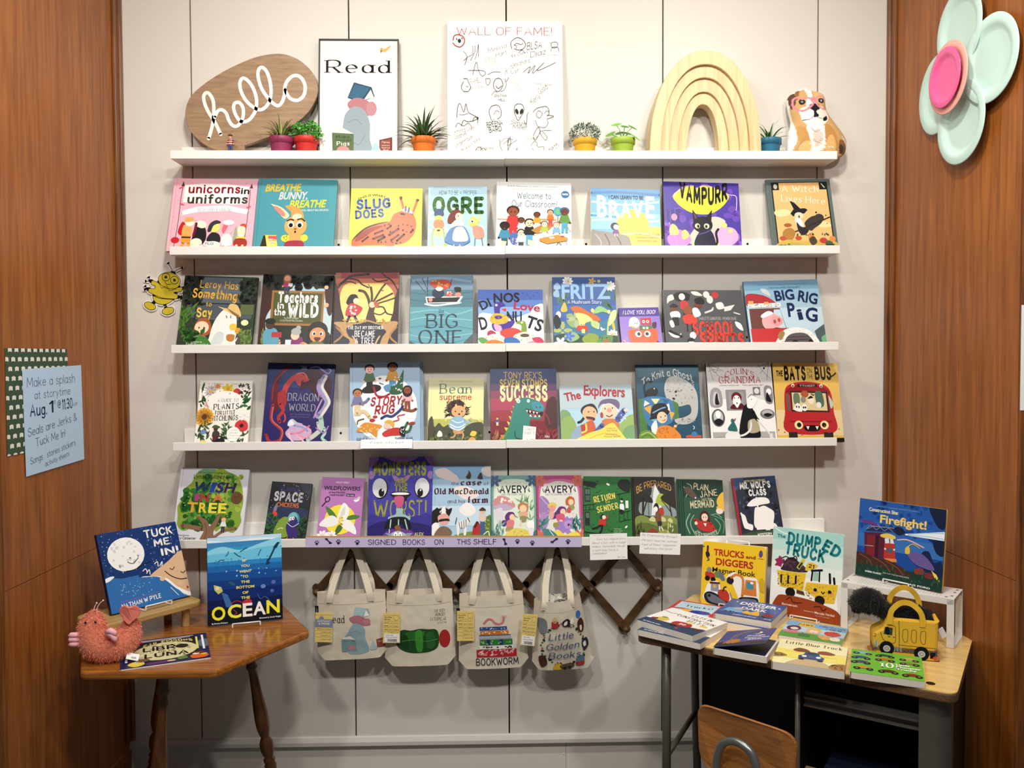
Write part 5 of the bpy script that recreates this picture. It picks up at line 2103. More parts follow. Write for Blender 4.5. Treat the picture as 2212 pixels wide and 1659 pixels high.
m = MB(); m.prism(pts, -0.011, 0.011); b = m.build('board', SIGNW, t, bevel=0.0015)
b.rotation_euler = (0, math.radians(0), 0)
HS1 = [(-1.0067, 2.2868), (-0.9962, 2.3198), (-0.9893, 2.3541), (-0.9872, 2.3942), (-0.9903, 2.4199), (-1.0014, 2.4398), (-1.0128, 2.4441), (-1.0216, 2.4312), (-1.0177, 2.4055), (-1.0053, 2.377), (-0.9857, 2.3456), (-0.9718, 2.317), (-0.9649, 2.3012)]
HS2 = [(-0.9841, 2.3599), (-0.9737, 2.3814), (-0.9593, 2.3857), (-0.9452, 2.3743), (-0.9369, 2.3514), (-0.9257, 2.3343), (-0.9114, 2.3291), (-0.8969, 2.3401), (-0.8871, 2.363), (-0.8867, 2.3916), (-0.8987, 2.4102), (-0.9145, 2.4087), (-0.9191, 2.3915), (-0.9109, 2.3658), (-0.894, 2.3458), (-0.871, 2.3487), (-0.8535, 2.3659), (-0.8416, 2.3917), (-0.8403, 2.4261), (-0.8521, 2.4632), (-0.8718, 2.4888), (-0.8875, 2.4939), (-0.8963, 2.4773), (-0.8924, 2.4488), (-0.8757, 2.4174), (-0.8502, 2.3946), (-0.8274, 2.3861), (-0.8071, 2.3976), (-0.7939, 2.4205), (-0.7891, 2.452), (-0.7943, 2.492), (-0.8054, 2.5205), (-0.8196, 2.5319), (-0.8312, 2.5233), (-0.833, 2.4976), (-0.8234, 2.4633), (-0.8066, 2.4348), (-0.7868, 2.4119), (-0.7668, 2.4006), (-0.7523, 2.4121), (-0.7434, 2.4378), (-0.7416, 2.4636), (-0.7341, 2.4836), (-0.7167, 2.5009), (-0.6965, 2.5038), (-0.6795, 2.4896), (-0.6712, 2.4639), (-0.6773, 2.4352), (-0.6976, 2.4194), (-0.7206, 2.4236), (-0.7347, 2.4407), (-0.7403, 2.455)]
m = MB()
for k, hs in enumerate((HS1, HS2)):
    q = [(p.x + .86, p.z - Z1) for p in smooth_path([(u, 0, v) for u, v in hs], 5)]
    for pl in stroke_polys(q, 0.0118):
        m.poly([(p[0], -0.0113 - 0.0001 * k, p[1]) for p in reversed(pl)])
m.build('white_lettering', mat('sign_white', 'f1eee8', 0.7), t)

# framed poster
t = empty('framed_poster', (-0.489, -0.060, Z1), (-math.radians(5.5), 0, 0), label='black framed reading poster with cream paper, beside the orange pot', cat='poster')
PW, PH = .279, .429
m = MB()
for lo, hi in (((-PW / 2, -.008, 0), (-PW / 2 + .0045, .010, PH)), ((PW / 2 - .0045, -.008, 0), (PW / 2, .010, PH)), ((-PW / 2, -.008, PH - .0045), (PW / 2, .010, PH)), ((-PW / 2, -.008, 0), (PW / 2, .010, .0045))):
    m.box(lo, hi)
m.build('frame', mat('black_frame', '131212', 0.35), t, bevel=.0006)
m = MB(); m.box((-PW / 2 + .004, -.002, .004), (PW / 2 - .004, .006, PH - .004), lin('ece8de'))
Art(PW, PH, '''
T 171614 9 89 28 10.4 0 S|Read
b d8a860 77 9.5 83 7.4 90 5 86 9 80 10.6
e d8a860 78.5 8.4 2.2 1.6
p 4a4a4a 77 9 79 9 77.4 12
l 6a5a3a .5 83 10 83 11.4
p 2c4a5e 44 36 66 40 70 48 52 53 36 49
p 3a6480 45 37.5 64 40.5 52 52 37 48.4
p e8e0d0 65 42 69 48.4 56 51
b b07880 36 54 46 49 60 51 66 56 68 62 58 64 42 60
e b8868c 66 58 6.6 6
b 93a0a8 34 62 46 56 58 60 64 70 64 82 66 98 30 98 26 90 30 74
s 7a8890 .8 36 70 46 67 54 71
s 7a8890 .8 40 84 50 88 58 80
p 5a6e4a 17 78 44 79 44 97 18 98
p e8e0d0 18 78 30 74 44 79
T 1e241a 22 39 82.6 2.2 0 S|Make
T 1e241a 22 41 85 1.8 0 S|Friends with
T f0eee4 23 39 88.4 3 0 Q|Pigs
e d88a88 31 93 8 4
p 6a3430 76 84 92 81.6 92 94 76 96
p 8a4a40 77 85 90 83 90 93 77 95
T e8d8c8 79 89 86.6 1.8 -3 S|Pigeons
T e8d8c8 79 89 89 1.2 0 R|America's
T e8d8c8 79 89 91 1.2 0 R|Misunderstood
T e8d8c8 81 87 93 1.4 0 R|Bird
b a8c4c8 66 92 72 86 76 90 78 96 68 98''').emit(m, flat((-PW / 2, -.002, PH), (1, 0, 0), (0, 0, -1), (0, -1, 0)), start=3)
m.build('poster_sheet', PAPER, t)

# signed board
t = empty('signed_board', (0.0235, -0.062, Z1), (-math.radians(5), 0, 0), label='large white foam board with red heading, covered in pen signatures and doodles', cat='poster')
BW, BH = .405, .496
m = MB(); m.box((-BW / 2, 0, 0), (BW / 2, .005, BH), lin('f6f3ea'))
wf = Art(BW, BH, '''
T a03a34 8 91 10 5.4 0 L|WALL OF FAME!
T 3a3a3a 12 21 29 2 12 L|TRINA
T 2a2a2a 35 52 21 3 18 Li|Melissa
T 2a2a2a 42 52 25 3 18 Li|Hart
T 2a2a2a 69 82 20 5 8 Hi|BLSA
T 4a5a64 33 42 29 3 0 L|EMILY E
T b88a5a 33 43 32 3 0 L|N ILSON
T 2a2a2a 55 70 25 2.2 16 Li|from
T 2a2a2a 54 72 32 3.4 16 Li|Alexandra
T 2a2a2a 72 86 25 4 14 Li|Diaz
T 2a2a2a 87 97 25 1.2 0 L|bre manette
T 3a3a3a 50 62 38 4 8 Li|K Cyr
T 2a2a2a 20 29 45 3.4 8 L|RAIHEL
T 2a2a2a 20 33 49 2 4 L|IGOTOFSKY
T 8a8a84 55 61 46 3 -20 L|Nora
T 8a8a84 58 64 50 3 -20 L|Cox
T 3a3a3a 75 91 46.4 1.8 -6 L|Fiona Cohen
T 2a2a2a 40 51 55 1.8 0 M|JONATHAN
T 2a2a2a 44 50 58 1.8 0 M|HILL
T 2a2a2a 72 82 58 4 40 Li|Kerly
T 2a2a2a 79 88 51 4 40 Li|Good
T 2a2a2a 34 48 76 3.4 10 M|BREENA
T 2a2a2a 36 47 80 3.4 8 M|BARD
T 2a2a2a 54 68 75 3 -8 Li|Simon
T 2a2a2a 56 69 78 3 0 Li|Miller
T 2a2a2a 6 24 80 3 12 L|Aminta Stein
T 2a2a2a 6 17 84 3 22 L|Joanie
T 2a2a2a 6 24 88 3 30 L|Lindenmayer
T 2a2a2a 12 30 90 2.6 34 L|Always Wins
T 2a2a2a 6 14 95 2.6 24 L|Love
T 2a2a2a 20 32 94 2.6 38 L|Jeopardy Free!
T 2a2a2a 32 40 93 2.4 4 L|anee
T 4a4a4a 68 78 86 2.6 14 Li|Em Waver
T 3a3a3a 63 78 98 2.2 20 L|A A Kiom
T 2a2a2a 80 98 95 4 36 Li|Ashbeth
''')
for q in '''b04038 .9 5 14 6 11 9 10 13 11 15 14 14 17 11 19 7 18 5 16
3a3a3a .35 14 29 18 26 22 24 22 18
3a3a3a .35 20 29 24 22 24 18
3a3a3a .35 24 28 26 22 27 17 27 26
3a3a3a .4 22 39 25 30 27 36 30 40 33 38 30 36 18 36
3a3a3a .4 14 22 17 26 15 32
3a3a3a .35 35 39 40 37 46 37
2a2a2a .45 56 20 55 16 58 13 62 12 66 14 68 17 66 20 62 21 58 20
2a2a2a .35 58 18 60 16 64 17 66 16
2a2a2a .35 58 17 60 18 60 20
2a2a2a .35 62 23 65 21 67 23
2a2a2a .35 90 16 93 15 96 16 95 19 91 19 90 16
2a2a2a .35 90 22 91 19 96 19 97 22
3a3a3a .4 66 37 72 33 70 38 76 32 74 38 84 30 78 36 94 30
2a2a2a .45 14 44 12 48 14 51 18 51 20 48 18 44 17 42 14 42
2a2a2a .35 16 47 17 48 18 47
2a2a2a .35 33 42 34 46 36 46 37 42 33 42
2a2a2a .45 40 45 42 42 46 42 48 46 46 50 43 51 40 48 40 45
2a2a2a .5 42 47 44 49 47 47
2a2a2a .35 38 54 41 51 43 52
2a2a2a .35 46 51 49 50 51 46 50 44
2a2a2a .4 50 42 51 44 53 41
2a2a2a .45 8 70 9 62 11 60 14 66 16 60 18 66 24 69 26 71 18 73 14 72 12 76
2a2a2a .35 10 68 14 68 18 67
2a2a2a .4 7 77 9 74 14 76 18 74 21 77
2a2a2a .45 22 73 23 70 26 70 26 74
2a2a2a .45 38 72 36 66 38 62 43 61 46 64 46 69 43 71
2a2a2a .35 40 68 42 65 45 66
2a2a2a .35 38 74 40 71
2a2a2a .45 58 66 58 62 61 60 65 61 66 65 63 70 61 72 59 69 58 66
2a2a2a .3 61 69 62 70 63 69
2a2a2a .4 66 72 68 75 69 68 70 66
2a2a2a .45 74 66 78 63 86 62 88 66
2a2a2a .4 77 67 79 65 82 67 80 70 77 69 77 67
2a2a2a .4 84 67 86 65 88 67 86 69
2a2a2a .45 86 68 92 69 86 71
2a2a2a .4 76 72 78 76 84 77 87 74 86 72
2a2a2a .45 74 83 78 77 80 80 76 86 74 84
2a2a2a .4 82 80 86 84 84 86 80 80 90 79
3a3a3a .4 45 86 46 92 50 95 54 90 54 84 52 88 53 99 55 100
3a3a3a .35 48 89 53 86 52 90 60 86
3a3a3a .35 46 88 50 85 57 86
3a3a3a .4 57 96 60 92 59 97 56 96
3a3a3a .4 72 90 75 87 77 88 78 91 83 91 82 94 76 95 73 92
3a3a3a .4 26 97 24 94 27 91 30 94 28 99
2a2a2a .45 28 99 28 94 31 92 33 94 33 99
2a2a2a .35 29 97 31 98 32 97'''.split('\n'):
    wf.op('s ' + q)
wf.op('e 2a2a2a 60 65.6 1.3 2 20'); wf.op('e 2a2a2a 64 65.6 1.3 2 -20')
wf.op('e 2a2a2a 26 70.4 .9 .8'); wf.op('e 2a2a2a 10.5 14.6 1.4 1.4'); wf.op('e 2a2a2a 8.2 13.4 .5 .6'); wf.op('e 2a2a2a 12.8 12.8 .5 .6')
wf.emit(m, flat((-BW / 2, 0, BH), (1, 0, 0), (0, 0, -1), (0, -1, 0)), start=3)
m.build('board', PAPER, t)

# ---- potted plants
SOIL = mat('potting_soil', '2e241c', 0.95)
def pot(label, x, col, k=1.0, y=-0.066, r=0.043, h=0.072):
    t = empty('potted_plant', (x, y, Z1), label=label, cat='plant')
    r, h = r * k, h * k
    m = MB(); m.lathe([(r * .72, 0), (r * .74, .002), (r * .88, h * .66), (r * .90, h * .70), (r, h * .72), (r * 1.0, h * .985), (r * .985, h), (r * .93, h), (r * .90, h * .9)], 36, cap=True)
    m.build('pot', mat('pot_' + col, col, 0.5, 0.4, bump=0.1, bscale=300), t, smooth=True)
    m = MB(); m.lathe([(.0005, h * .88), (r * .9, h * .88)], 24, cap=False); m.build('soil', SOIL, t)
    return t, h
def blade(mb, base, az, tilt, L, w, cols, curl=.3):
    """a pointed leaf blade curving outwards"""
    d = Vector((math.cos(az), math.sin(az), 0)); s = Vector((-math.sin(az), math.cos(az), 0)); P = []
    n = 6
    for i in range(n + 1):
        u = i / n; a = tilt + curl * u * u
        c = Vector(base) + d * (L * u * math.sin(a)) + Vector((0, 0, L * u * math.cos(a)))
        ww = w * (1 - u ** 1.7) * (0.75 + .25 * min(1, u * 4))
        lift = Vector((0, 0, .25 * ww))
        P.append((c - s * ww / 2 + lift, c, c + s * ww / 2 + lift))
    for i in range(n):
        for j in (0, 1):
            col = cols[(j if len(cols) > 1 else 0)] if not callable(cols) else cols(i / n, j)
            mb.poly([P[i][j], P[i][j + 1], P[i + 1][j + 1], P[i + 1][j]], col)
LEAF = print_mat('leaf', 0.45, 0.4)
rnd = random.Random(5)
def spiky(t, h, n, L, w, c1, c2, seed, spread=1.15):
    rnd = random.Random(seed); m = MB()
    a, b = lin(c1), lin(c2)
    for i in range(n):
        u = (i + .5) / n; az = i * 2.39996 + rnd.uniform(-.2, .2)
        tl = .06 + spread * u ** .8 * rnd.uniform(.85, 1.1)
        blade(m, (.010 * u * math.cos(az), .010 * u * math.sin(az), h * .88), az, tl, L * rnd.uniform(.8, 1.1) * (1.04 - .18 * u), w, [a, b], rnd.uniform(.15, .5))
    m.build('leaves', LEAF, t)
t, h = pot('variegated spiky plant in a plum purple pot before the wooden sign', -0.7532, '94355c', 1.0)
spiky(t, h, 30, .085, .011, '4f6f2e', 'b9bd72', 3)
t, h = pot('curly parsley plant in a bright red pot beside the plum pot', -0.667, 'c8302a', 1.0)
rr = random.Random(9); m = MB(); m2 = MB()
for i in range(26):
    az = rr.uniform(0, 6.28); rad = .052 * math.sqrt(rr.random()); top = Vector((rad * math.cos(az), rad * math.sin(az), h * .88 + rr.uniform(.028, .062) - rad * .35))
    m2.tube([(rad * .25 * math.cos(az), rad * .25 * math.sin(az), h * .86), ((rad * .7) * math.cos(az), rad * .7 * math.sin(az), h * .88 + .02), tuple(top)], .0011, 5)
    for j in range(26):
        p = top + Vector((rr.gauss(0, .008), rr.gauss(0, .008), rr.gauss(0, .006))); q = rr.uniform(.003, .0055)
        n = Vector((rr.uniform(-1, 1), rr.uniform(-1, 1), rr.uniform(.1, 1))).normalized(); s_ = n.orthogonal().normalized(); u_ = n.cross(s_)
        cc = lin(rr.choice(['3f9a2c', '54b43a', '2f8424', '6cc04a']))
        m.poly([p + (s_ * math.cos(k * 1.05) + u_ * math.sin(k * 1.05)) * q * (1 if k % 2 else .62) + n * (.0015 if k % 2 else 0) for k in range(6)], cc)
m.build('leaves', LEAF, t); m2.build('stems', mat('stem_green', '9aa86a', 0.6), t)
t, h = pot('large dark spiky plant in an orange pot right of the framed poster', -0.2617, 'dd7426', 1.0)
spiky(t, h, 44, .120, .0135, '2f4a2e', '56723f', 12, 1.25)
t, h = pot('bushy fine leaved plant in a yellow pot beside the signed board', 0.3013, 'dca92c', .96)
rr = random.Random(4); m = MB()
for i in range(1100):
    v = Vector((rr.gauss(0, 1), rr.gauss(0, 1), rr.gauss(0, 1))).normalized(); v *= rr.uniform(.45, 1.0) ** .5
    p = Vector((v.x * .054, v.y * .054, h * .9 + .026 + v.z * .034)); n = (v + Vector((rr.uniform(-.6, .6), rr.uniform(-.6, .6), rr.uniform(-.2, .8)))).normalized(); s_ = n.orthogonal().normalized()
    q = rr.uniform(.0025, .0042); cc = lin(rr.choice(['3a5240', '2c4434', '5a7460', 'a8b8a0', '4a6450']))
    m.poly([p - s_ * q * .5, p + n * q * 1.2 - s_ * q * .4, p + n * q * 2, p + n * q * 1.2 + s_ * q * .4, p + s_ * q * .5], cc)
m.build('leaves', LEAF, t)
t, h = pot('round leaved plant in a lime green pot left of the wooden arch', 0.4346, '9dba40', .98)
m = MB(); m2 = MB(); rr = random.Random(2)
for dx, dz, q, tl in ((-.042, .030, .019, -.5), (.040, .010, .021, .7), (-.022, .062, .018, -.2), (.004, .048, .016, .1), (.034, .050, .018, .5), (-.010, .034, .016, -.3), (.022, .030, .017, .3), (.002, .030, .015, 0), (-.034, .012, .014, -.6)):
    c = Vector((dx, rr.uniform(-.025, .02), h * .88 + dz)); n = Vector((tl, -.55, .9)).normalized(); s_ = Vector((1, 0, -tl)).normalized(); u_ = n.cross(s_)
    m2.tube([(dx * .1, 0, h * .86), (dx * .5, c.y * .5, h * .88 + dz * .7), tuple(c)], .0012, 5, col=lin('8aa84a'))
    cc = lin(rr.choice(['5aa030', '3f8a2a', '6fb83c', '3a7a30']))
    ring = [c + s_ * q * math.cos(k * .5236) * (1.15 if k == 0 else 1) + u_ * q * .85 * math.sin(k * .5236) for k in range(12)]
    for k in range(12): m.poly([c - n * .003, ring[k], ring[(k + 1) % 12]], cc)
m.build('leaves', LEAF, t); m2.build('stems', LEAF, t)
t, h = pot('small spiky plant in a teal blue pot between the arch and the dog cushion', 0.9509, '2c6e8c', .98)
spiky(t, h, 17, .086, .0095, '2f6a34', '6a9a4a', 21, 1.1)

# ---- toy figure in front of the sign
t = empty('toy_figure', (-0.9212, -0.092, Z1), label='tiny toy person figure in a plaid shirt and blue jeans before the sign', cat='figurine')
me = bpy.data.meshes.new('body')
J = [(0, 0, .036), (0, 0, .046), (0, -.0005, .058), (0, -.001, .064), (0, -.001, .0705), (-.0075, 0, .057), (-.0115, .001, .047), (-.0105, -.002, .037), (.0075, 0, .057), (.0115, .001, .047), (.0105, -.002, .037), (-.0042, 0, .034), (-.0046, -.001, .018), (-.0050, 0, .003), (.0042, 0, .034), (.0050, -.001, .018), (.0058, 0, .003)]
me.from_pydata(J, [(0, 1), (1, 2), (2, 3), (3, 4), (2, 5), (5, 6), (6, 7), (2, 8), (8, 9), (9, 10), (0, 11), (11, 12), (12, 13), (0, 14), (14, 15), (15, 16)], [])
o = link(bpy.data.objects.new('body', me), t)
sk = o.modifiers.new('skin', 'SKIN')
for i, r in enumerate([.0068, .0066, .0066, .0030, .0052, .0036, .0030, .0022, .0036, .0030, .0022, .0044, .0036, .0034, .0044, .0036, .0034]):
    o.data.skin_vertices[0].data[i].radius = (r, r * .85)
o.data.skin_vertices[0].data[0].use_root = True
s_ = o.modifiers.new('subsurf', 'SUBSURF'); s_.levels = s_.render_levels = 2
# one material whose colour follows the height of the figure: boots, jeans, shirt, skin
mm = mat('toy_paint', 'ffffff', 0.45); nt = mm.node_tree
tc = nt.nodes.new('ShaderNodeTexCoord'); sx = nt.nodes.new('ShaderNodeSeparateXYZ'); rp = nt.nodes.new('ShaderNodeValToRGB'); mu = nt.nodes.new('ShaderNodeMath'); mu.operation = 'MULTIPLY'; mu.inputs[1].default_value = 1 / .078
nt.links.new(tc.outputs['Object'], sx.inputs[0]); nt.links.new(sx.outputs['Z'], mu.inputs[0]); nt.links.new(mu.outputs[0], rp.inputs[0]); nt.links.new(rp.outputs[0], nt.nodes['Principled BSDF'].inputs['Base Color'])
cr = rp.color_ramp; cr.interpolation = 'CONSTANT'
cr.elements[0].position = 0; cr.elements[0].color = lin('3a2a20'); cr.elements[1].position = .09; cr.elements[1].color = lin('28406e')
for p_, c_ in ((.5, '8a2430'), (.56, 'd8c8b8'), (.60, '8a2430'), (.66, 'd8c8b8'), (.69, '8a2430'), (.76, 'd8c8b8'), (.78, '9a2c34'), (.825, 'e8b898')):
    e = cr.elements.new(p_); e.color = lin(c_)
o.data.materials.append(mm)
m = MB(); m.lathe([(.0088, .0735), (.009, .0742), (.0056, .0748), (.005, .0778), (.0036, .0792), (.0002, .0796)], 18); m.build('hat', mat('toy_hat', '7a5636', 0.6), t, smooth=True)

# ---- wooden arch in four steps
PINE = wood('pine', 'cfae7c', 'ead2a2', scale=(26, 26, 1.1), rough=0.5, ring=3.0)
t = empty('wooden_arch', (0.7135, -0.030, Z1), label='pale pine stepped rainbow arch standing on the topmost ledge', cat='decoration')
def arch_pts(a, h, n=30, e=2.15):
    return [(-a * math.copysign(abs(math.cos(q)) ** (2 / e), math.cos(q)), h * abs(math.sin(q)) ** (2 / e)) for q in [math.pi * i / n for i in range(n + 1)]]
dims = [(.1945, .361), (.1555, .314), (.1245, .273), (.0905, .228), (.0565, .188)]
for i in range(4):
    (a0, h0), (a1, h1) = dims[i], dims[i + 1]
    o_, n_ = arch_pts(a0, h0), arch_pts(a1, h1)
    d = (.086, .072, .060, .049)[i]
    m = MB(); n = len(o_)
    vs = [(p[0], -d, p[1]) for p in o_] + [(p[0], -d, p[1]) for p in n_] + [(p[0], 0, p[1]) for p in o_] + [(p[0], 0, p[1]) for p in n_]
    fs = []
    for k in range(n - 1):
        fs += [(k, k + n, k + n + 1, k + 1), (k + 2 * n, k + 2 * n + 1, k + 3 * n + 1, k + 3 * n), (k, k + 1, k + 2 * n + 1, k + 2 * n), (k + n, k + 3 * n, k + 3 * n + 1, k + n + 1)]
    fs += [(0, 2 * n, 3 * n, n), (n - 1, 2 * n - 1, 4 * n - 1, 3 * n - 1)]
    m.faces(vs, fs); ob = m.build('arch_step', PINE, t, bevel=.0022)

# ---- cushion printed as a puppy
def inflate(name, outline, depth, cols, parent, mtl, rings=26, back=None, seam=None):
    """a stuffed shape: printed front bulging towards -y, plain back"""
    n = len(outline); cx = sum(p[0] for p in outline) / n; cz = sum(p[1] for p in outline) / n
    m = MB()
    for side in (-1, 1):
        grid = []
        for r in range(rings + 1):
            k = 1 - r / rings
            y = side * depth * math.sqrt(max(0, 1 - k ** 2.6))
            row = []
            for px, pz in outline:
                X, Z = cx + (px - cx) * k, cz + (pz - cz) * k
                wr = .0022 * noise.noise(Vector((X * 26, side, Z * 26))) * (1 - k * .5)
                row.append((X, y + wr * (1 if k < .98 else 0), Z))
            grid.append(row)
        for r in range(rings):
            for i in range(n):
                j = (i + 1) % n
                q = [grid[r][i], grid[r][j], grid[r + 1][j], grid[r + 1][i]]
                if side > 0: q.reverse()
                c = None
                if side < 0: c = [cols(p[0], p[2]) for p in q]
                else: c = [back] * 4
                m.poly(q, c)
    return m.build(name, mtl, parent, smooth=True)
t = empty('dog_cushion', (1.118, -0.062, Z1), (-math.radians(7), 0, 0), label='puppy shaped cushion with pink heart glasses at the right end of the top ledge', cat='cushion')
DOG = [(1.0143, 2.2208), (1.0183, 2.2912), (1.0322, 2.3448), (1.0253, 2.3876), (1.0208, 2.4218), (1.0228, 2.439), (1.038, 2.4561), (1.0597, 2.4669), (1.0858, 2.4776), (1.1011, 2.4691), (1.1317, 2.4639), (1.1492, 2.4543), (1.1559, 2.4394), (1.1583, 2.4051), (1.1695, 2.3752), (1.1939, 2.3388), (1.2116, 2.3131), (1.2271, 2.2852), (1.2284, 2.2637), (1.2209, 2.2393), (1.1992, 2.2221), (1.1576, 2.2167), (1.0701, 2.2166), (1.0285, 2.2177)]
ol = [(p.x - 1.118, p.z - 2.2157) for p in smooth_path([(u, 0, v) for u, v in DOG], 7, True)]
dx0, dw, dh = 1.0143 - 1.118, .2142, .262
pic = Art(dw, dh, '''
r efece6 -20 -10 120 110
b c9a06c 6 30 8 14 20 7 34 4 58 4 66 12 68 30 80 48 96 70 104 92 96 102 8 102 14 76 10 50
b f6f3ee 30 2 42 2 42 18 44 28 30 30 34 16
b 8a6038 16 8 24 6 20 14 16 22
b 5a4030 4 16 14 10 14 26 8 32
b d8b078 46 6 58 6 64 14 62 22 48 22
b 4a3424 56 6 60 10 66 18 62 12
b f2e8e0 24 36 46 30 64 34 66 48 52 58 34 58 22 48
e 2a2422 24 24 5.4 4.4
e 2a2422 56 22 5 4
e 8a9aa0 24 24 2 1.6
e 8a9aa0 56 22 2 1.6
b f6f2ee 20 34 40 32 44 46 32 52 22 46
b eadcd2 46 36 62 34 66 46 56 50 46 46
b 222024 36 28 50 27 52 34 46 38 50 44 42 46 42 38 36 34
s 3a2a24 .9 42 44 34 49 24 50
s 3a2a24 .9 46 45 56 48 62 44
b 1c1a1c 58 46 64 44 63 50 57 51
b f4efe8 30 56 56 56 62 70 58 88 40 92 34 74
b d8cabc 40 66 50 62 56 74 52 84 42 84
s a89a88 1 36 60 44 66 52 62
s a89a88 1 40 76 48 80 56 74
b c29456 14 58 28 62 34 80 36 96 20 99 18 84
b e0bc80 18 84 34 78 36 94 30 100 18 100
b bd8a4c 60 56 74 62 82 82 78 100 62 100 60 80
b dcae70 62 76 72 70 78 86 74 98 62 98
b 8a6238 84 76 96 78 100 88 92 94 84 90
b 4a3a2c 84 82 92 84 90 92 84 92
s 5a4030 1 22 95 23 100
s 5a4030 1 28 95 29 100
s 5a4030 1 66 94 66 100
s 5a4030 1 72 94 73 100
b d8d2c8 88 70 100 80 102 100 94 100 98 86
s d98a94 3.4 32 18 40 20 42 26 36 32 26 37 16 35 10 28 11 20 18 17 25 20 32 18
s d98a94 3 48 18 54 15 62 17 68 24 66 31 58 34 50 30 46 24 48 18
b d98a94 38 18 50 17 48 24 40 25
e f6f6f6 54 86 3.4 2
T f6f6f6 60 78 87 3 0 L|rac
''')
def dogcol(x, z):
    c = pic.sample(x - dx0, dh - z)
    return c or lin('efece6')
inflate('pillow', ol, .036, dogcol, t, CLOTH, rings=44, back=lin('d8d4cc'))
# ---------------------------------------------------------------- paper things on and around the ledges
def sheet(name, label, cat, loc, rot, w, h, col, art, t=.0006, group=None, mtl=None, edge=None):
    o = empty(name, loc, rot, label, cat, group)
    m = MB(); m.box((-w / 2, 0, -h), (w / 2, t, 0), lin(col))
    if art: (Art(w, h, art) if isinstance(art, str) else art).emit(m, flat((-w / 2, 0, 0), (1, 0, 0), (0, 0, -1), (0, -1, 0)), start=3, clip=True)
    m.build('paper', mtl or PAPER, o)
    return o
PAW = lambda x, y, s, r: '\n'.join('e 2c2348 %.2f %.1f %.2f %.1f %d' % (x + dx * s, y + dy * s * 20, ax * s, ay * s * 20, r) for dx, dy, ax, ay in ((0, .35, .34, .38), (-.42, -.1, .13, .2), (-.16, -.45, .13, .2), (.18, -.45, .13, .2), (.44, -.1, .13, .2)))
BONE = lambda x, y, s, r: 'l 2c2348 .45 %.2f %.1f %.2f %.1f\n' % (x - s, y - 18 * r, x + s, y + 18 * r) + '\n'.join('e 2c2348 %.2f %.1f .34 8' % (x + q * s + dx, y + q * 18 * r + dy) for q in (-1, 1) for dx, dy in ((-.22, 4 * q), (.22, 2 * q)))
ban = '''r cfa23c 0 0 100 9
r b98a2c 0 7 100 10
T 3d2f6e 22 35.4 76 42 0 M|SIGNED
T 3d2f6e 37.6 45.6 76 42 0 M|BOOKS
T 3d2f6e 48 53.4 75 42 0 M|ON
T 3d2f6e 55 62 74 42 0 M|THIS
T 3d2f6e 63.4 67.8 73 42 0 M|SH
T 3d2f6e 68.4 71.4 73 42 0 M|EL
T 3d2f6e 71.8 73 73 42 0 M|F
''' .replace('T 3d2f6e 63.4 67.8 73 42 0 M|SH\nT 3d2f6e 68.4 71.4 73 42 0 M|EL\nT 3d2f6e 71.8 73 73 42 0 M|F\n', 'T 3d2f6e 60.6 69 73 42 0 M|SHELF\n').replace('55 62 74', '54.6 59.6 74').replace('22 35.4', '22.4 32.6').replace('37.6 45.6', '35 43').replace('48 53.4', '46.4 49.8')
ban += '\n'.join([PAW(4, 58, 1.5, 0), BONE(8.2, 44, .7, .8), PAW(11.8, 50, 1.6, 0), PAW(18.6, 54, 1.6, 20), BONE(72, 50, .3, 1.0), PAW(76.6, 46, 1.5, 0), PAW(82, 60, 1.5, 10), BONE(90, 40, .8, -.9), PAW(95, 48, 1.5, 90)])
sheet('shelf_banner', 'lilac paper banner with purple lettering and paw prints along the lowest ledge', 'banner', (-0.1965, -0.1222, 0.9065), (0, math.radians(.5), 0), .956, .0395, 'cbbfe2', ban, t=.0008)
sheet('note_card', 'white handwritten sticker note tilted on the ledge under the pale blue rug book', 'card', (-0.392, -0.1225, 1.2435), (-math.radians(32), 0, math.radians(0)), .176, .034, 'fbfbf8', '''
T 5a7a74 18 84 46 26 0 Hi|Free sticker
T a8b0ac 12 96 86 24 0 Li|sheet with purchase''')
sheet('review_card', 'white handwritten review card hanging under the green fire escape comic', 'card', (0.3745, -0.1215, 0.9085), (0, math.radians(-1.2), 0), .131, .091, 'fbfaf7', '''
T c8a8b4 10 62 8 5 0 Li|Return to Sender
T 6a6a6e 18 96 24 8 0 Li|Very fun magical story
T 6a6a6e 6 96 38 8 0 Li|about a boy with a magic
T 6a6a6e 6 94 52 8 0 Li|mailbox. Remember though
T 6a6a6e 6 74 66 8 0 Li|a wish may have a
T 6a6a6e 6 44 78 8 0 Li|consequence
T 5a5a5e 74 94 94 6 0 Li|By Amy''')
sheet('review_card', 'white handwritten review card hanging under the scout hiking comic', 'card', (0.5575, -0.1215, 0.9085), (0, math.radians(2.4), 0), .143, .074, 'fbfaf7', '''
T 3a4a4a 5 90 17 9 -2 Li|Be Prepared by Brosgol
T 3a4a4a 5 92 41 9 -1 Li|Perfect read for summer
T 3a4a4a 5 90 60 9 0 Li|Fans of Raina Telgemeier
T 3a4a4a 12 80 78 9 0 Li|will enjoy this book''')
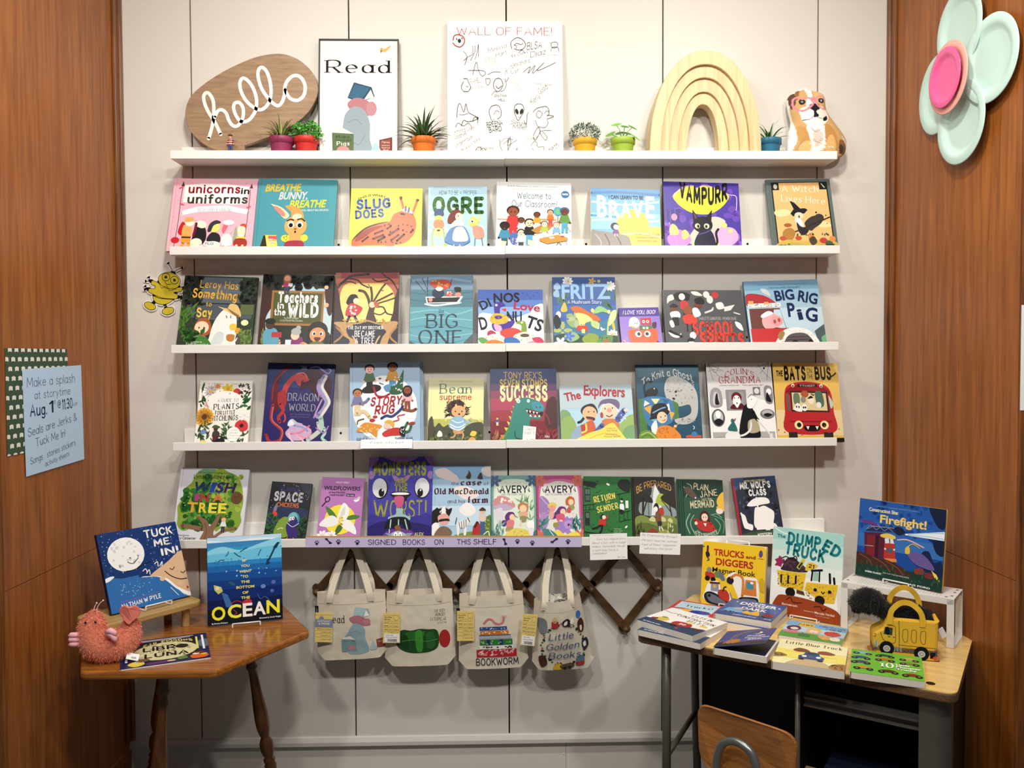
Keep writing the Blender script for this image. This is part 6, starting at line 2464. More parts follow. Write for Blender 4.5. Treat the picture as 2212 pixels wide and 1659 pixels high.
# bug cut-out
t = empty('paper_bug', (-1.192, -0.0048, 1.7705), (0, 0, 0), 'yellow paper bug cut-out with big eyes stuck on the wall beside the middle row', 'decoration')
bw, bh = .152, .196
def bx(p): return ((p[0] - 55) / 395 * 100, (p[1] - 40) / 575 * 100)
out = Art(bw, bh); main = Art(bw, bh)
def both(k, c, w, pts, cl=False):
    q = [bx(p) for p in pts]; s_ = ' '.join('%.2f %.2f' % p for p in q)
    if k == 'b':
        out.op('b e9e4dd ' + s_); z = q + [q[0]]
        zz = [(p.x, p.y) for p in smooth_path([(main.X(a), main.Y(b), 0) for a, b in q], 6, True)]
        out.add('e9e4dd', stroke_polys(zz, .011, True)); main.op('b %s %s' % (c, s_)); main.add('17140c', stroke_polys(zz, .0019, True))
    else:
        out.op('s e9e4dd 8 ' + s_); main.op('%s %s %s %s' % (k, c, w, s_))
Y_ = 'cdb92c'
both('s', '17140c', 1.6, [(335, 185), (338, 130), (300, 50)]); both('s', '17140c', 1.6, [(340, 180), (375, 130), (435, 102)])
both('l', '17140c', 1.8, [(150, 240), (88, 242)]); both('l', '17140c', 1.8, [(140, 240), (120, 195)])
both('l', '17140c', 1.8, [(128, 322), (78, 332)]); both('l', '17140c', 1.8, [(110, 322), (86, 288)])
both('l', '17140c', 1.8, [(410, 325), (444, 310)]); both('l', '17140c', 1.8, [(372, 410), (424, 400)]); both('l', '17140c', 1.8, [(395, 406), (420, 430)])
both('s', '17140c', 1.8, [(185, 440), (150, 480)]); both('s', '17140c', 1.8, [(260, 470), (278, 530)])
both('b', Y_, 0, [(160, 395), (250, 410), (338, 430), (300, 470), (240, 485), (180, 460)])
both('b', Y_, 0, [(150, 240), (170, 238), (215, 262), (300, 320), (420, 305), (415, 350), (350, 360), (385, 385), (375, 425), (330, 425), (240, 415), (160, 378), (118, 350), (128, 318), (170, 318), (180, 292), (145, 275)])
both('b', Y_, 0, [(290, 150), (350, 160), (400, 205), (410, 260), (380, 310), (310, 320), (240, 285), (212, 235), (225, 180)])
both('b', Y_, 0, [(85, 465), (130, 458), (178, 495), (175, 530), (130, 540), (85, 505)]); both('b', Y_, 0, [(245, 540), (290, 512), (340, 520), (340, 565), (290, 592), (245, 575)])
for ex, ey in ((280, 200), (358, 232)):
    a, b_ = bx((ex, ey)); main.op('e 17140c %f %f 9.6 7.4' % (a, b_)); main.op('e d8c53c %f %f 8.2 6.2' % (a, b_)); main.op('e 17140c %f %f 5 3.8' % (a, b_)); main.op('e d8c53c %f %f 4.4 3.3' % (a, b_)); main.op('e 17140c %f %f 3.2 2.5' % (a, b_))
for q in ([(272, 250), (290, 275), (330, 272)],): main.op('s 17140c 1.2 ' + ' '.join('%.2f %.2f' % bx(p) for p in q))
main.op('l 17140c 1 ' + ' '.join('%.2f %.2f' % bx(p) for p in [(216, 262), (240, 315), (290, 290), (305, 340), (375, 322)]))
main.op('s 17140c 1.2 ' + ' '.join('%.2f %.2f' % bx(p) for p in [(160, 392), (230, 420), (335, 430)]))
fn = flat((-bw / 2, 0, bh / 2), (1, 0, 0), (0, 0, -1), (0, -1, 0))
m = MB()
for col, polys in out.ops:
    for q in polys:
        m.prism([(-bw / 2 + p[0], bh / 2 - p[1]) for p in q], 0.0, 0.003, col)
main.emit(m, fn, start=3); m.build('cut_out', PAPER, t)

# left side wall: patterned sheet and blue note; local -y faces +x of the room
LR = (0, 0, math.radians(90))
pat = Art(.33, .292)
for r in range(12):
    for c in range(12):
        x, y = 4 + c * 9.6 - (5 if r % 2 else 0), -1 + r * 9.0
        pat.op('p f2efe4 %.1f %.1f %.1f %.1f %.1f %.1f %.1f %.1f %.1f %.1f %.1f %.1f' % (x, y + .8, x + 2.6, y, x + 5.4, y + .8, x + 5.4, y + 4.6, x + 2.7, y + 3.9, x, y + 4.6))
        pat.op('l b8b8a8 .3 %.1f %.1f %.1f %.1f' % (x + 2.7, y + .4, x + 2.7, y + 4))
pat.ops = [(pat.ops[0][0], [q for c, ps in pat.ops[0::2] for q in ps]), (pat.ops[1][0], [q for c, ps in pat.ops[1::2] for q in ps])]
sheet('patterned_sheet', 'dark green paper sheet with rows of little white open books, behind the blue note', 'paper', (XL + .0018, -0.562, 1.5555), LR, .33, .292, '3f5644', pat, mtl=PAPER)
sheet('storytime_note', 'pale blue handwritten storytime note on the left wooden wall', 'paper', (XL + .0040, -0.4835, 1.5015), (0, math.radians(-1.5), math.radians(90)), .334, .301, 'bcd8f2', '''
T 3a4c6e 6 87 17 8.6 0 L|Make a splash
T 3a4c6e 17 78 29 7.6 0 L|at storytime
T 1a2450 9 36 44.6 10.6 -1 M|Aug.
T 1a2450 40 47 44 10.6 0 M|1
T 2a3a66 46 51 36 4 0 H|st
T 1a2450 54 60 40.6 7 0 H|@
T 1a2450 62 81 43 9.6 0 M|11:30
T 3a4c6e 82 90 42 4 0 L|AM
T 3a4c6e 5 88 60 7.6 4 L|Seals are Jerks &
T 3a4c6e 16 66 72.6 7.6 3 L|Tuck Me In!
T 2f4064 7 84 86 6 5 L|Songs . stories stickers
T 2f4064 30 72 93.6 5 5 L|activity sheets''')
# right pier face: printed notice cut off by the picture edge
sheet('printed_notice', 'white printed notice with blue spots at the right edge of the room', 'paper', (1.5065, DEEP - .0135, 1.661), (0, 0, 0), .19, .287, 'f6f6f4', '''
e 3a3a5a 22 8 12 7
e f6f6f4 22 8 10.6 6
s 3a3a5a 2 12 12 20 9 28 12
T 3a3a4a 16 90 20 4 0 M|YOUR LIBRARY
e 4a9ac8 18 27 7 3
e 4a9ac8 18 36 7 3
e 4a9ac8 40 31 7 3
T 6aa0c8 12 80 66 3 0 R|AGES 4 AND UP
T 6aa0c8 12 86 71 3 0 R|SUMMER READING
T 6aa0c8 12 70 76 3 0 R|EVENTS
T 6aa0c8 12 82 81 3 0 R|SATURDAYS
T 6aa0c8 12 60 86 3 0 R|OUTDOORS''', t=.0006)

# ---------------------------------------------------------------- paper plate flower on the right wooden wall
t = empty('paper_plate_flower', (XR - .002, -0.476, 2.362), (0, 0, math.radians(-90)), 'big flower of mint and pink paper plates on the right wooden wall', 'decoration')
def plate(name, u, v, d, r, col, rot=0, tilt=(0, 0), gloss=.35):
    m = MB(); seg = 72; prof = [(0, 0), (.60, 0), (.66, .006), (.74, .052), (.80, .075), (.86, .080), (.97, .070), (1.0, .062)]
    vs = []
    for rr, z in prof[1:]:
        for k in range(seg):
            a = 2 * math.pi * k / seg
            fl = .012 * math.sin(24 * a) * (1 if rr > .70 and rr < .98 else 0) * .5
            vs.append((r * rr * math.cos(a), -(r * (z * 1.1 + fl * .25)), r * rr * math.sin(a)))
    vs.append((0, 0, 0)); c = len(vs) - 1; n = len(prof) - 1
    fs = [(i * seg + k, (i + 1) * seg + k, (i + 1) * seg + (k + 1) % seg, i * seg + (k + 1) % seg) for i in range(n - 1) for k in range(seg)]
    fs += [(c, k, (k + 1) % seg) for k in range(seg)]
    m.faces(vs, fs)
    ob = m.build(name, mat('plate_' + col, col, gloss, 0.5), t, smooth=True, loc=(u, -d, v), rot=(tilt[0], rot, tilt[1]))
    so = ob.modifiers.new('solid', 'SOLIDIFY'); so.thickness = .0012
    return ob
# local +x points along -y of the room (towards the viewer), -y out of the wall
plate('petal_plate', .005, .146, .016, .124, 'c6e6de', .2, (0.02, 0))
plate('petal_plate', .158, .006, .012, .124, 'c6e6de', .9, (0, .06))
plate('petal_plate', .024, -.136, .018, .124, 'c6e6de', 1.7, (-.02, 0))
plate('petal_plate', -.127, -.006, .010, .124, 'c6e6de', 2.5, (0, -.06))
plate('middle_plate', .0, .005, .046, .108, 'f2b0a4', .4)
plate('centre_plate', .0, .005, .058, .089, 'ee5c9c', 0, gloss=.22)

# ---------------------------------------------------------------- accordion peg rack under the lowest ledge
RACKW = wood('rack_wood', '3a2613', '62431f', scale=(10, 10, 10), rough=.5, ring=4)
t = empty('peg_rack', (-0.045, -0.004, 0.69), label='brown wooden accordion peg rack with crossed slats under the lowest ledge', cat='rack')
px_ = [-0.5316, -0.2916, -0.0457, 0.2013, 0.4475]; mx_ = [-0.6544, -0.4081, -0.1623, 0.0829, 0.3241, 0.5629]
zt, zm, zb = .832, .6945, .5485
def slat(a, b, y):
    a, b = Vector((a[0] + .045, 0, a[1] - .69)), Vector((b[0] + .045, 0, b[1] - .69)); d = (b - a).normalized(); n = Vector((-d.z, 0, d.x)); w = .0135; a = a - d * .012; b = b + d * .012
    m = MB(); q = []
    for c, dd in ((a, -1), (b, 1)):
        for k in range(7):
            an = -math.pi / 2 + math.pi * k / 6
            q.append(c + d * (dd * w * math.cos(an)) + n * (dd * w * math.sin(an)))
    m.prism([(p.x, p.z) for p in q], y - .0045, y + .0045); m.build('slat', RACKW, t, bevel=.001)
for i in range(5):
    slat((mx_[i], zm), (px_[i], zt), -.006)                     # rising halves join the long ones
for i in range(4):
    slat((px_[i], zt), (px_[i + 1], zb), -.0165)
slat((px_[4], zt), (mx_[5], zm), -.0165); slat((mx_[0], zm), (px_[0], zb), -.0165)
for i in range(5):
    slat((px_[i], zb), (mx_[i + 1], zm), -.006)
for x, z in [(a, zt) for a in px_] + [(a, zm) for a in mx_] + [(a, zb) for a in px_]:
    m = MB(); m.lathe([(.0085, -.0), (.0085, .034), (.0105, .038), (.0112, .050), (.0098, .058), (.005, .062), (.0005, .063)], 18, M=Matrix.Translation((x + .045, -.021 + .021, z - .69)) @ Matrix.Rotation(math.pi / 2, 4, 'X')); m.build('peg', RACKW, t, smooth=True)

# ---------------------------------------------------------------- canvas bags hanging from the pegs
def bag(label, corners, peg, art, y0, thick, sag, seed, tagart=None, tagpos=None, tagcol='e2c878', open_=.02, filler=False, side_label=None):
    (tlx, tlz), (trx, trz), (blx, blz), (brx, brz), cut = corners
    cx, cz = (tlx + trx) / 2, (tlz + trz) / 2
    t = empty('canvas_bag', (cx, y0, cz), label=label, cat='bag', group='cream canvas bags hanging from the peg rack')
    def surf(u, v, side=-1):
        # v 0 top .. 1 bottom, u 0 left .. 1 right
        c0 = cut[0] if u < .5 else cut[1]
        x = (tlx * (1 - u) + trx * u) * (1 - v) + (blx * (1 - u) + brx * u) * v
        z = (tlz * (1 - u) + trz * u) * (1 - v) + (blz * (1 - u) + brz * u) * v
        e = abs(u - .5) * 2
        if v > .86 and e > .78: z += (v - .86) / .14 * ((e - .78) / .22) * .030
        if v < .3 and side < 0: z -= sag * (1 - e ** 2) * (1 - v / .3)
        bulge = thick * (1 - e ** 3.2) * (.55 + .45 * math.sin(min(1, v * 1.15) * math.pi * .75))
        wr = .0030 * noise.noise(Vector((x * 15 + seed, z * 9, side * 3))) + .0012 * noise.noise(Vector((x * 45 + seed, z * 38, side)))
        y = side * (open_ * (1 - v) * (1 - e ** 2) * .9 + bulge * .5 + .002) + wr * (1 - e ** 6)
        if side > 0: y = min(y * .55, .02)
        return Vector((x - cx, y, z - cz))
    m = MB(); NU, NV = 40, 44; cl = lin('d9cfbb')
    for side in (-1, 1):
        g = [[surf(i / NU, j / NV, side) for i in range(NU + 1)] for j in range(NV + 1)]
        vs = [p for r in g for p in r]
        fs = [(j * (NU + 1) + i, (j + 1) * (NU + 1) + i, (j + 1) * (NU + 1) + i + 1, j * (NU + 1) + i + 1) for j in range(NV) for i in range(NU)]
        if side > 0: fs = [tuple(reversed(f)) for f in fs]
        m.faces(vs, fs, cl)
    for u in (0, 1):
        vs = []
        for j in range(NV + 1): vs += [surf(u, j / NV, -1), surf(u, j / NV, 1)]
        m.faces(vs, [(2 * j, 2 * j + 1, 2 * j + 3, 2 * j + 2) for j in range(NV)], cl)
    vs = []
    for i in range(NU + 1): vs += [surf(i / NU, 1, -1), surf(i / NU, 1, 1)]
    m.faces(vs, [(2 * i, 2 * i + 2, 2 * i + 3, 2 * i + 1) for i in range(NU)], cl)
    W_, H_ = trx - tlx, tlz - blz
    # hem line and print follow the cloth
    def fn(x, y):
        u, v = x / W_, y / H_
        p = surf(min(.995, max(.005, u)), min(.995, max(.005, v))); return p, Vector((0, -1, 0))
    A = Art(W_, H_, 's c4b99f .6 3 16.4 50 15.6 97 16.4\n' + art)
    for k, (c, ps) in enumerate(A.ops):        # long shapes are cut small so that they follow the folds
        new = []
        for q in ps:
            xs = [p[0] for p in q]; ys = [p[1] for p in q]; st = .010
            if max(xs) - min(xs) < st and max(ys) - min(ys) < st: new.append(q); continue
            a = math.floor(min(xs) / st)
            while a * st < max(xs):
                b = math.floor(min(ys) / st)
                while b * st < max(ys):
                    r = clip_poly(q, a * st, b * st, (a + 1) * st, (b + 1) * st)
                    if len(r) > 2: new.append(r)
                    b += 1
                a += 1
        A.ops[k] = (c, new)
    A.emit(m, fn, lift=6e-5, start=10)
    m.build('bag_body', CLOTH, t, smooth=True)
    pg = Vector((peg[0] - cx, 0, peg[1] - cz))
    for k, side in enumerate((-1, 1)):
        a, b = surf(.20, .0, side), surf(.80, .0, side)
        if side < 0: a.z -= .03; b.z -= .03; a.y -= .003; b.y -= .003
        yy = -.050 + .016 * k - y0
        top = [pg + Vector((-.020 - .003 * k, yy, .004)), pg + Vector((-.011, yy, .0175)), pg + Vector((0, yy, .0215)), pg + Vector((.011, yy, .0175)), pg + Vector((.020 + .003 * k, yy, .004))]
        path = [a, a + Vector((.004, 0, .03)), a.lerp(top[0], .5) + Vector((-.006, -.004, 0))] + top + [b.lerp(top[4], .5) + Vector((.006, -.004, 0)), b + Vector((-.004, 0, .03)), b]
        sp = smooth_path(path, 7)
        N = []; W2 = []
        for i, p in enumerate(sp):
            f = min(i, len(sp) - 1 - i) / (len(sp) / 2)
            tw = (f ** 2) * 1.35 * (1 if i < len(sp) / 2 else -1)
            tt = (sp[min(i + 1, len(sp) - 1)] - sp[max(i - 1, 0)]).normalized()
            base = Vector((0, -1, 0)); per = tt.cross(base).normalized()
            N.append(tuple((base * math.cos(f * f * 1.45) + (-per if True else per) * math.sin(f * f * 1.45)))); W2.append(.0225)
        mm = MB(); mm.ribbon(sp, W2, N, .0018, lin('d6ccb8')); mm.build('handle', CLOTH, t, smooth=False)
    if tagart:
        tx, tz, tw, th, tr = tagpos
        o = MB(); o.box((-tw / 2, 0, -th), (tw / 2, .0008, 0), lin(tagcol))
        Art(tw, th, tagart).emit(o, flat((-tw / 2, 0, 0), (1, 0, 0), (0, 0, -1), (0, -1, 0)), start=2, clip=True)
        o.build('paper_tag', PAPER, t, loc=(tx - cx, -thick * .5 - .014, tz - cz), rot=(0, math.radians(tr), 0))
    if side_label:
        o = MB(); sx, sz = side_label; o.box((-.006, -.001, -.045), (.006, .001, 0), lin('15161c')); Art(.012, .045, 'l d8d8e0 8 50 20 50 80').emit(o, flat((-.006, -.001, 0), (1, 0, 0), (0, 0, -1), (0, -1, 0)))
        o.build('woven_label', PAPER, t, loc=(sx - cx, -.004, sz - cz))
    if filler:
        o = MB(); r_ = random.Random(3)
        for k in range(70):
            p = Vector((r_.uniform(-.055, .055), r_.uniform(-.018, .010), -.03 + r_.uniform(-.01, .034)))
            v = [Vector((r_.uniform(-1, 1), r_.uniform(-1, 1), r_.uniform(-1, 1))) * .02 for _ in range(3)]
            o.poly([p + q for q in v])
        o.build('crumpled_filling', mat('cellophane', 'dcd9d2', .12, .8), t)
    return t
CARDT = '''
l 8a6a2c 1 2 8 98 8
T 4a3a1c 8 52 16 4 0 B|Out of Print
T 4a3a1c 8 42 23 4 0 B|New York
e b09040 78 16 17 9
e e2c878 78 16 15 7.6
l 8a6a2c .8 34 27 34 98
l 8a6a2c .8 2 27 98 27
T 4a3a1c 8 30 34 2.6 0 B|DATE
T 6a5420 40 92 35 3.4 0 Hi|Lent to Laura
T 4a3a1c 8 30 44 2.6 0 B|DUE
T 6a5420 40 90 45 3.4 0 Hi|Bob Wallace
l 8a6a2c .8 2 48 98 48
T 4a3a1c 8 30 56 2.6 0 B|TITLE
T 3a2a10 38 96 57 4 0 Hi|Kurt Salamon
l 8a6a2c .8 2 60 98 60
T 6a5420 40 92 67 3.4 0 Hi|Willow Lane
l 8a6a2c .8 2 70 98 70
T 6a5420 40 88 79 3.4 0 Hi|Beatrix K
l 8a6a2c .8 2 82 98 82
T 6a5420 40 92 91 3.4 0 Hi|Linda Conalli
'''
BARC = '\nr f0ece8 8 68 96 98\n' + '\n'.join('r 2a2a2a %.1f 86 %.1f 95' % (26 + k * 2.6, 26 + k * 2.6 + (1.6 if k % 3 else .8)) for k in range(22)) + '\nT 5a5a5a 18 60 74 2.4 0 R|TOTES LARGE\nT 5a5a5a 18 84 81 2.4 0 R|9781616 86180'
bag('cream canvas bag with a reading print in grey blue and pink, leftmost on the rack', ((-.646, .704), (-.408, .710), (-.648, .462), (-.400, .472), (1, 1)), (px_[0], zt), '''
T 25241f 24 41 44 11 0 S|ead
p 8fb0b4 57 21 76 25 78 35 66 38 54 34
p a8c4c8 58 22 72 25 66 37 54 34
p f0ece2 72 26 77 35 69 36
b b0707c 48 38 58 34 66 36 74 42 78 49 70 50 56 47
e b8808a 73 44 5 5
b 8fa8b0 46 58 54 46 64 48 70 56 70 68 74 88 54 92 44 88 40 70
s 7890a0 .8 48 60 58 57 64 62
p 7a9aa0 36 68 56 70 57 88 36 88
p f0ece2 36 68 48 64 56 70
T 2a3438 39 55 73 3 0 S|Make Friends
e c88890 50 82 5 3.6
p 8a4838 85 72 97 70 97 84 86 84
T e0d0c0 87 95 76 2 0 S|Pigeons
b a8c0c4 76 86 80 74 83 78 86 86''', -.078, .030, .006, 1, '''
p 7a88a4 0 22 100 22 100 50 0 50
b 7a88a4 20 30 24 16 38 12 48 18 50 32
T e8d8c8 12 90 31 6 0 B|ELEPHANT
T e8d8c8 20 84 40 6 0 B|& PIGGIE
''' + '\n'.join(q for q in CARDT.split('\n') if q and (' 5' in q or ' 6' in q or ' 7' in q or ' 8' in q or ' 9' in q) and 'DATE' not in q and 'Out' not in q and 'York' not in q and 'DUE' not in q and 'Laura' not in q and 'Bob' not in q and not q.startswith('e')), (-.617, .638, .060, .104, 2), side_label=(-.6475, .655))
bag('cream canvas bag printed with a green leafy band and a red disc', ((-.403, .702), (-.173, .709), (-.412, .437), (-.161, .441), (1, 1)), (px_[1], zt), '''
T 26251f 72 88 28 4 -4 S|THE VERY
T 26251f 74 88 33.4 4 -4 S|HUNGRY
T 26251f 66 89 39 4 -4 S|CATERPILLAR
T 26251f 77 90 43.4 2.6 -2 L|by Eric Carle
b 1f4a24 16 56 26 50 38 51 50 49 62 50 74 51 78 60 76 74 66 80 50 82 34 81 22 76 16 68
b 2f6a2c 30 54 46 52 58 53 52 62 36 64
b 3f8f34 44 54 54 53 54 78 46 78
b 2a6030 60 56 70 55 72 72 62 76
b 1a3f1f 22 60 32 58 34 74 26 74
s 4aa040 .8 20 66 40 64 60 66 76 64
e a82a2c 86 64 8 12
''', -.074, .032, .010, 7, CARDT + BARC, (-.383, .633, .060, .106, 1), side_label=(-.410, .640))
bag('cream canvas bag printed with a striped book stack and a pink worm', ((-.147, .691), (.076, .699), (-.151, .424), (.097, .430), (1, 1)), (px_[2], zt), '''
s c87880 3.4 38 38 44 33 50 34 54 38 60 40 66 38 68 32
e d8a8a8 66 29.6 2 1.6
e d8a8a8 70 29.6 2 1.6
r 33518a 31 43 72 47.6
d d8dce8 9 2 33 44.4 70 46 1
r c8702c 32 48.4 74 53.4
d f0d8a0 14 4 33 49.6 73 52.4 1.2
r a8b0b8 30 54.6 77 59
r 2f3a5a 30 54 77 55
r 2f7a3c 31 60 79 67.6
r 24306a 41 60 46 67.6
r 24306a 60 60 65 67.6
d 9ac890 14 8 32 61.6 78 66.4 1.2
r f0ece4 30 68.6 80 73
g 24242c 12 4 32 70 78 71.4 3.6 1.4 -20 20
r b82a34 26 73.6 84 84
g e8d0c8 46 6 28 75 80 82.6 5 .7 20 70
T 20232f 25 86 94.6 8.6 0 M|BOOKWORM''', -.076, .032, .006, 13, CARDT, (-.125, .638, .060, .106, 0), side_label=(-.152, .640))
rr = random.Random(8); wre = ''
for k in range(46):
    a = 2 * math.pi * k / 46; x, y = 54 + 38 * math.cos(a) * rr.uniform(.9, 1.1), 63 + 30 * math.sin(a) * rr.uniform(.92, 1.08)
    wre += ['e 2c5a40 %.1f %.1f 1.8 1 %d\n', 'e 24303a %.1f %.1f 2.2 2 %d\n', 'e b03a3c %.1f %.1f 1.4 1.2 %d\n', 'e 2f6a4a %.1f %.1f 1.6 1.2 %d\n'][k % 4] % (x, y, rr.randint(0, 180))
wre += '''b 7a7f84 6 26 16 24 24 28 24 42 14 46 8 38
b a83430 34 28 40 31 46 28 46 36 40 38 34 36
e e0b878 40 25 4 3
b 2a2426 54 30 64 26 70 30 66 36 56 36
b ece6dc 58 31 64 29 63 34 57 35
b ece6dc 70 30 76 26 76 34 70 34
e 3a78b8 88 24 5 5
b 4a2c24 84 34 92 30 96 38 92 48 84 46
b e6dccc 87 40 91 40 90 46 87 46
b 30343c 86 62 96 58 98 68 88 74
b ece6dc 88 64 93 62 93 68 89 69
b 4a2c24 10 80 20 78 24 90 14 94
b 5a7a88 72 84 84 80 86 88 76 90
b a83430 72 90 84 88 84 93 72 94
b d0a838 36 92 46 90 48 98 34 98
b 5a4a30 46 92 66 90 66 96 48 98
e 24242c 52 97 3 2.4
e 24242c 60 96 3 2.4
T 27477a 27 72 54 9 2 Hi|Little
T 27477a 22 80 68.6 9 2 Hi|Golden
T 27477a 26 80 82 9 2 Hi|Books
'''
bag('cream canvas bag ringed with little animals around blue script, rightmost and open', ((.117, .672), (.278, .690), (.108, .420), (.329, .428), (1, 1)), (px_[3], zt), wre, -.080, .050, .004, 19, CARDT + BARC, (.102, .628, .052, .112, 6), open_=.055, filler=True)
# ---------------------------------------------------------------- left: six sided side table
TABW = wood('table_maple', '7a4216', 'b4722c', scale=(2.4, 20, 20), rough=.24, ring=4.0, coat=.4)
LEGW = wood('table_leg', '3c200c', '6a3c16', scale=(18, 18, 2), rough=.28, ring=4.0, coat=.3)
ZL = .66
t = empty('side_table', (-.97, -.37, 0), label='brown wooden six sided side table with turned legs in the left corner', cat='table')
HEX = [(-1.172, -.694), (-.802, -.698), (-.609, -.366), (-.778, -.052), (-1.205, -.048), (-1.325, -.36)]
def rounded(P, r, n=5):
    out = []; k = len(P)
    for i in range(k):
        a, b, c = Vector(P[i - 1]), Vector(P[i]), Vector(P[(i + 1) % k])
        u, v = (a - b).normalized(), (c - b).normalized(); p, q = b + u * r, b + v * r
        for j in range(n + 1):
            s_ = j / n; out.append(tuple((p * (1 - s_) + b * s_) * (1 - s_) + (b * (1 - s_) + q * s_) * s_))
    return out
hx = [(x + .97, y + .37) for x, y in rounded(HEX, .02)]
m = MB(); m.prism(hx, ZL - .024, ZL, plane='xy'); m.build('tabletop', TABW, t, bevel=.007)
m = MB(); m.prism([(x * .68, y * .68) for x, y in hx], ZL - .052, ZL - .0235, plane='xy'); m.build('apron', LEGW, t)
PROF = [(.013, 0), (.016, .02), (.019, .05)]
def turned(a, b):
    """turned leg between two points (top to floor)"""
    a, b = Vector(a), Vector(b); L = (a - b).length
    pr = [(.0, .012), (.030, .012), (.13, .018), (.145, .0225), (.150, .0225)]
    prof = [(.0125, 0), (.0145, .06), (.0165, .075), (.021, .085), (.021, .165), (.0165, .172), (.019, .180), (.0195, .188), (.0155, .195), (.0185, .203), (.019, .210), (.013, .217), (.0165, .224), (.0215, .240), (.0225, .254), (.0215, .268), (.015, .283), (.0125, .287), (.0165, .296), (.0215, .320), (.0225, .345), (.021, .385), (.0165, .44), (.0135, .500), (.0135, .518), (.0175, .524), (.0185, .529), (.0165, .534), (.0145, .542), (.0148, .552), (.0195, .560), (.0205, .566), (.0185, .573), (.016, .580), (.0162, .595), (.0205, .603), (.0215, .611), (.018, .62), (.0165, .64)]
    k = L / .64
    z = (a - b).normalized(); q = z.to_track_quat('Z', 'Y').to_matrix().to_4x4()
    m = MB(); m.lathe([(r_, z_ * k) for r_, z_ in prof], 24, M=Matrix.Translation(b) @ q)
    return m
O_ = Vector((-.97, -.37, 0))
LEGS = [((-.985, -.575, .636), (-1.000, -.665, 0)), ((-.828, -.315, .636), (-.738, -.262, 0)), ((-1.102, -.270, .636), (-1.185, -.215, 0))]
feet = []
for a, b in LEGS:
    turned(Vector(a) - O_, Vector(b) - O_).build('leg', LEGW, t, smooth=True)
    feet.append((Vector(a) * .15 + Vector(b) * .85) - O_)
m = MB()
for i in range(3):
    m.tube([feet[i], feet[(i + 1) % 3]], .010, 12)
m.build('stretcher', LEGW, t, smooth=True)

# wooden riser
t = empty('display_riser', (-1.14, -.365, ZL), (0, 0, math.radians(52)), label='pale wooden riser with dowel feet on the side table under the moon book', cat='riser')
RISW = wood('riser_pine', '94713f', 'c9a767', scale=(2.0, 22, 22), rough=.5, ring=3)
m = MB(); m.prism(rounded([(-.168, -.083), (.168, -.083), (.168, .083), (-.168, .083)], .03, 6), .060, .080, plane='xy'); m.build('board', RISW, t, bevel=.004)
for x in (-.122, .122):
    for y in (-.052, .052):
        m = MB(); m.lathe([(.0115, 0), (.0125, .001), (.0125, .0605)], 20, M=Matrix.Translation((x, y, 0))); m.build('foot', RISW, t, smooth=False)

def easel(label, x, y, z, rot, w, lean, h=.16):
    """white wire book easel: two side frames, a front lip"""
    t = empty('book_easel', (x, y, z), (0, 0, math.radians(rot)), label=label, cat='book stand', group='white wire book easels')
    L = math.tan(math.radians(lean)); r = .0022; g = w / 2
    m = MB()
    m.tube(smooth_path([(-g, -.026, .016), (-g, -.026, .005), (-g, -.020, .0022), (-g, .0, .0022), (-g, .055, .0022), (-g, .064, .006), (-g * .92, .036 + L * h * .5, h * .6), (-g * .85, .012 + L * h, h)], 5), r, 8)
    m.tube(smooth_path([(g, -.026, .016), (g, -.026, .005), (g, -.020, .0022), (g, .0, .0022), (g, .055, .0022), (g, .064, .006), (g * .92, .036 + L * h * .5, h * .6), (g * .85, .012 + L * h, h)], 5), r, 8)
    m.build('side_frame', mat('white_wire', 'f0efec', .35), t, smooth=True)
    m = MB(); m.tube([(-g, -.026, .016), (g, -.026, .016)], r, 8); m.build('front_lip', MATS['white_wire'], t, smooth=True)
    m = MB(); m.tube([(-g * .85, .012 + L * h, h), (g * .85, .012 + L * h, h)], r, 8); m.build('top_bar', MATS['white_wire'], t, smooth=True)
    return t
# books shown on the side table
TK = (-1.1075, -.3525); ZR = ZL + .080
book('dark blue picture book with a smiling full moon, standing on the wooden riser', TK[0], TK[1], ZR + .006, .262, .250, 21, 0, '''
d 2a4a8a 40 3 0 0 100 60 2
d e8ecf8 60 2 2 2 98 58 .5
e f2f2f0 30 31 22.6 21.6
d d2d4d4 22 5 14 14 46 46 1.8
s 17181c .9 30 41 36 44 44 38
e 17181c 34 36.5 .8 .8
e 17181c 44 36 .8 .8
s 17181c .9 26 52 36 52 48 48 58 46
s f4f4f2 1 46 56 50 54 51 58
s f4f4f2 1 50 60 54 56 54 62
s f4f4f2 1 62 50 66 48 66 54
s f4f4f2 1 68 54 72 49 70 56
T f4f3f0 56 93 14.6 9 0 K|TUCK
T f4f3f0 66 87 27.6 8 0 K|ME
T f4f3f0 73 96 41 8 0 K|IN!
b dab690 52 66 76 52 104 42 104 104 84 90 70 74
p dab690 74 54 100 44 100 90 84 82
s 2a2018 1 80 60 83 62 86 59
s 2a2018 1 93 67 96 69 99 67
s 2a2018 1.2 73 62 80 70 90 76 99 77
b f2f4f4 40 66 60 66 74 72 84 84 94 92 104 98 104 104 60 104
b 2f6cae -4 58 20 60 46 64 62 67 72 74 82 86 94 98 96 104 -4 104
r 2f6cae 0 60 40 100
r 2f6cae 30 70 66 100
b eef2f2 0 57 6 55 11 56 5 60 0 61
d cfe0f0 34 7 14 66 56 86 .5
s eef2f2 .7 76 84 80 90 84 96
s eef2f2 .7 84 86 88 92 92 97
e e0bd98 68 71 3.4 2.8
e e0bd98 88 82 3.4 2.8
T 8a5aa8 12 60 88 1.8 3 B|a bedtime story by the creator of
T f2f3f3 13 62 95 5 3 K|NATHAN W PYLE
p c0392b 97 86 99 88 99 90 96 90''', '16356e', '0e1c40', rot=50, t=.014)
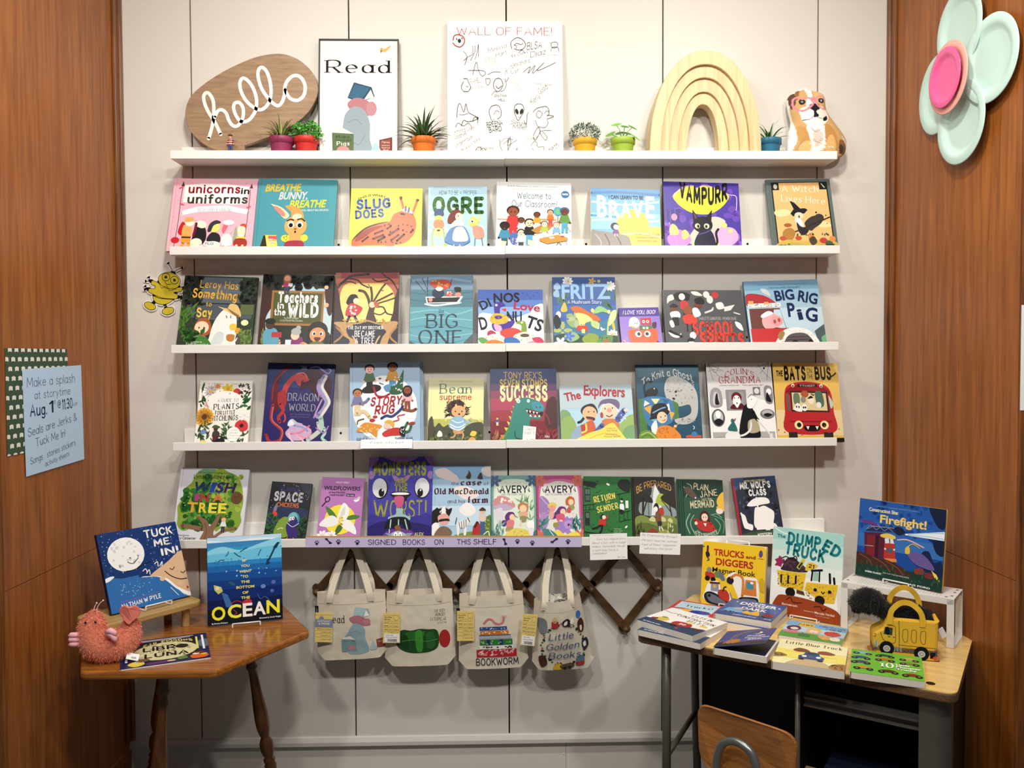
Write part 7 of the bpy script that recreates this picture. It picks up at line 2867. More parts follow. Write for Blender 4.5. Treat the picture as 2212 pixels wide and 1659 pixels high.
easel('white wire easel holding the moon book on the wooden riser', TK[0] + .008, TK[1] - .006, ZR, 50, .085, 21, .15)
OC = (-.8325, -.2945)
book('deep blue ocean picture book with yellow and white lettering on the side table', OC[0], OC[1], ZL + .006, .232, .279, 8, 0, '''
r bfe0f4 0 0 100 6
b e8f4f8 0 3 30 6 60 3 100 5 100 7 0 8
r 3f86c0 0 6 100 12
r 2f9cd0 0 12 100 24
b 8fd4ec 0 16 20 11 44 16 70 10 100 4 100 14 60 20 30 22 0 24
b 6cc4e4 0 20 40 18 80 14 100 16 100 30 0 30
r 2f86c8 0 28 100 34
r 226ab0 0 33 100 40
r 1a4f98 0 40 100 50
r 173c84 0 50 100 60
r 132c6c 0 60 100 72
r 101f4e 0 72 100 82
r 14161c 0 82 100 100
s 1a3a58 2.4 82 30 86 24 92 14
p 1a3a58 88 16 94 10 98 10 93 17
p 1a3a58 80 28 84 34 78 36
s 1f4a70 1.2 44 18 48 16 53 14
s 1f4a70 1.2 36 19 40 22 44 24
s 1f4a70 1 24 22 27 20 28 17
s 1f4a70 1 14 28 18 26 22 27
s 1f4a70 1 68 24 70 20 72 17
d 1f4a78 40 4 8 24 90 40 .6
d a0d8f0 10 5 24 38 96 46 1
e 2a5a7a 32 54 5 1.8 -30
p c8c87a 8 54 18 57 20 62 14 65 9 60
e e8e4b0 13 58 2.6 2
p 3a70a8 18 63 26 66 34 82 24 80
e 6a8ad0 74 60 3.4 2.4
e 5a6ac0 88 56 3 2.4
e 5a6ac0 86 66 2.6 2
s 5a70b8 .7 66 68 70 74 76 72 82 76
T f2ecc0 46.5 52.5 30 2.8 0 B|IF
T f2ecc0 44 56 36 2.8 0 B|YOU
T f2eca8 42 58 42.4 2.8 0 B|WENT
T f2ec98 46 54 48.4 2.8 0 B|TO
T f0e880 44 56 54.4 2.8 0 B|THE
T f0e870 38 62 60.4 2.8 0 B|BOTTOM
T f0e860 46 54 66.8 2.8 0 B|OF
T f0e860 44 56 72.6 2.8 0 B|THE
b c03040 46 76 52 73 58 75 57 78 47 79
s c03040 1 46 77 38 74 30 77
T f2ec2c 5 23 94 14.6 0 B|O
T f4ee4c 26 44 93 14.6 0 B|C
T f6f4e8 46 59 92.6 14.6 0 B|E
T f6f4f0 60 77 92 14.6 0 B|A
T f2ec3c 78 96 91.4 14.6 0 B|N
e 101318 14 87 5.6 4.6
s c04050 .9 34 84 38 88 34 90
T d8dce0 5 26 98.6 1.6 0 B|By Brooke McIntyre
T d8dce0 68 97 97 1.6 0 Bi|Illustrated by Gordy Wright''', '14224e', '0c1020', rot=16.7, t=.012)
easel('white wire easel holding the deep blue ocean book on the side table', OC[0] + .004, OC[1] - .008, ZL, 16.7, .085, 8, .16)
LUNA = '''
r 1c2050 0 0 100 100
e 5a6a7a 96 40 9 16
r 14161a 13 10 88 90
r e6e6e8 14 4 84 5.6
r e6e6e8 14 8 80 9.4
r f2f2f2 5 14 7.6 80
r f2f2f2 93 8 95.6 64
r e8e070 11 18 13.4 62
r e8e070 86 12 88.4 60
e d9d2a0 50 53 37 33
d bcb487 40 3 20 30 80 76 2.6
d e6e0b8 30 4 20 30 80 76 2
e c02836 12 9 11 8
T f0c0c0 6 18 11 4 0 B|ESPANOL
T d8cc80 24 82 20 8 4 Xa|GAIL GIBBONS
T 26252a 46 54 33 4 0 M|EL
T 17171b 24 62 48 13 0 K|LIBR
e 17171b 70 42 8.4 8
e d9d2a0 73 40 6 6
e 17171b 70 42 6.6 6.6
T 26252a 42 62 57 5 0 M|DE LA
T 17171b 26 76 73 13 0 K|LUNA
b e0c83c 8 90 14 82 24 84 26 94 16 100
e 6a5040 24 80 8 6
b 5a2a6a 30 92 50 90 52 98 30 99
e d8b898 56 93 5 3
b 5a7a40 64 84 72 82 74 92 64 93
b d8601f 78 84 90 82 98 88 94 96 80 96
e f0e8e0 84 80 4 3
e 7a3020 88 76 6 3
e e0b848 93 84 4 3'''
book('Spanish moon picture book lying flat at the front of the side table', -1.0405 + .0875, -.6485, ZL + .0045, .238, .236, 0, 0, LUNA, '1c2050', 'f0f0f0', flatz=1, rot=22, t=.004, hard=False)

# ---------------------------------------------------------------- plush toys
def fuzz(mb, verts, norms, cols, n, L, w, seed, keep=None):
    rr = random.Random(seed)
    for _ in range(n):
        i = rr.randrange(len(verts)); p = verts[i] + Vector((rr.gauss(0, .0025), rr.gauss(0, .0025), rr.gauss(0, .0025)))
        d = (norms[i] + Vector((rr.gauss(0, .45), rr.gauss(0, .45), rr.gauss(0, .45) - .25))).normalized(); s_ = d.orthogonal().normalized()
        s_ = (Matrix.Rotation(rr.uniform(0, 6.28), 3, d) @ s_) * w
        c = rr.choice(cols); l = L * rr.uniform(.6, 1.2); b = p - norms[i] * .0012
        mb.poly([b - s_, b + s_, b + d * l + Vector((0, 0, -l * .25))], c)
def loft(path, radii, seg=28, sub=8, ysq=.8):
    P = smooth_path(path, sub); R = [r.x for r in smooth_path([(q, 0, 0) for q in radii], sub)]
    vs, ns = [], []; n = len(P); up = Vector((0, 1, 0))
    for i in range(n):
        tt = (P[min(i + 1, n - 1)] - P[max(i - 1, 0)]).normalized(); a = tt.cross(up).normalized()
        for k in range(seg):
            w = 2 * math.pi * k / seg; d = a * math.cos(w) + up * (math.sin(w) * ysq)
            vs.append(P[i] + d * R[i]); ns.append(d.normalized())
    fs = [(i * seg + k, i * seg + (k + 1) % seg, (i + 1) * seg + (k + 1) % seg, (i + 1) * seg + k) for i in range(n - 1) for k in range(seg)]
    fs += [tuple(range(seg - 1, -1, -1)), tuple(range((n - 1) * seg, n * seg))]
    return vs, fs, ns
PLUSH = print_mat('plush', .95, .1)
PLUSH.node_tree.nodes['Principled BSDF'].inputs['Sheen Weight'].default_value = .35
t = empty('plush_shrimp', (-1.128, -.617, ZL + .002), (0, 0, math.radians(12)), label='fuzzy coral pink plush shrimp on the left front of the side table', cat='plush toy')
path = [(-.036, 0, .1475), (-.036, 0, .138), (-.038, 0, .120), (-.041, 0, .095), (-.036, 0, .066), (-.014, 0, .046), (.020, 0, .046), (.046, 0, .062), (.058, 0, .088), (.060, 0, .108), (.059, 0, .118)]
rad = [.004, .017, .030, .037, .043, .046, .045, .038, .028, .018, .010]
vs, fs, ns = loft(path, rad, ysq=.82)
m = MB(); c0 = lin('e88a6c'); m.faces(vs, fs, c0)
fuzz(m, vs, ns, [lin(q) for q in ('f09a7c', 'e8866a', 'f4a88c', 'dd7a5e')], 15000, .0065, .0007, 2)
m.build('body', PLUSH, t, smooth=True)
for x in (-.052, -.026):
    m = MB(); m.ellipsoid((x, -.0285, .1235), (.0032, .0022, .0036)); m.build('eye', mat('plush_eye', '15100f', .1, .6), t, smooth=True)
for sg, q in ((0, [(-.030, -.002, .143), (-.026, -.002, .158), (-.018, -.004, .170), (-.010, -.006, .177)]), (1, [(-.036, -.002, .144), (-.034, -.002, .158), (-.028, -.003, .170)])):
    m = MB(); sp = smooth_path(q, 6); m.tube(sp, .0013, 7); m.ellipsoid(tuple(sp[-1]), (.0026, .0026, .0026), nu=8, nv=6); m.build('antenna', mat('antenna', 'f4d8d2', .7), t, smooth=True)
PINKS = mat('plush_pink', 'f2b4bc', .8, .2, bump=.3, bscale=300)
for nm, pts in (('fin', [(-.078, -.012, .090), (-.090, -.014, .084), (-.082, -.014, .074), (-.094, -.014, .073), (-.084, -.012, .063), (-.092, -.013, .060), (-.076, -.010, .055)]), ):
    for k in range(3):
        m = MB(); zz = .086 - .013 * k; m.tube([(-.070, -.014, zz), (-.082, -.016, zz + .001), (-.093 - .003 * (k == 1), -.017, zz + .002), (-.099, -.017, zz)], [.007, .0078, .0074, .003], 12); m.build('claw', PINKS, t, smooth=True)
for k in range(2):
    m = MB(); m.tube([(.004, -.036, .094 - .004 * k), (.016 + .004 * k, -.044, .100 - .012 * k), (.026, -.046, .094 - .016 * k), (.030, -.046, .086 - .018 * k)], [.007, .0088, .0080, .004], 12); m.build('claw', PINKS, t, smooth=True)
TAIL = mat('tail_felt', 'e27c6e', .85, .2, bump=.2, bscale=400)
m = MB()
q = smooth_path([(.058, 0, .108), (.036, 0, .135), (.034, 0, .152), (.050, 0, .163), (.062, 0, .158), (.076, 0, .160), (.088, 0, .146), (.086, 0, .130), (.070, 0, .115)], 6, True)
m.prism([(p.x, p.z) for p in q], -.0045, .0045); ob = m.build('tail_fin', TAIL, t, bevel=.003, loc=(.0, -.012, 0))
for v in ob.data.vertices:
    v.co.y += -.010 * math.cos((v.co.x - .06) * 60)
m = MB(); m.box((0, -.0004, 0), (.034, .0004, .022), lin('f2f2f0')); Art(.034, .022, '\n'.join('r 3a3a3a %.1f 50 %.1f 80' % (40 + k * 4, 42 + k * 4) for k in range(10))).emit(m, flat((0, -.0004, .022), (1, 0, 0), (0, 0, -1), (0, -1, 0)))
m.build('care_tag', PAPER, t, loc=(.052, -.035, .014), rot=(-.9, .35, .2))

# ---------------------------------------------------------------- right: school desk set across the corner
ZD = .665; DA = math.atan2(-.5635, .8265)
DESKTOP = wood('desk_laminate', 'dcb268', 'f2d48e', scale=(1.2, 9, 9), rough=.3, ring=5, coat=.2)
DEDGE = wood('desk_edge', '4a3320', '7a5a3a', scale=(20, 20, 60), rough=.6, ring=5)
METAL = mat('desk_metal', '5c5a52', .38, .5, .3, var=.12, vscale=18)
DARK = mat('desk_dark_panel', '17120e', .55, .3)
t = empty('school_desk', (.413, -.447, 0), (0, 0, DA), label='old school desk with blond top and dark metal frame across the right corner', cat='desk')
DW, DD = .885, .526
rc = rounded([(0, 0), (DW, 0), (DW, DD), (0, DD)], .035, 7)
m = MB(); m.prism(rc, ZD - .0035, ZD, plane='xy'); 
for q in ((.820, .048),): m.lathe([(.0115, 0), (.0115, .0004)], 20, M=Matrix.Translation((q[0], q[1], ZD)), mi=1)
m.build('desktop', [DESKTOP, DARK], t)
m = MB(); m.prism(rounded([(-.0008, -.0008), (DW + .0008, -.0008), (DW + .0008, DD + .0008), (-.0008, DD + .0008)], .036, 7), ZD - .027, ZD - .0032, plane='xy'); m.build('edge_band', DEDGE, t, bevel=.004)
for x, y, q in ((.085, .045, 0), (.040, .40, .016)):
    m = MB(); m.tube([(x, y, ZD - .027), (x + q * .3, y, .35), (x + q, y, .0)], .0135, 16); m.build('leg', METAL, t, smooth=True)
m = MB(); m.tube([(.087, .05, .285), (.047, .395, .285)], .009, 12); m.build('leg_brace', METAL, t, smooth=True)
m = MB(); m.box((.05, .455, .18), (.50, .463, ZD - .027)); m.build('modesty_panel', DARK, t)
m = MB(); m.box((.480, .03, .03), (.492, .47, ZD - .027)); m.build('divider_panel', DARK, t)
m = MB(); m.tube([(.486, .028, .0), (.486, .028, ZD - .027)], .0075, 10); m.build('divider_post', METAL, t, smooth=True)
m = MB()
for z, d in ((.560, .020), (.538, .012)): m.box((.500, .034, z), (.800, .034 + d, z + .005))
m.box((.500, .052, .538), (.800, .056, .575)); m.build('drawer_rail', METAL, t)
m = MB(); m.box((.500, .455, .05), (.84, .463, ZD - .027)); m.box((.500, .03, .05), (.84, .46, .056)); m.build('pedestal_back', DARK, t)
m = MB(); q = []
for k in range(9):
    a = -math.pi / 2 + math.pi / 2 * k / 8; q.append((.826 + .044 * math.cos(a) , .066 + .044 * math.sin(a)))
q = [(.796, .022)] + q + [(.870, .10), (.866, .10), (.866, .066)] + [(.826 + .040 * math.cos(a), .066 + .040 * math.sin(a)) for a in [0 - math.pi / 2 * k / 8 for k in range(9)]] + [(.796, .026)]
m.prism(q, .0, ZD - .027, plane='xy'); m.build('corner_post', METAL, t, smooth=False)
m = MB(); m.box((.862, .10, .03), (.870, .47, ZD - .027)); m.build('side_panel', DARK, t)
m = MB(); m.box((.505, .036, .345), (.790, .050, .362)); m.build('drawer_front', wood('drawer_wood', '7a5a36', 'a8844e', scale=(4, 20, 20)), t)
m = MB(); m.box((.540, .046, .30), (.780, .40, .34)); m.build('drawer_bin', mat('navy_bin', '18213a', .6), t)

# chair pushed in, seen from behind
t = empty('school_chair', (.598, -.925, 0), (0, 0, math.radians(-46)), label='small wooden school chair with a bent metal tube back, tucked at the desk', cat='chair')
CHW = wood('chair_ply', '8a5426', 'b87a3e', scale=(3, 14, 30), rough=.32, ring=4, coat=.3)
TUBE = mat('chair_tube', '7f8482', .3, .5, .7, var=.12, vscale=30)
def bentplate(w, h, r, z0, bow, th=.010):
    pts = rounded([(-w / 2 * .93, z0), (w / 2 * .93, z0), (w / 2, z0 + h), (-w / 2, z0 + h)], r, 7)
    m = MB(); m.prism(pts, -th / 2, th / 2); return m, bow
m, bow = bentplate(.285, .165, .050, .438, .02)
for i, p in enumerate(m.v):
    m.v[i] = (p[0], p[1] + .028 * (1 - (p[0] / .14) ** 2) * -1 + .028, p[2])
# cut finer so that the back really bends
bk = m.build('backrest', CHW, t, bevel=.0025)
m = MB(); pts = rounded([(-.16, -.02), (.16, -.02), (.175, .30), (-.175, .30)], .06, 7); m.prism(pts, .335, .347, plane='xy'); m.build('seat', CHW, t, bevel=.003)
m = MB(); sp = smooth_path([(-.075, -.02, .0), (-.070, -.018, .30), (-.060, -.016, .45), (-.054, -.015, .50), (-.036, -.014, .535), (0, -.014, .548), (.036, -.014, .535), (.054, -.015, .50), (.060, -.016, .45), (.070, -.018, .30), (.075, -.02, .0)], 7)
m.tube(sp, .0105, 14); m.build('back_tube', TUBE, t, smooth=True)
for x in (-.13, .13):
    m = MB(); m.tube([(x * .9, .25, .336), (x * 1.05, .29, 0)], .0105, 12); m.build('leg', TUBE, t, smooth=True)
m = MB(); m.tube([(-.067, -.018, .325), (-.117, .25, .328), (.117, .25, .328), (.067, -.018, .325)], .008, 10); m.build('seat_rail', TUBE, t, smooth=True)

# white perforated metal riser
RA = math.atan2(-.204, .248)
WMET = mat('white_metal', 'e4e2dc', .4, .5)
t = empty('metal_riser', (1.071, -.416, ZD), (0, 0, RA), label='white perforated metal riser on the right of the desk', cat='riser')
RW, RD, RH = .321, .131, .148
m = MB(); m.box((0, 0, RH - .003), (RW, RD, RH)); m.box((0, 0, RH - .020), (RW, .0025, RH - .002)); m.box((0, RD - .0025, RH - .020), (RW, RD, RH - .002))
m.build('top_plate', WMET, t, bevel=.001)
m = MB()
for i in range(26):
    for j in range(7):
        m.lathe([(.0016, 0), (.0016, .0001)], 8, M=Matrix.Translation((.045 + i * .0094, .022 + j * .0145, RH)))
for x, y in ((.012, .030), (.012, .10), (RW - .012, .030), (RW - .012, .075), (RW - .024, .012), (RW - .012, .11)):
    m.lathe([(.0042, 0), (.0042, .0002)], 12, M=Matrix.Translation((x, y, RH)))
m.build('perforation', DARK, t)
for x in (0, RW - .020):
    m = MB(); m.box((x, 0, 0), (x + .020, .0025, RH - .003)); m.box((x if x else 0, 0, 0), ((x if x else 0) + (.0025 if not x else .0), .001, .001))
    xx = x if not x else RW - .0025
    m.box((xx, 0, .0), (xx + .0025, RD, RH - .003)) if False else None
    m.box((x, RD - .0025, 0), (x + .020, RD, RH - .003)); m.box((x, 0, 0), (x + .020, RD, .0022)); m.build('leg_frame', WMET, t, bevel=.0006)

def onriser(u, v, z=0):
    c, s_ = math.cos(RA), math.sin(RA); return (1.071 + u * c - v * s_, -.416 + u * s_ + v * c, ZD + RH + z)
# ---- standing books on the desk
fx, fy = (1.145 + 1.31) / 2, (-.346 - .57) / 2
book('dark blue picture book with a red fire engine spraying water, on the metal riser', fx, fy, ZD + RH + .004, .272, .247, 6, 0, '''
r 2a5aa8 0 0 100 28
r 2f66b4 0 28 100 44
r 3a72b8 0 44 100 62
d 1f4690 40 3 0 0 100 40 3
s e8a8a8 1.6 4 30 16 29 28 34
s e8b8b0 1.4 48 46 60 44 78 50
b 6a3a8a 2 30 10 27 20 29 24 33
b 1a2440 82 0 100 0 100 22 94 24 88 16
b 1a2440 88 40 100 36 100 56 92 54
b 1c2a4a 76 58 84 54 90 66 98 64 100 84 80 78
T 8ab0dc 20 72 8 1.4 0 R|A GOODNIGHT, GOODNIGHT, CONSTRUCTION SITE BOOK
T f0e8b0 12 47 14.6 4.4 0 B|Construction Site:
T f0cf6a 26 80 27.6 10 0 B|Firefight!
p f0f6f8 56 37 100 27 100 38 57 38.6
s a8d0e8 1 60 37 80 32 99 29
s a8d0e8 1 60 38 80 36 99 36
p 24305a 9 39 14 33 45 31 46 37 11 41
l a0a8c0 .7 10 39 14 34 45 32
l a0a8c0 .5 12 38 18 34 22 38 27 33.6 32 37.6 37 33 42 37
b 20263c 44 31 52 30 56 36 50 40 45 38
p 5a2438 8 43 34 40 44 44 46 70 10 74
p b83a34 33 52 45 51 47 70 33 72
p 7a2a34 12 46 22 45 22 72 12 73
p 3a1c30 22 45 26 45 26 72 22 72
b e8c860 28 43 36 40 45 42 44 46 30 46
p d8e8f0 33 47 38 46 39 52 34 53
p d8e8f0 39.4 46 43 46.4 44.6 51.6 40 52
r 5a5a6a 36 58 43 64
l b8b8c0 .6 10 60 20 59
e f0e8d0 34.4 60 1.2 1.2
e f0e8d0 45 59 1.2 1.2
p e08a4a 34 72 48 70 49 74 36 76
b 1f3a34 0 78 30 76 60 82 100 84 100 104 0 104
b 4a2c24 0 70 20 72 40 74 60 82 64 92 30 84 0 84
s 8a5a40 .7 4 72 14 76 20 84
s 8a5a40 .7 20 73 34 79 42 88
s 8a5a40 .7 36 75 50 81 58 90
b 6a5a9a 60 60 76 58 88 68 90 76 70 72
b e0c04a 58 54 62 52 63 60 58 61
s d8c050 .9 59 54 66 48 74 52
b a02c34 70 78 78 76 80 82 71 84
b 8a2830 82 80 90 80 90 86 82 86
p f0d85a 88 76 94 80 98 88 92 84
g 2f5a3a 40 5 0 82 96 96 7 1 60 120
T e8ecec 12 32 93.6 2 0 B|SHERRI DUSKEY
T e8ecec 34 64 91 1.4 0 R|New York Times bestselling authors
T e8ecec 64 88 99 2 0 B|AG FORD''', '204c9c', 'caa64e', rot=-53, t=.012)
easel('white wire easel holding the fire engine book on the metal riser', fx + .006, fy - .008, ZD + RH, -53, .08, 6, .14)
mx, my = (.691 + .877) / 2, (-.148 - .26) / 2
book('yellow board book of diggers with red lettering standing at the back of the desk', mx, my, ZD + .004, .217, .214, 9, 0, '''
r 1a7a8a 0 8 3 10
T b02a24 18 66 21 10 0 B|TRUCKS
T 8a2a20 69 84 20.6 5 0 B|and
T b02a24 22 81 36 10.6 0 B|DIGGERS
T 1a1a1c 17 85 48 8 0 N|Magnet Book
b 5a4a8a 90 7 93 6 95 12 92 17 89 14
T 6a4a20 88 96 19.6 1.4 0 B|books
l 3a2a4a 3 8 8 8 18
b 2a2a3a 5 18 9 16 12 22 9 26 6 24
s 2a2a3a 1.4 8 26 11 29 8 31
b c03a30 6 50 12 48 22 52 20 58 8 58
e 1a1a1c 9.6 59 4 4
e 1a1a1c 19 60 4 4
b 6a8a50 20 50 26 46 32 54 24 56
b 6a7088 26 46 34 50 38 58 33 60 28 54
e 8a8a88 12 45 4 4
b f4efe6 6 82 12 66 28 62 32 74 44 76 50 92 40 101 14 98 4 90
b f4efe6 40 54 52 44 64 50 72 50 88 52 92 76 90 94 66 94 58 80 48 60
b 2a2428 42 54 48 52 52 58 48 64 41 61
s d8823a 4 48 53 56 48 66 54 66 80
p d8803a 70 54 86 54 88 78 68 78
p 4a8a9a 72 57 82 57 83 68 72 68
e f0ece8 80 58 2.6 2
b 22242a 64 82 86 80 91 84 90 92 66 92 60 88
b 6a7080 66 84 86 83 88 87 84 90 68 90
e c86a40 68 87 2 2
e c86a40 86 87 2 2
b 22242a 8 82 20 80 46 92 40 100 14 98 6 90
b 6a7080 10 84 22 84 42 94 36 97 16 95
b b83a2c 28 76 40 74 46 82 44 92 30 86
p 8a90b8 16 66 28 65 29 78 16 78
p 5a2430 14 64 30 63 30 66 14 67
e d8b040 22 70 3 3
e 22242a 14 86 2.6 2.6
l 8a8a8c 2 47 78 52 92
l 2a2a2c 2 36 76 37 70 40 69
s e2c44c 1 88 54 90 56 92 53
b d2a828 92 50 99 52 99 70 92 66''', 'efc52c', 'd8ac20', rot=-31, t=.024, hard=False, corner=.012)
easel('white wire easel behind the yellow digger book, its top bar showing', mx + .010, my + .004, ZD, -31, .09, 9, .222)
ux, uy = (.895 + 1.075) / 2, (-.261 - .401) / 2
book('tall mint picture book with a smiling yellow dump truck at the back of the desk', ux, uy, ZD + .004, .228, .285, 8, 0, '''
r a8d6cf 0 0 100 14
r bfe0d8 0 14 100 26
r d4e8e0 0 26 100 40
r e6efe8 0 40 100 54
r f4f4ef 0 54 100 100
s f4f8f4 1.4 2 1 14 6 30 8
T 1f6a72 6 18 12 4 0 B|The
T 1f7a80 21 44 17 11 -3 X|DU
T 1f7a80 46 68 18 11 -4 X|MP
T 1f7a80 69 94 22.6 11 -24 X|ED
T 1f7a80 17 75 31 11.6 -6 X|TRUCK
p 9a2c5a 4 38 9 36 10 33 14 34 14 37 18 36 19 41 15 42 14 46 9 45 4 45 7 41
b 3a2a34 16 44 22 35 32 33 40 38 48 42 50 48 16 49
d 5a3a4a 24 4 18 36 48 47 1.8
s 15131a 1.4 14 36 20 33 28 35 34 31 36 35 32 36
p d0c04a 36 44 44 33 48 34 46 38 40 46
p 26221c 38 43 43 37 45 38 40 45
b e8be3e 49 46 51 38 58 36 66 39 60 43
T 2a2014 53 61 42 3.6 -6 K|21
s 15131a 3 58 45 72 43
l 15131a 2.4 59 46 58 56
l 15131a 2 69 45 69 56
p 9cc4b4 61 46 68 46 68 55 60 56
l 15131a 3 84 56 83 46
l 15131a 3 90 56 89 50
p e6bf34 8 50 50 49 47 69 14 68
p e6bf34 51 59 95 57 91 78 76 79 49 68
d b8902a 60 5 10 51 46 67 1
d c89a2c 60 6 52 60 90 77 1
d 7a5a1c 16 7 10 60 46 68 1
l 1c1812 2.6 15 55 15 63
l 1c1812 2.6 25 55 25 63
l 1c1812 2.6 36 54 36 62
e 15131a 64 66 2.4 2
e 15131a 84 66 2.4 2
s 15131a 1.4 73 67 75 69 77 67
e e8a04a 62 69 3.6 1.4
e e8a04a 86 69 3.6 1.4
e 1c1812 29 73 7 5.4
e 1c1812 71 77 7 5.4
p 5a3a1c 38 69 48 70 50 74 38 73
b 9a4420 10 80 30 77 56 78 80 82 98 88 102 104 10 104
r 9a4420 10 90 100 100
s 2a1410 1.2 24 82 30 79 34 84 46 83
s 2a1410 1.2 64 85 72 84 76 88 80 85
T f0e4dc 18 40 88.6 2.6 0 N|Bernstrom
T f0e4dc 50 64 91.6 1.2 0 R|illustrated by
T f0e4dc 65 92 92.4 2.6 0 N|Marcelo Verdad
T e0c4b4 66 86 95 1 0 R|New York Times Bestseller''', 'cfe6df', 'e8eee8', rot=-37.9, t=.011)
easel('white wire easel holding the tall mint truck book', ux + .004, uy - .006, ZD, -37.9, .085, 8, .16)

# ---- flat books on the desk: (centre, size, angle, top)
def flatbook(label, cx, cy, w, h, ang, ztop, art, base, spine, t, **kw):
    a = math.radians(ang); x = cx + h / 2 * math.sin(a); y = cy - h / 2 * math.cos(a)
    return book(label, x, y, ztop, w, h, 0, 0, art, base, spine, flatz=1, rot=ang, t=t, hard=False, corner=kw.pop('corner', .010), **kw)
BOARD = mat('board_pages', 'e4ddd0', .6, .3, bump=.3, bscale=500)
CATS = '''
r f4f3f0 0 0 100 72
b 2c3f5e -4 76 30 74 60 72 104 64 104 104 -4 104
r 2c3f5e 0 86 100 100
T 1c1c20 46 82 18 9 -2 Q|CATS IN
T 1c1c20 28 96 34 9 -4 Q|CONSTRUCTION
T 1c1c20 56 86 48 9 -4 Q|HATS
s 2a2a2a 1.2 2 22 16 26 30 22
b e0c04a 14 62 24 52 34 60 30 72 16 72
e 8a9a50 22 54 5 4
b 7a3a24 8 68 16 64 18 72 9 74
b b02c30 44 60 56 54 72 56 74 72 48 76
T f4f0ec 54 66 68 7 0 B|20
e 17171a 52 78 6 4
b e8d89a 58 48 66 44 72 50 64 56
b f0e8e0 80 52 94 50 96 62 82 66
e e0c84a 88 50 7 4
b 6a3a24 84 68 92 66 92 74 84 75
T e0e6ec 8 40 95 4 0 B|Sean Bethell, Sara Sullivan
p c0502c 60 88 64 84 68 92'''
flatbook('upper copy of the white red car board book, front left of desk', .559, -.444, .210, .184, -49, ZD + .0365, CATS, 'efece6', 'efece6', .0178, pages=BOARD)
flatbook('lower copy of the white red car board book, at the desk edge', .556, -.461, .210, .184, -40, ZD + .0183, CATS, 'efece6', 'efece6', .0178, pages=BOARD)
flatbook('thin red bordered truck book lying behind the red car board books', .6485, -.2425, .160, .150, -33, ZD + .0125, '''
r bcdcec 8 8 92 92
T 9ac0d8 16 60 24 8 0 N|Vroom
T 2a3440 26 84 42 13 2 Q|Trucks!
T 9ac0d8 62 90 24 7 0 N|Loads
b c0342c 8 60 30 56 50 60 8 66
b 2f3a9a 44 70 60 60 84 62 90 78 70 84 46 80
b e8b83a 30 62 48 60 46 76 32 74
b d03a4a 86 70 94 72 90 84''', 'c8403a', 'c8403a', .012, corner=.006, pages=BOARD)
DIG = '''
r 35589c 0 0 100 100
d 5a80c0 30 3 2 2 98 90 2
r 2a4a8a 0 84 100 100
T f2f2f0 36 64 12 5 0 B|THE
T f4f4f2 22 88 28 15 0 B|DIGGER
T f2f2f0 40 70 37 6 0 B|IN THE
T f4f4f2 32 78 54 13 0 B|DARK
e f2f2e8 94 20 4 5
e 35589c 95.6 19 3.6 4.4
e f0f0f0 14 16 2 2
b 6aa8d8 8 72 12 56 26 54 30 64 38 62 40 76 10 78
b a8a8b0 20 54 30 48 40 56 34 62 24 62
d 15161c 12 4 8 76 88 82 2.4
b e0b040 42 76 46 60 54 66 64 54 72 78 60 80
b 8a2a3a 78 62 92 58 96 74 80 78
T d8e4f0 30 72 93 4 0 B|JOSEPH KUEFLER
T f2f2f0 84 97 92 4 0 B|Annie''' 
flatbook('upper copy of the thick blue board book with two diggers, stacked mid desk', .8055, -.350, .180, .190, -34, ZD + .0405, DIG, '35589c', 'd8d2c6', .020, pages=BOARD)
flatbook('lower copy under the thick blue digger board book', .801, -.357, .180, .190, -36, ZD + .0202, DIG, '35589c', 'd8d2c6', .020, pages=BOARD)
# open lidded board book
gb = flatbook('dark blue board book with a yellow crane, its cover lifted open', .711, -.608, .152, .156, -31, ZD + .0180, '''
r f0eee8 0 0 100 100
r 14203c 3 3 96 97
d 22365e 20 3 8 8 92 92 4''', 'f0eee8', 'e4ddd0', .018, pages=BOARD)
m = MB(); pts = rounded([(0, 0), (.150, 0), (.150, .156), (0, .156)], .010, 5); m.prism([(p[0], p[1]) for p in pts], 0, .0018, lin('2c3c78'), plane='xy')
Art(.150, .156, '''
r 33448a 0 0 100 100
r 4a5298 0 60 100 76
r 2a3050 0 84 100 100
b 22243c 0 80 20 70 40 84 70 76 100 82 100 92 0 92
s 8a7a4a 3 24 60 28 30 52 12 90 8
s 8a7a4a 1.6 30 56 36 26 60 14
b b0743a 14 78 24 62 40 60 46 74 40 84 16 84
d 3a2a20 12 4 12 82 48 90 2
e e8dca8 70 26 9 7
e 33448a 66 24 7 6
T e8e8f0 52 88 46 7 0 B|Goodnight,
T e8e8f0 50 98 58 7 0 B|Construction
T e8e8f0 58 86 69 7 0 B|Site
d c8d0f0 12 5 4 4 96 40 .7''').emit(m, flat((0, .156, .0018), (1, 0, 0), (0, -1, 0), (0, 0, 1)), start=3, clip=True)
lc = m.build('lifted_cover', GLOSS, gb, loc=(-.0755, -.0022, .0), rot=(math.radians(90), math.radians(0), 0))
lc.rotation_euler = (Matrix.Rotation(math.radians(-13), 4, 'Z') @ Matrix.Rotation(math.radians(90), 4, 'X')).to_euler()
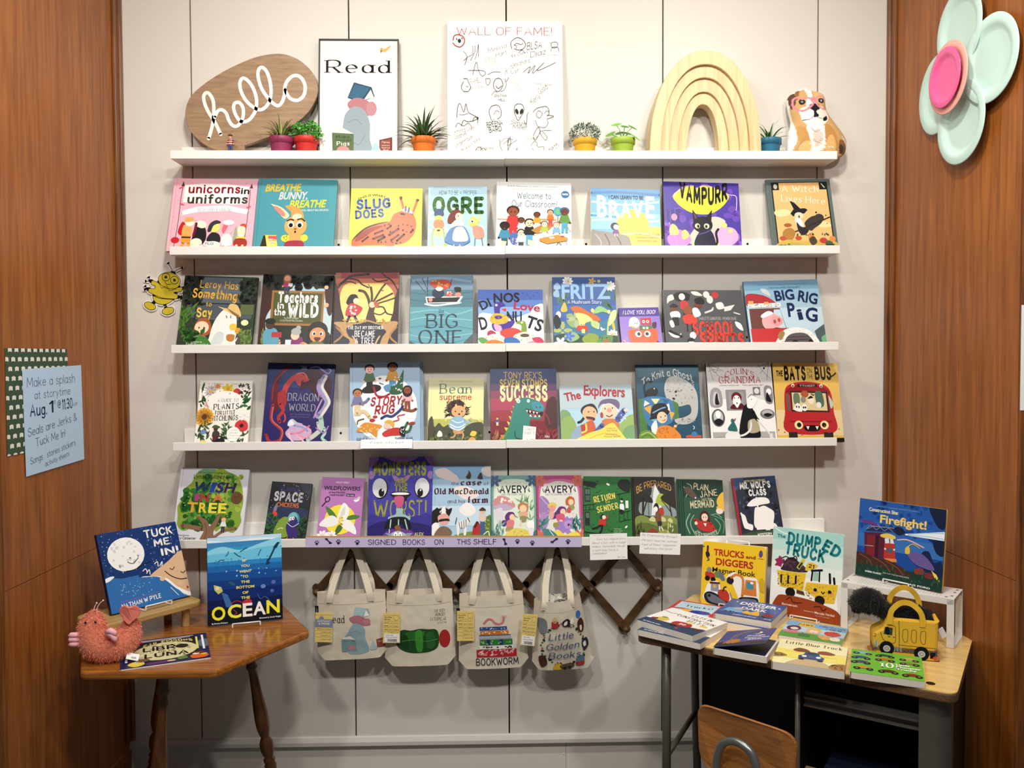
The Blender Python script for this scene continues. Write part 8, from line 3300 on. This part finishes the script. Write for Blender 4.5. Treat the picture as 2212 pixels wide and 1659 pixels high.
LBT = '''
r f0e9b8 0 0 100 40
b f0e070 -4 44 40 40 104 44 104 72 -4 72
T 1f3550 10 92 17 11 -1 Q|Little Blue Truck
T b8a870 12 36 50 3 0 N|Alice Schertle
T b8a870 62 88 58 3 0 N|Jill McElmurry
b c8b088 20 104 40 72 62 72 84 104
b 9a7a3a -2 62 10 60 18 70 -2 78
b a8783a 82 82 100 76 104 100 80 98
d 6a4a20 30 4 82 80 98 96 1.4
d 6a4a20 14 6 0 62 14 72 1.4
b 7a4428 24 40 32 30 44 34 48 44 30 46
b 8a4a2c 60 36 72 32 84 40 78 46 62 46
b 2f4a8a 40 56 44 44 60 44 64 56 70 62 66 70 38 70 34 62
r 2a3040 46 46 58 53
e f2efe0 42 62 3.6 4
e f2efe0 62 62 3.6 4
r 4a5a7a 48 58 56 68
r 3a4a70 34 70 70 73
e 17181c 39 75 4 3
e 17181c 65 75 4 3'''
flatbook('pale yellow board book with a blue truck at the front of the desk', .8625, -.707, .186, .200, -26, ZD + .0225, LBT, 'f0e9b0', 'e4ddd0', .022, pages=BOARD)
flatbook('thin board book with colourful puppies in hard hats, mid desk', .9555, -.489, .180, .165, -31, ZD + .0125, '''
r 7ab0dc 0 0 100 40
r b8d4e4 0 30 100 60
r 5a9a40 0 66 100 100
b e0c04a 18 12 30 4 46 10 44 26 26 28
T 5a3a20 20 44 20 8 0 K|PAWS
T 2a3a6a 54 96 16 8 -2 Q|CONSTRUCTION
T 3a3040 66 92 27 7 0 Q|CREW
b 5a2c3a 6 36 20 28 28 40 24 56 8 56
e e8d8c8 18 46 7 8
b d87aa0 4 62 22 58 28 70 8 74
b e0b88a 38 40 50 32 62 44 58 62 40 62
e f0e4d4 50 50 7 8
b e8c83a 40 36 50 26 60 36
b c83a30 68 42 84 36 94 50 84 62 70 58
b d8a060 60 72 74 64 84 78 72 90
b e8dcd0 80 72 92 68 96 84 84 88
b 3a7a40 30 74 44 68 48 84 32 86
d 2a2020 14 4 10 40 90 80 1''', 'a8c4d8', 'e4ddd0', .0125, corner=.006, pages=BOARD)
TEN = 'r 6cb83a 0 0 100 100\n'
for i, (x, y, c) in enumerate(((16, 12, '8ab0c8'), (48, 14, '3a4a3c'), (82, 18, 'b8a868'), (14, 34, '3a4a8a'), (48, 32, 'b8702c'), (82, 36, '7a8a4a'), (14, 54, '5a3a7a'), (18, 78, 'c88a3a'), (52, 80, '5a3020'), (84, 84, '8a2c2c'))):
    TEN += 'b %s %d %d %d %d %d %d %d %d\ne 15151a %d %d 5 4.6\ne 15151a %d %d 5 4.6\ne 8a8a8a %d %d 2 1.8\ne 8a8a8a %d %d 2 1.8\n' % (c, x - 11, y, x, y - 6, x + 11, y - 1, x, y + 4, x - 9, y + 4, x + 9, y + 4, x - 9, y + 4, x + 9, y + 4)
TEN += 'T f4f6f0 40 60 66 18 0 Q|10\nT f4f6f0 63 82 53 7 0 B|Little\nT f4f6f0 63 97 62 7 0 B|Monster\nT f4f6f0 63 90 71 7 0 B|Trucks'
flatbook('green board book covered in monster trucks at the right front of the desk', 1.043, -.780, .180, .190, -25, ZD + .0185, TEN, '6cb83a', 'e4ddd0', .018, pages=BOARD)
# ---------------------------------------------------------------- yellow dump truck bag with a black plush dog looking out
ta = math.degrees(math.atan2(-.0545, .157))
t = empty('dump_truck_bag', (1.1515, -.653, ZD + .001), (0, 0, math.radians(ta)), label='yellow fabric dump truck bag with two handles on the desk before the metal riser', cat='toy bag')
TW, TH, TD = .170, .118, .085
prof = [(-.083, .006), (-.080, .0), (.078, .0), (.083, .008), (.084, .040), (.086, .108), (.078, .112), (-.032, .112), (-.045, .114), (-.058, .082), (-.080, .066), (-.085, .050)]
pr = [(p.x, p.z) for p in smooth_path([(a, 0, b) for a, b in prof], 3, True)]
m = MB()
tp = Art(TW * 1.02, TH, '''
r e2b437 0 0 100 66
r c27b45 0 84 100 101
b 4a5258 -2 66 40 68 100 72 102 84 60 86 -2 82
b e2b437 -2 40 20 30 101 50 101 66 -2 64
''')
W2 = TW * 1.02
def tcol(x, z):
    if z < .014: return lin('bf7d4a')
    if z < .033 and x > -.05: return lin('565d62')
    if z < .030: return lin('4a4f55')
    return lin('e0b038')
n = len(pr); H = TD / 2
rows = [(-H + .0, .90, 0), (-H + .002, .97, 0), (-H + .008, 1.0, 0), (H - .008, 1.0, 0), (H - .002, .97, 0), (H, .90, 0)]
ccx, ccz = 0.0, .055
vs = []; 
for y, k, _ in rows:
    vs += [(ccx + (a - ccx) * k, y, max(0, ccz + (b - ccz) * k if b > .002 else b + (1 - k) * .02)) for a, b in pr]
for r in range(len(rows) - 1):
    for i in range(n):
        q = [r * n + i, r * n + (i + 1) % n, (r + 1) * n + (i + 1) % n, (r + 1) * n + i]
        m.faces([vs[a] for a in q], [(0, 1, 2, 3)], [tcol(vs[a][0], vs[a][2]) for a in q])
front = [vs[i] for i in range(n)]
m.faces(front, [tuple(range(n - 1, -1, -1))], lin('e0b038')); m.faces([vs[(len(rows) - 1) * n + i] for i in range(n)], [tuple(range(n))], lin('e0b038'))
side = Art(.170, .118, '''
b bf7d4a 4 86 50 87 98 88 97 98 50 99 5 98
p 565d62 5 73 97 75 97 87 5 86
p 8f959a 32 74 35 74 35 84 32 84
p 8f959a 37 74 40 74 40 84 37 84
p 8f959a 42 74 45 74 45 84 42 84
s 4a3a14 .9 40 10 41 40 41 72
s 4a3a14 .8 12 40 18 60 34 64 35 36 34 24 24 22
s 4a3a14 .7 47 30 53 29 54 40 53 58 48 58 46 46 47 30
s 4a3a14 .7 60 30 66 29 67 40 66 58 61 58 59 46 60 30
s 4a3a14 .7 74 31 80 30 81 40 80 59 75 59 73 46 74 31
l 4a3a14 .7 42 68 95 69
p 3a3e42 19 27 31 28 30 46 17 44
b 15171a 20 28 25 28 26 44 20 43
b 15171a 21 30 25 31 25 36 22 36
l 15171a 1 24 49 27 50
l 15171a 1 32 50 34 50.6
s 4a3a14 .7 2 44 5 46 4 52 2 51
p b8bcc0 3 62 9 63 8 78 4 77
l 3a3e42 .8 5.6 63 5.4 77
e 131417 22 78 11.4 17
e c8cacc 22 79 5.6 8
e 9a9da0 22 79 3.6 5
e c8cacc 22 79 1.6 2.2
e 131417 75 84 11.4 17
e c8cacc 75 85 5.6 8
e 9a9da0 75 85 3.6 5
e c8cacc 75 85 1.6 2.2
p 15171c 88 80 96 78 95 92 88 94
e c0503a 95 92 3 4''')
side.emit(m, flat((-.085, -H + .0002, .118), (1, 0, 0), (0, 0, -1), (0, -1, 0)), start=3)
m.build('truck_body', CLOTH, t, smooth=False)
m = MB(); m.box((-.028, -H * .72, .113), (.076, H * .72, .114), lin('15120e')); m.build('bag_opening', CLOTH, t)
for k, y in enumerate((-H - .001, H + .001)):
    m = MB(); dx = .006 * k; dz = .022 * k
    sp = smooth_path([(-.040 + dx, y, .095), (-.040 + dx, y, .116), (-.034 + dx, y, .138 + dz * .7), (-.012 + dx, y * .9, .157 + dz), (.014 + dx, y * .9, .157 + dz), (.036 + dx, y, .140 + dz * .7), (.044 + dx, y, .118), (.044 + dx, y, .095)], 7)
    m.ribbon(sp, .0145, (0, -1, 0), .003, lin('e2b437')); m.build('handle', CLOTH, t)
m = MB(); m.box((0, -.0004, -.030), (.016, .0004, 0), lin('e8e6f0')); m.build('care_tag', PAPER, t, loc=(.086, -.02, .085), rot=(0, math.radians(-28), .3))

t = empty('plush_dog', (1.1515, -.653, ZD + .001), (0, 0, math.radians(ta)), label='black plush dog sitting in the yellow truck bag, head over the bonnet', cat='plush toy')
m = MB(); B_ = lin('0e0d0e')
vs, fs, ns = loft([(.072, 0, .118), (.060, 0, .120), (.030, 0, .124), (0, 0, .124), (-.030, 0, .120), (-.050, 0, .118), (-.066, 0, .134), (-.082, 0, .146), (-.102, 0, .146), (-.120, 0, .136), (-.131, 0, .124), (-.134, 0, .122)], [.006, .016, .021, .022, .021, .022, .027, .034, .036, .028, .017, .006], ysq=.95)
m.faces(vs, fs, B_); fuzz(m, vs, ns, [lin('141314'), lin('0b0a0b'), lin('1c1a1b')], 9000, .006, .0008, 6)
m.build('body', PLUSH, t, smooth=True)
for y in (-1, 1):
    m = MB(); vs, fs, ns = loft([(-.083, y * .030, .170), (-.080, y * .036, .158), (-.080, y * .040, .142), (-.083, y * .040, .128), (-.084, y * .039, .124)], [.004, .011, .013, .010, .004], seg=14, sub=5, ysq=.5)
    m.faces(vs, fs, B_); fuzz(m, vs, ns, [lin('141314'), lin('0b0a0b')], 900, .006, .0008, 7); m.build('ear', PLUSH, t, smooth=True)
m = MB(); m.ellipsoid((-.1365, -.002, .127), (.005, .006, .0045)); m.build('nose', mat('dog_nose', '050505', .25, .5), t, smooth=True)
for y in (-.022, .014):
    m = MB(); m.ellipsoid((-.124, y, .146), (.003, .003, .003)); m.build('eye', mat('dog_eye', '0a0706', .1, .6), t, smooth=True)
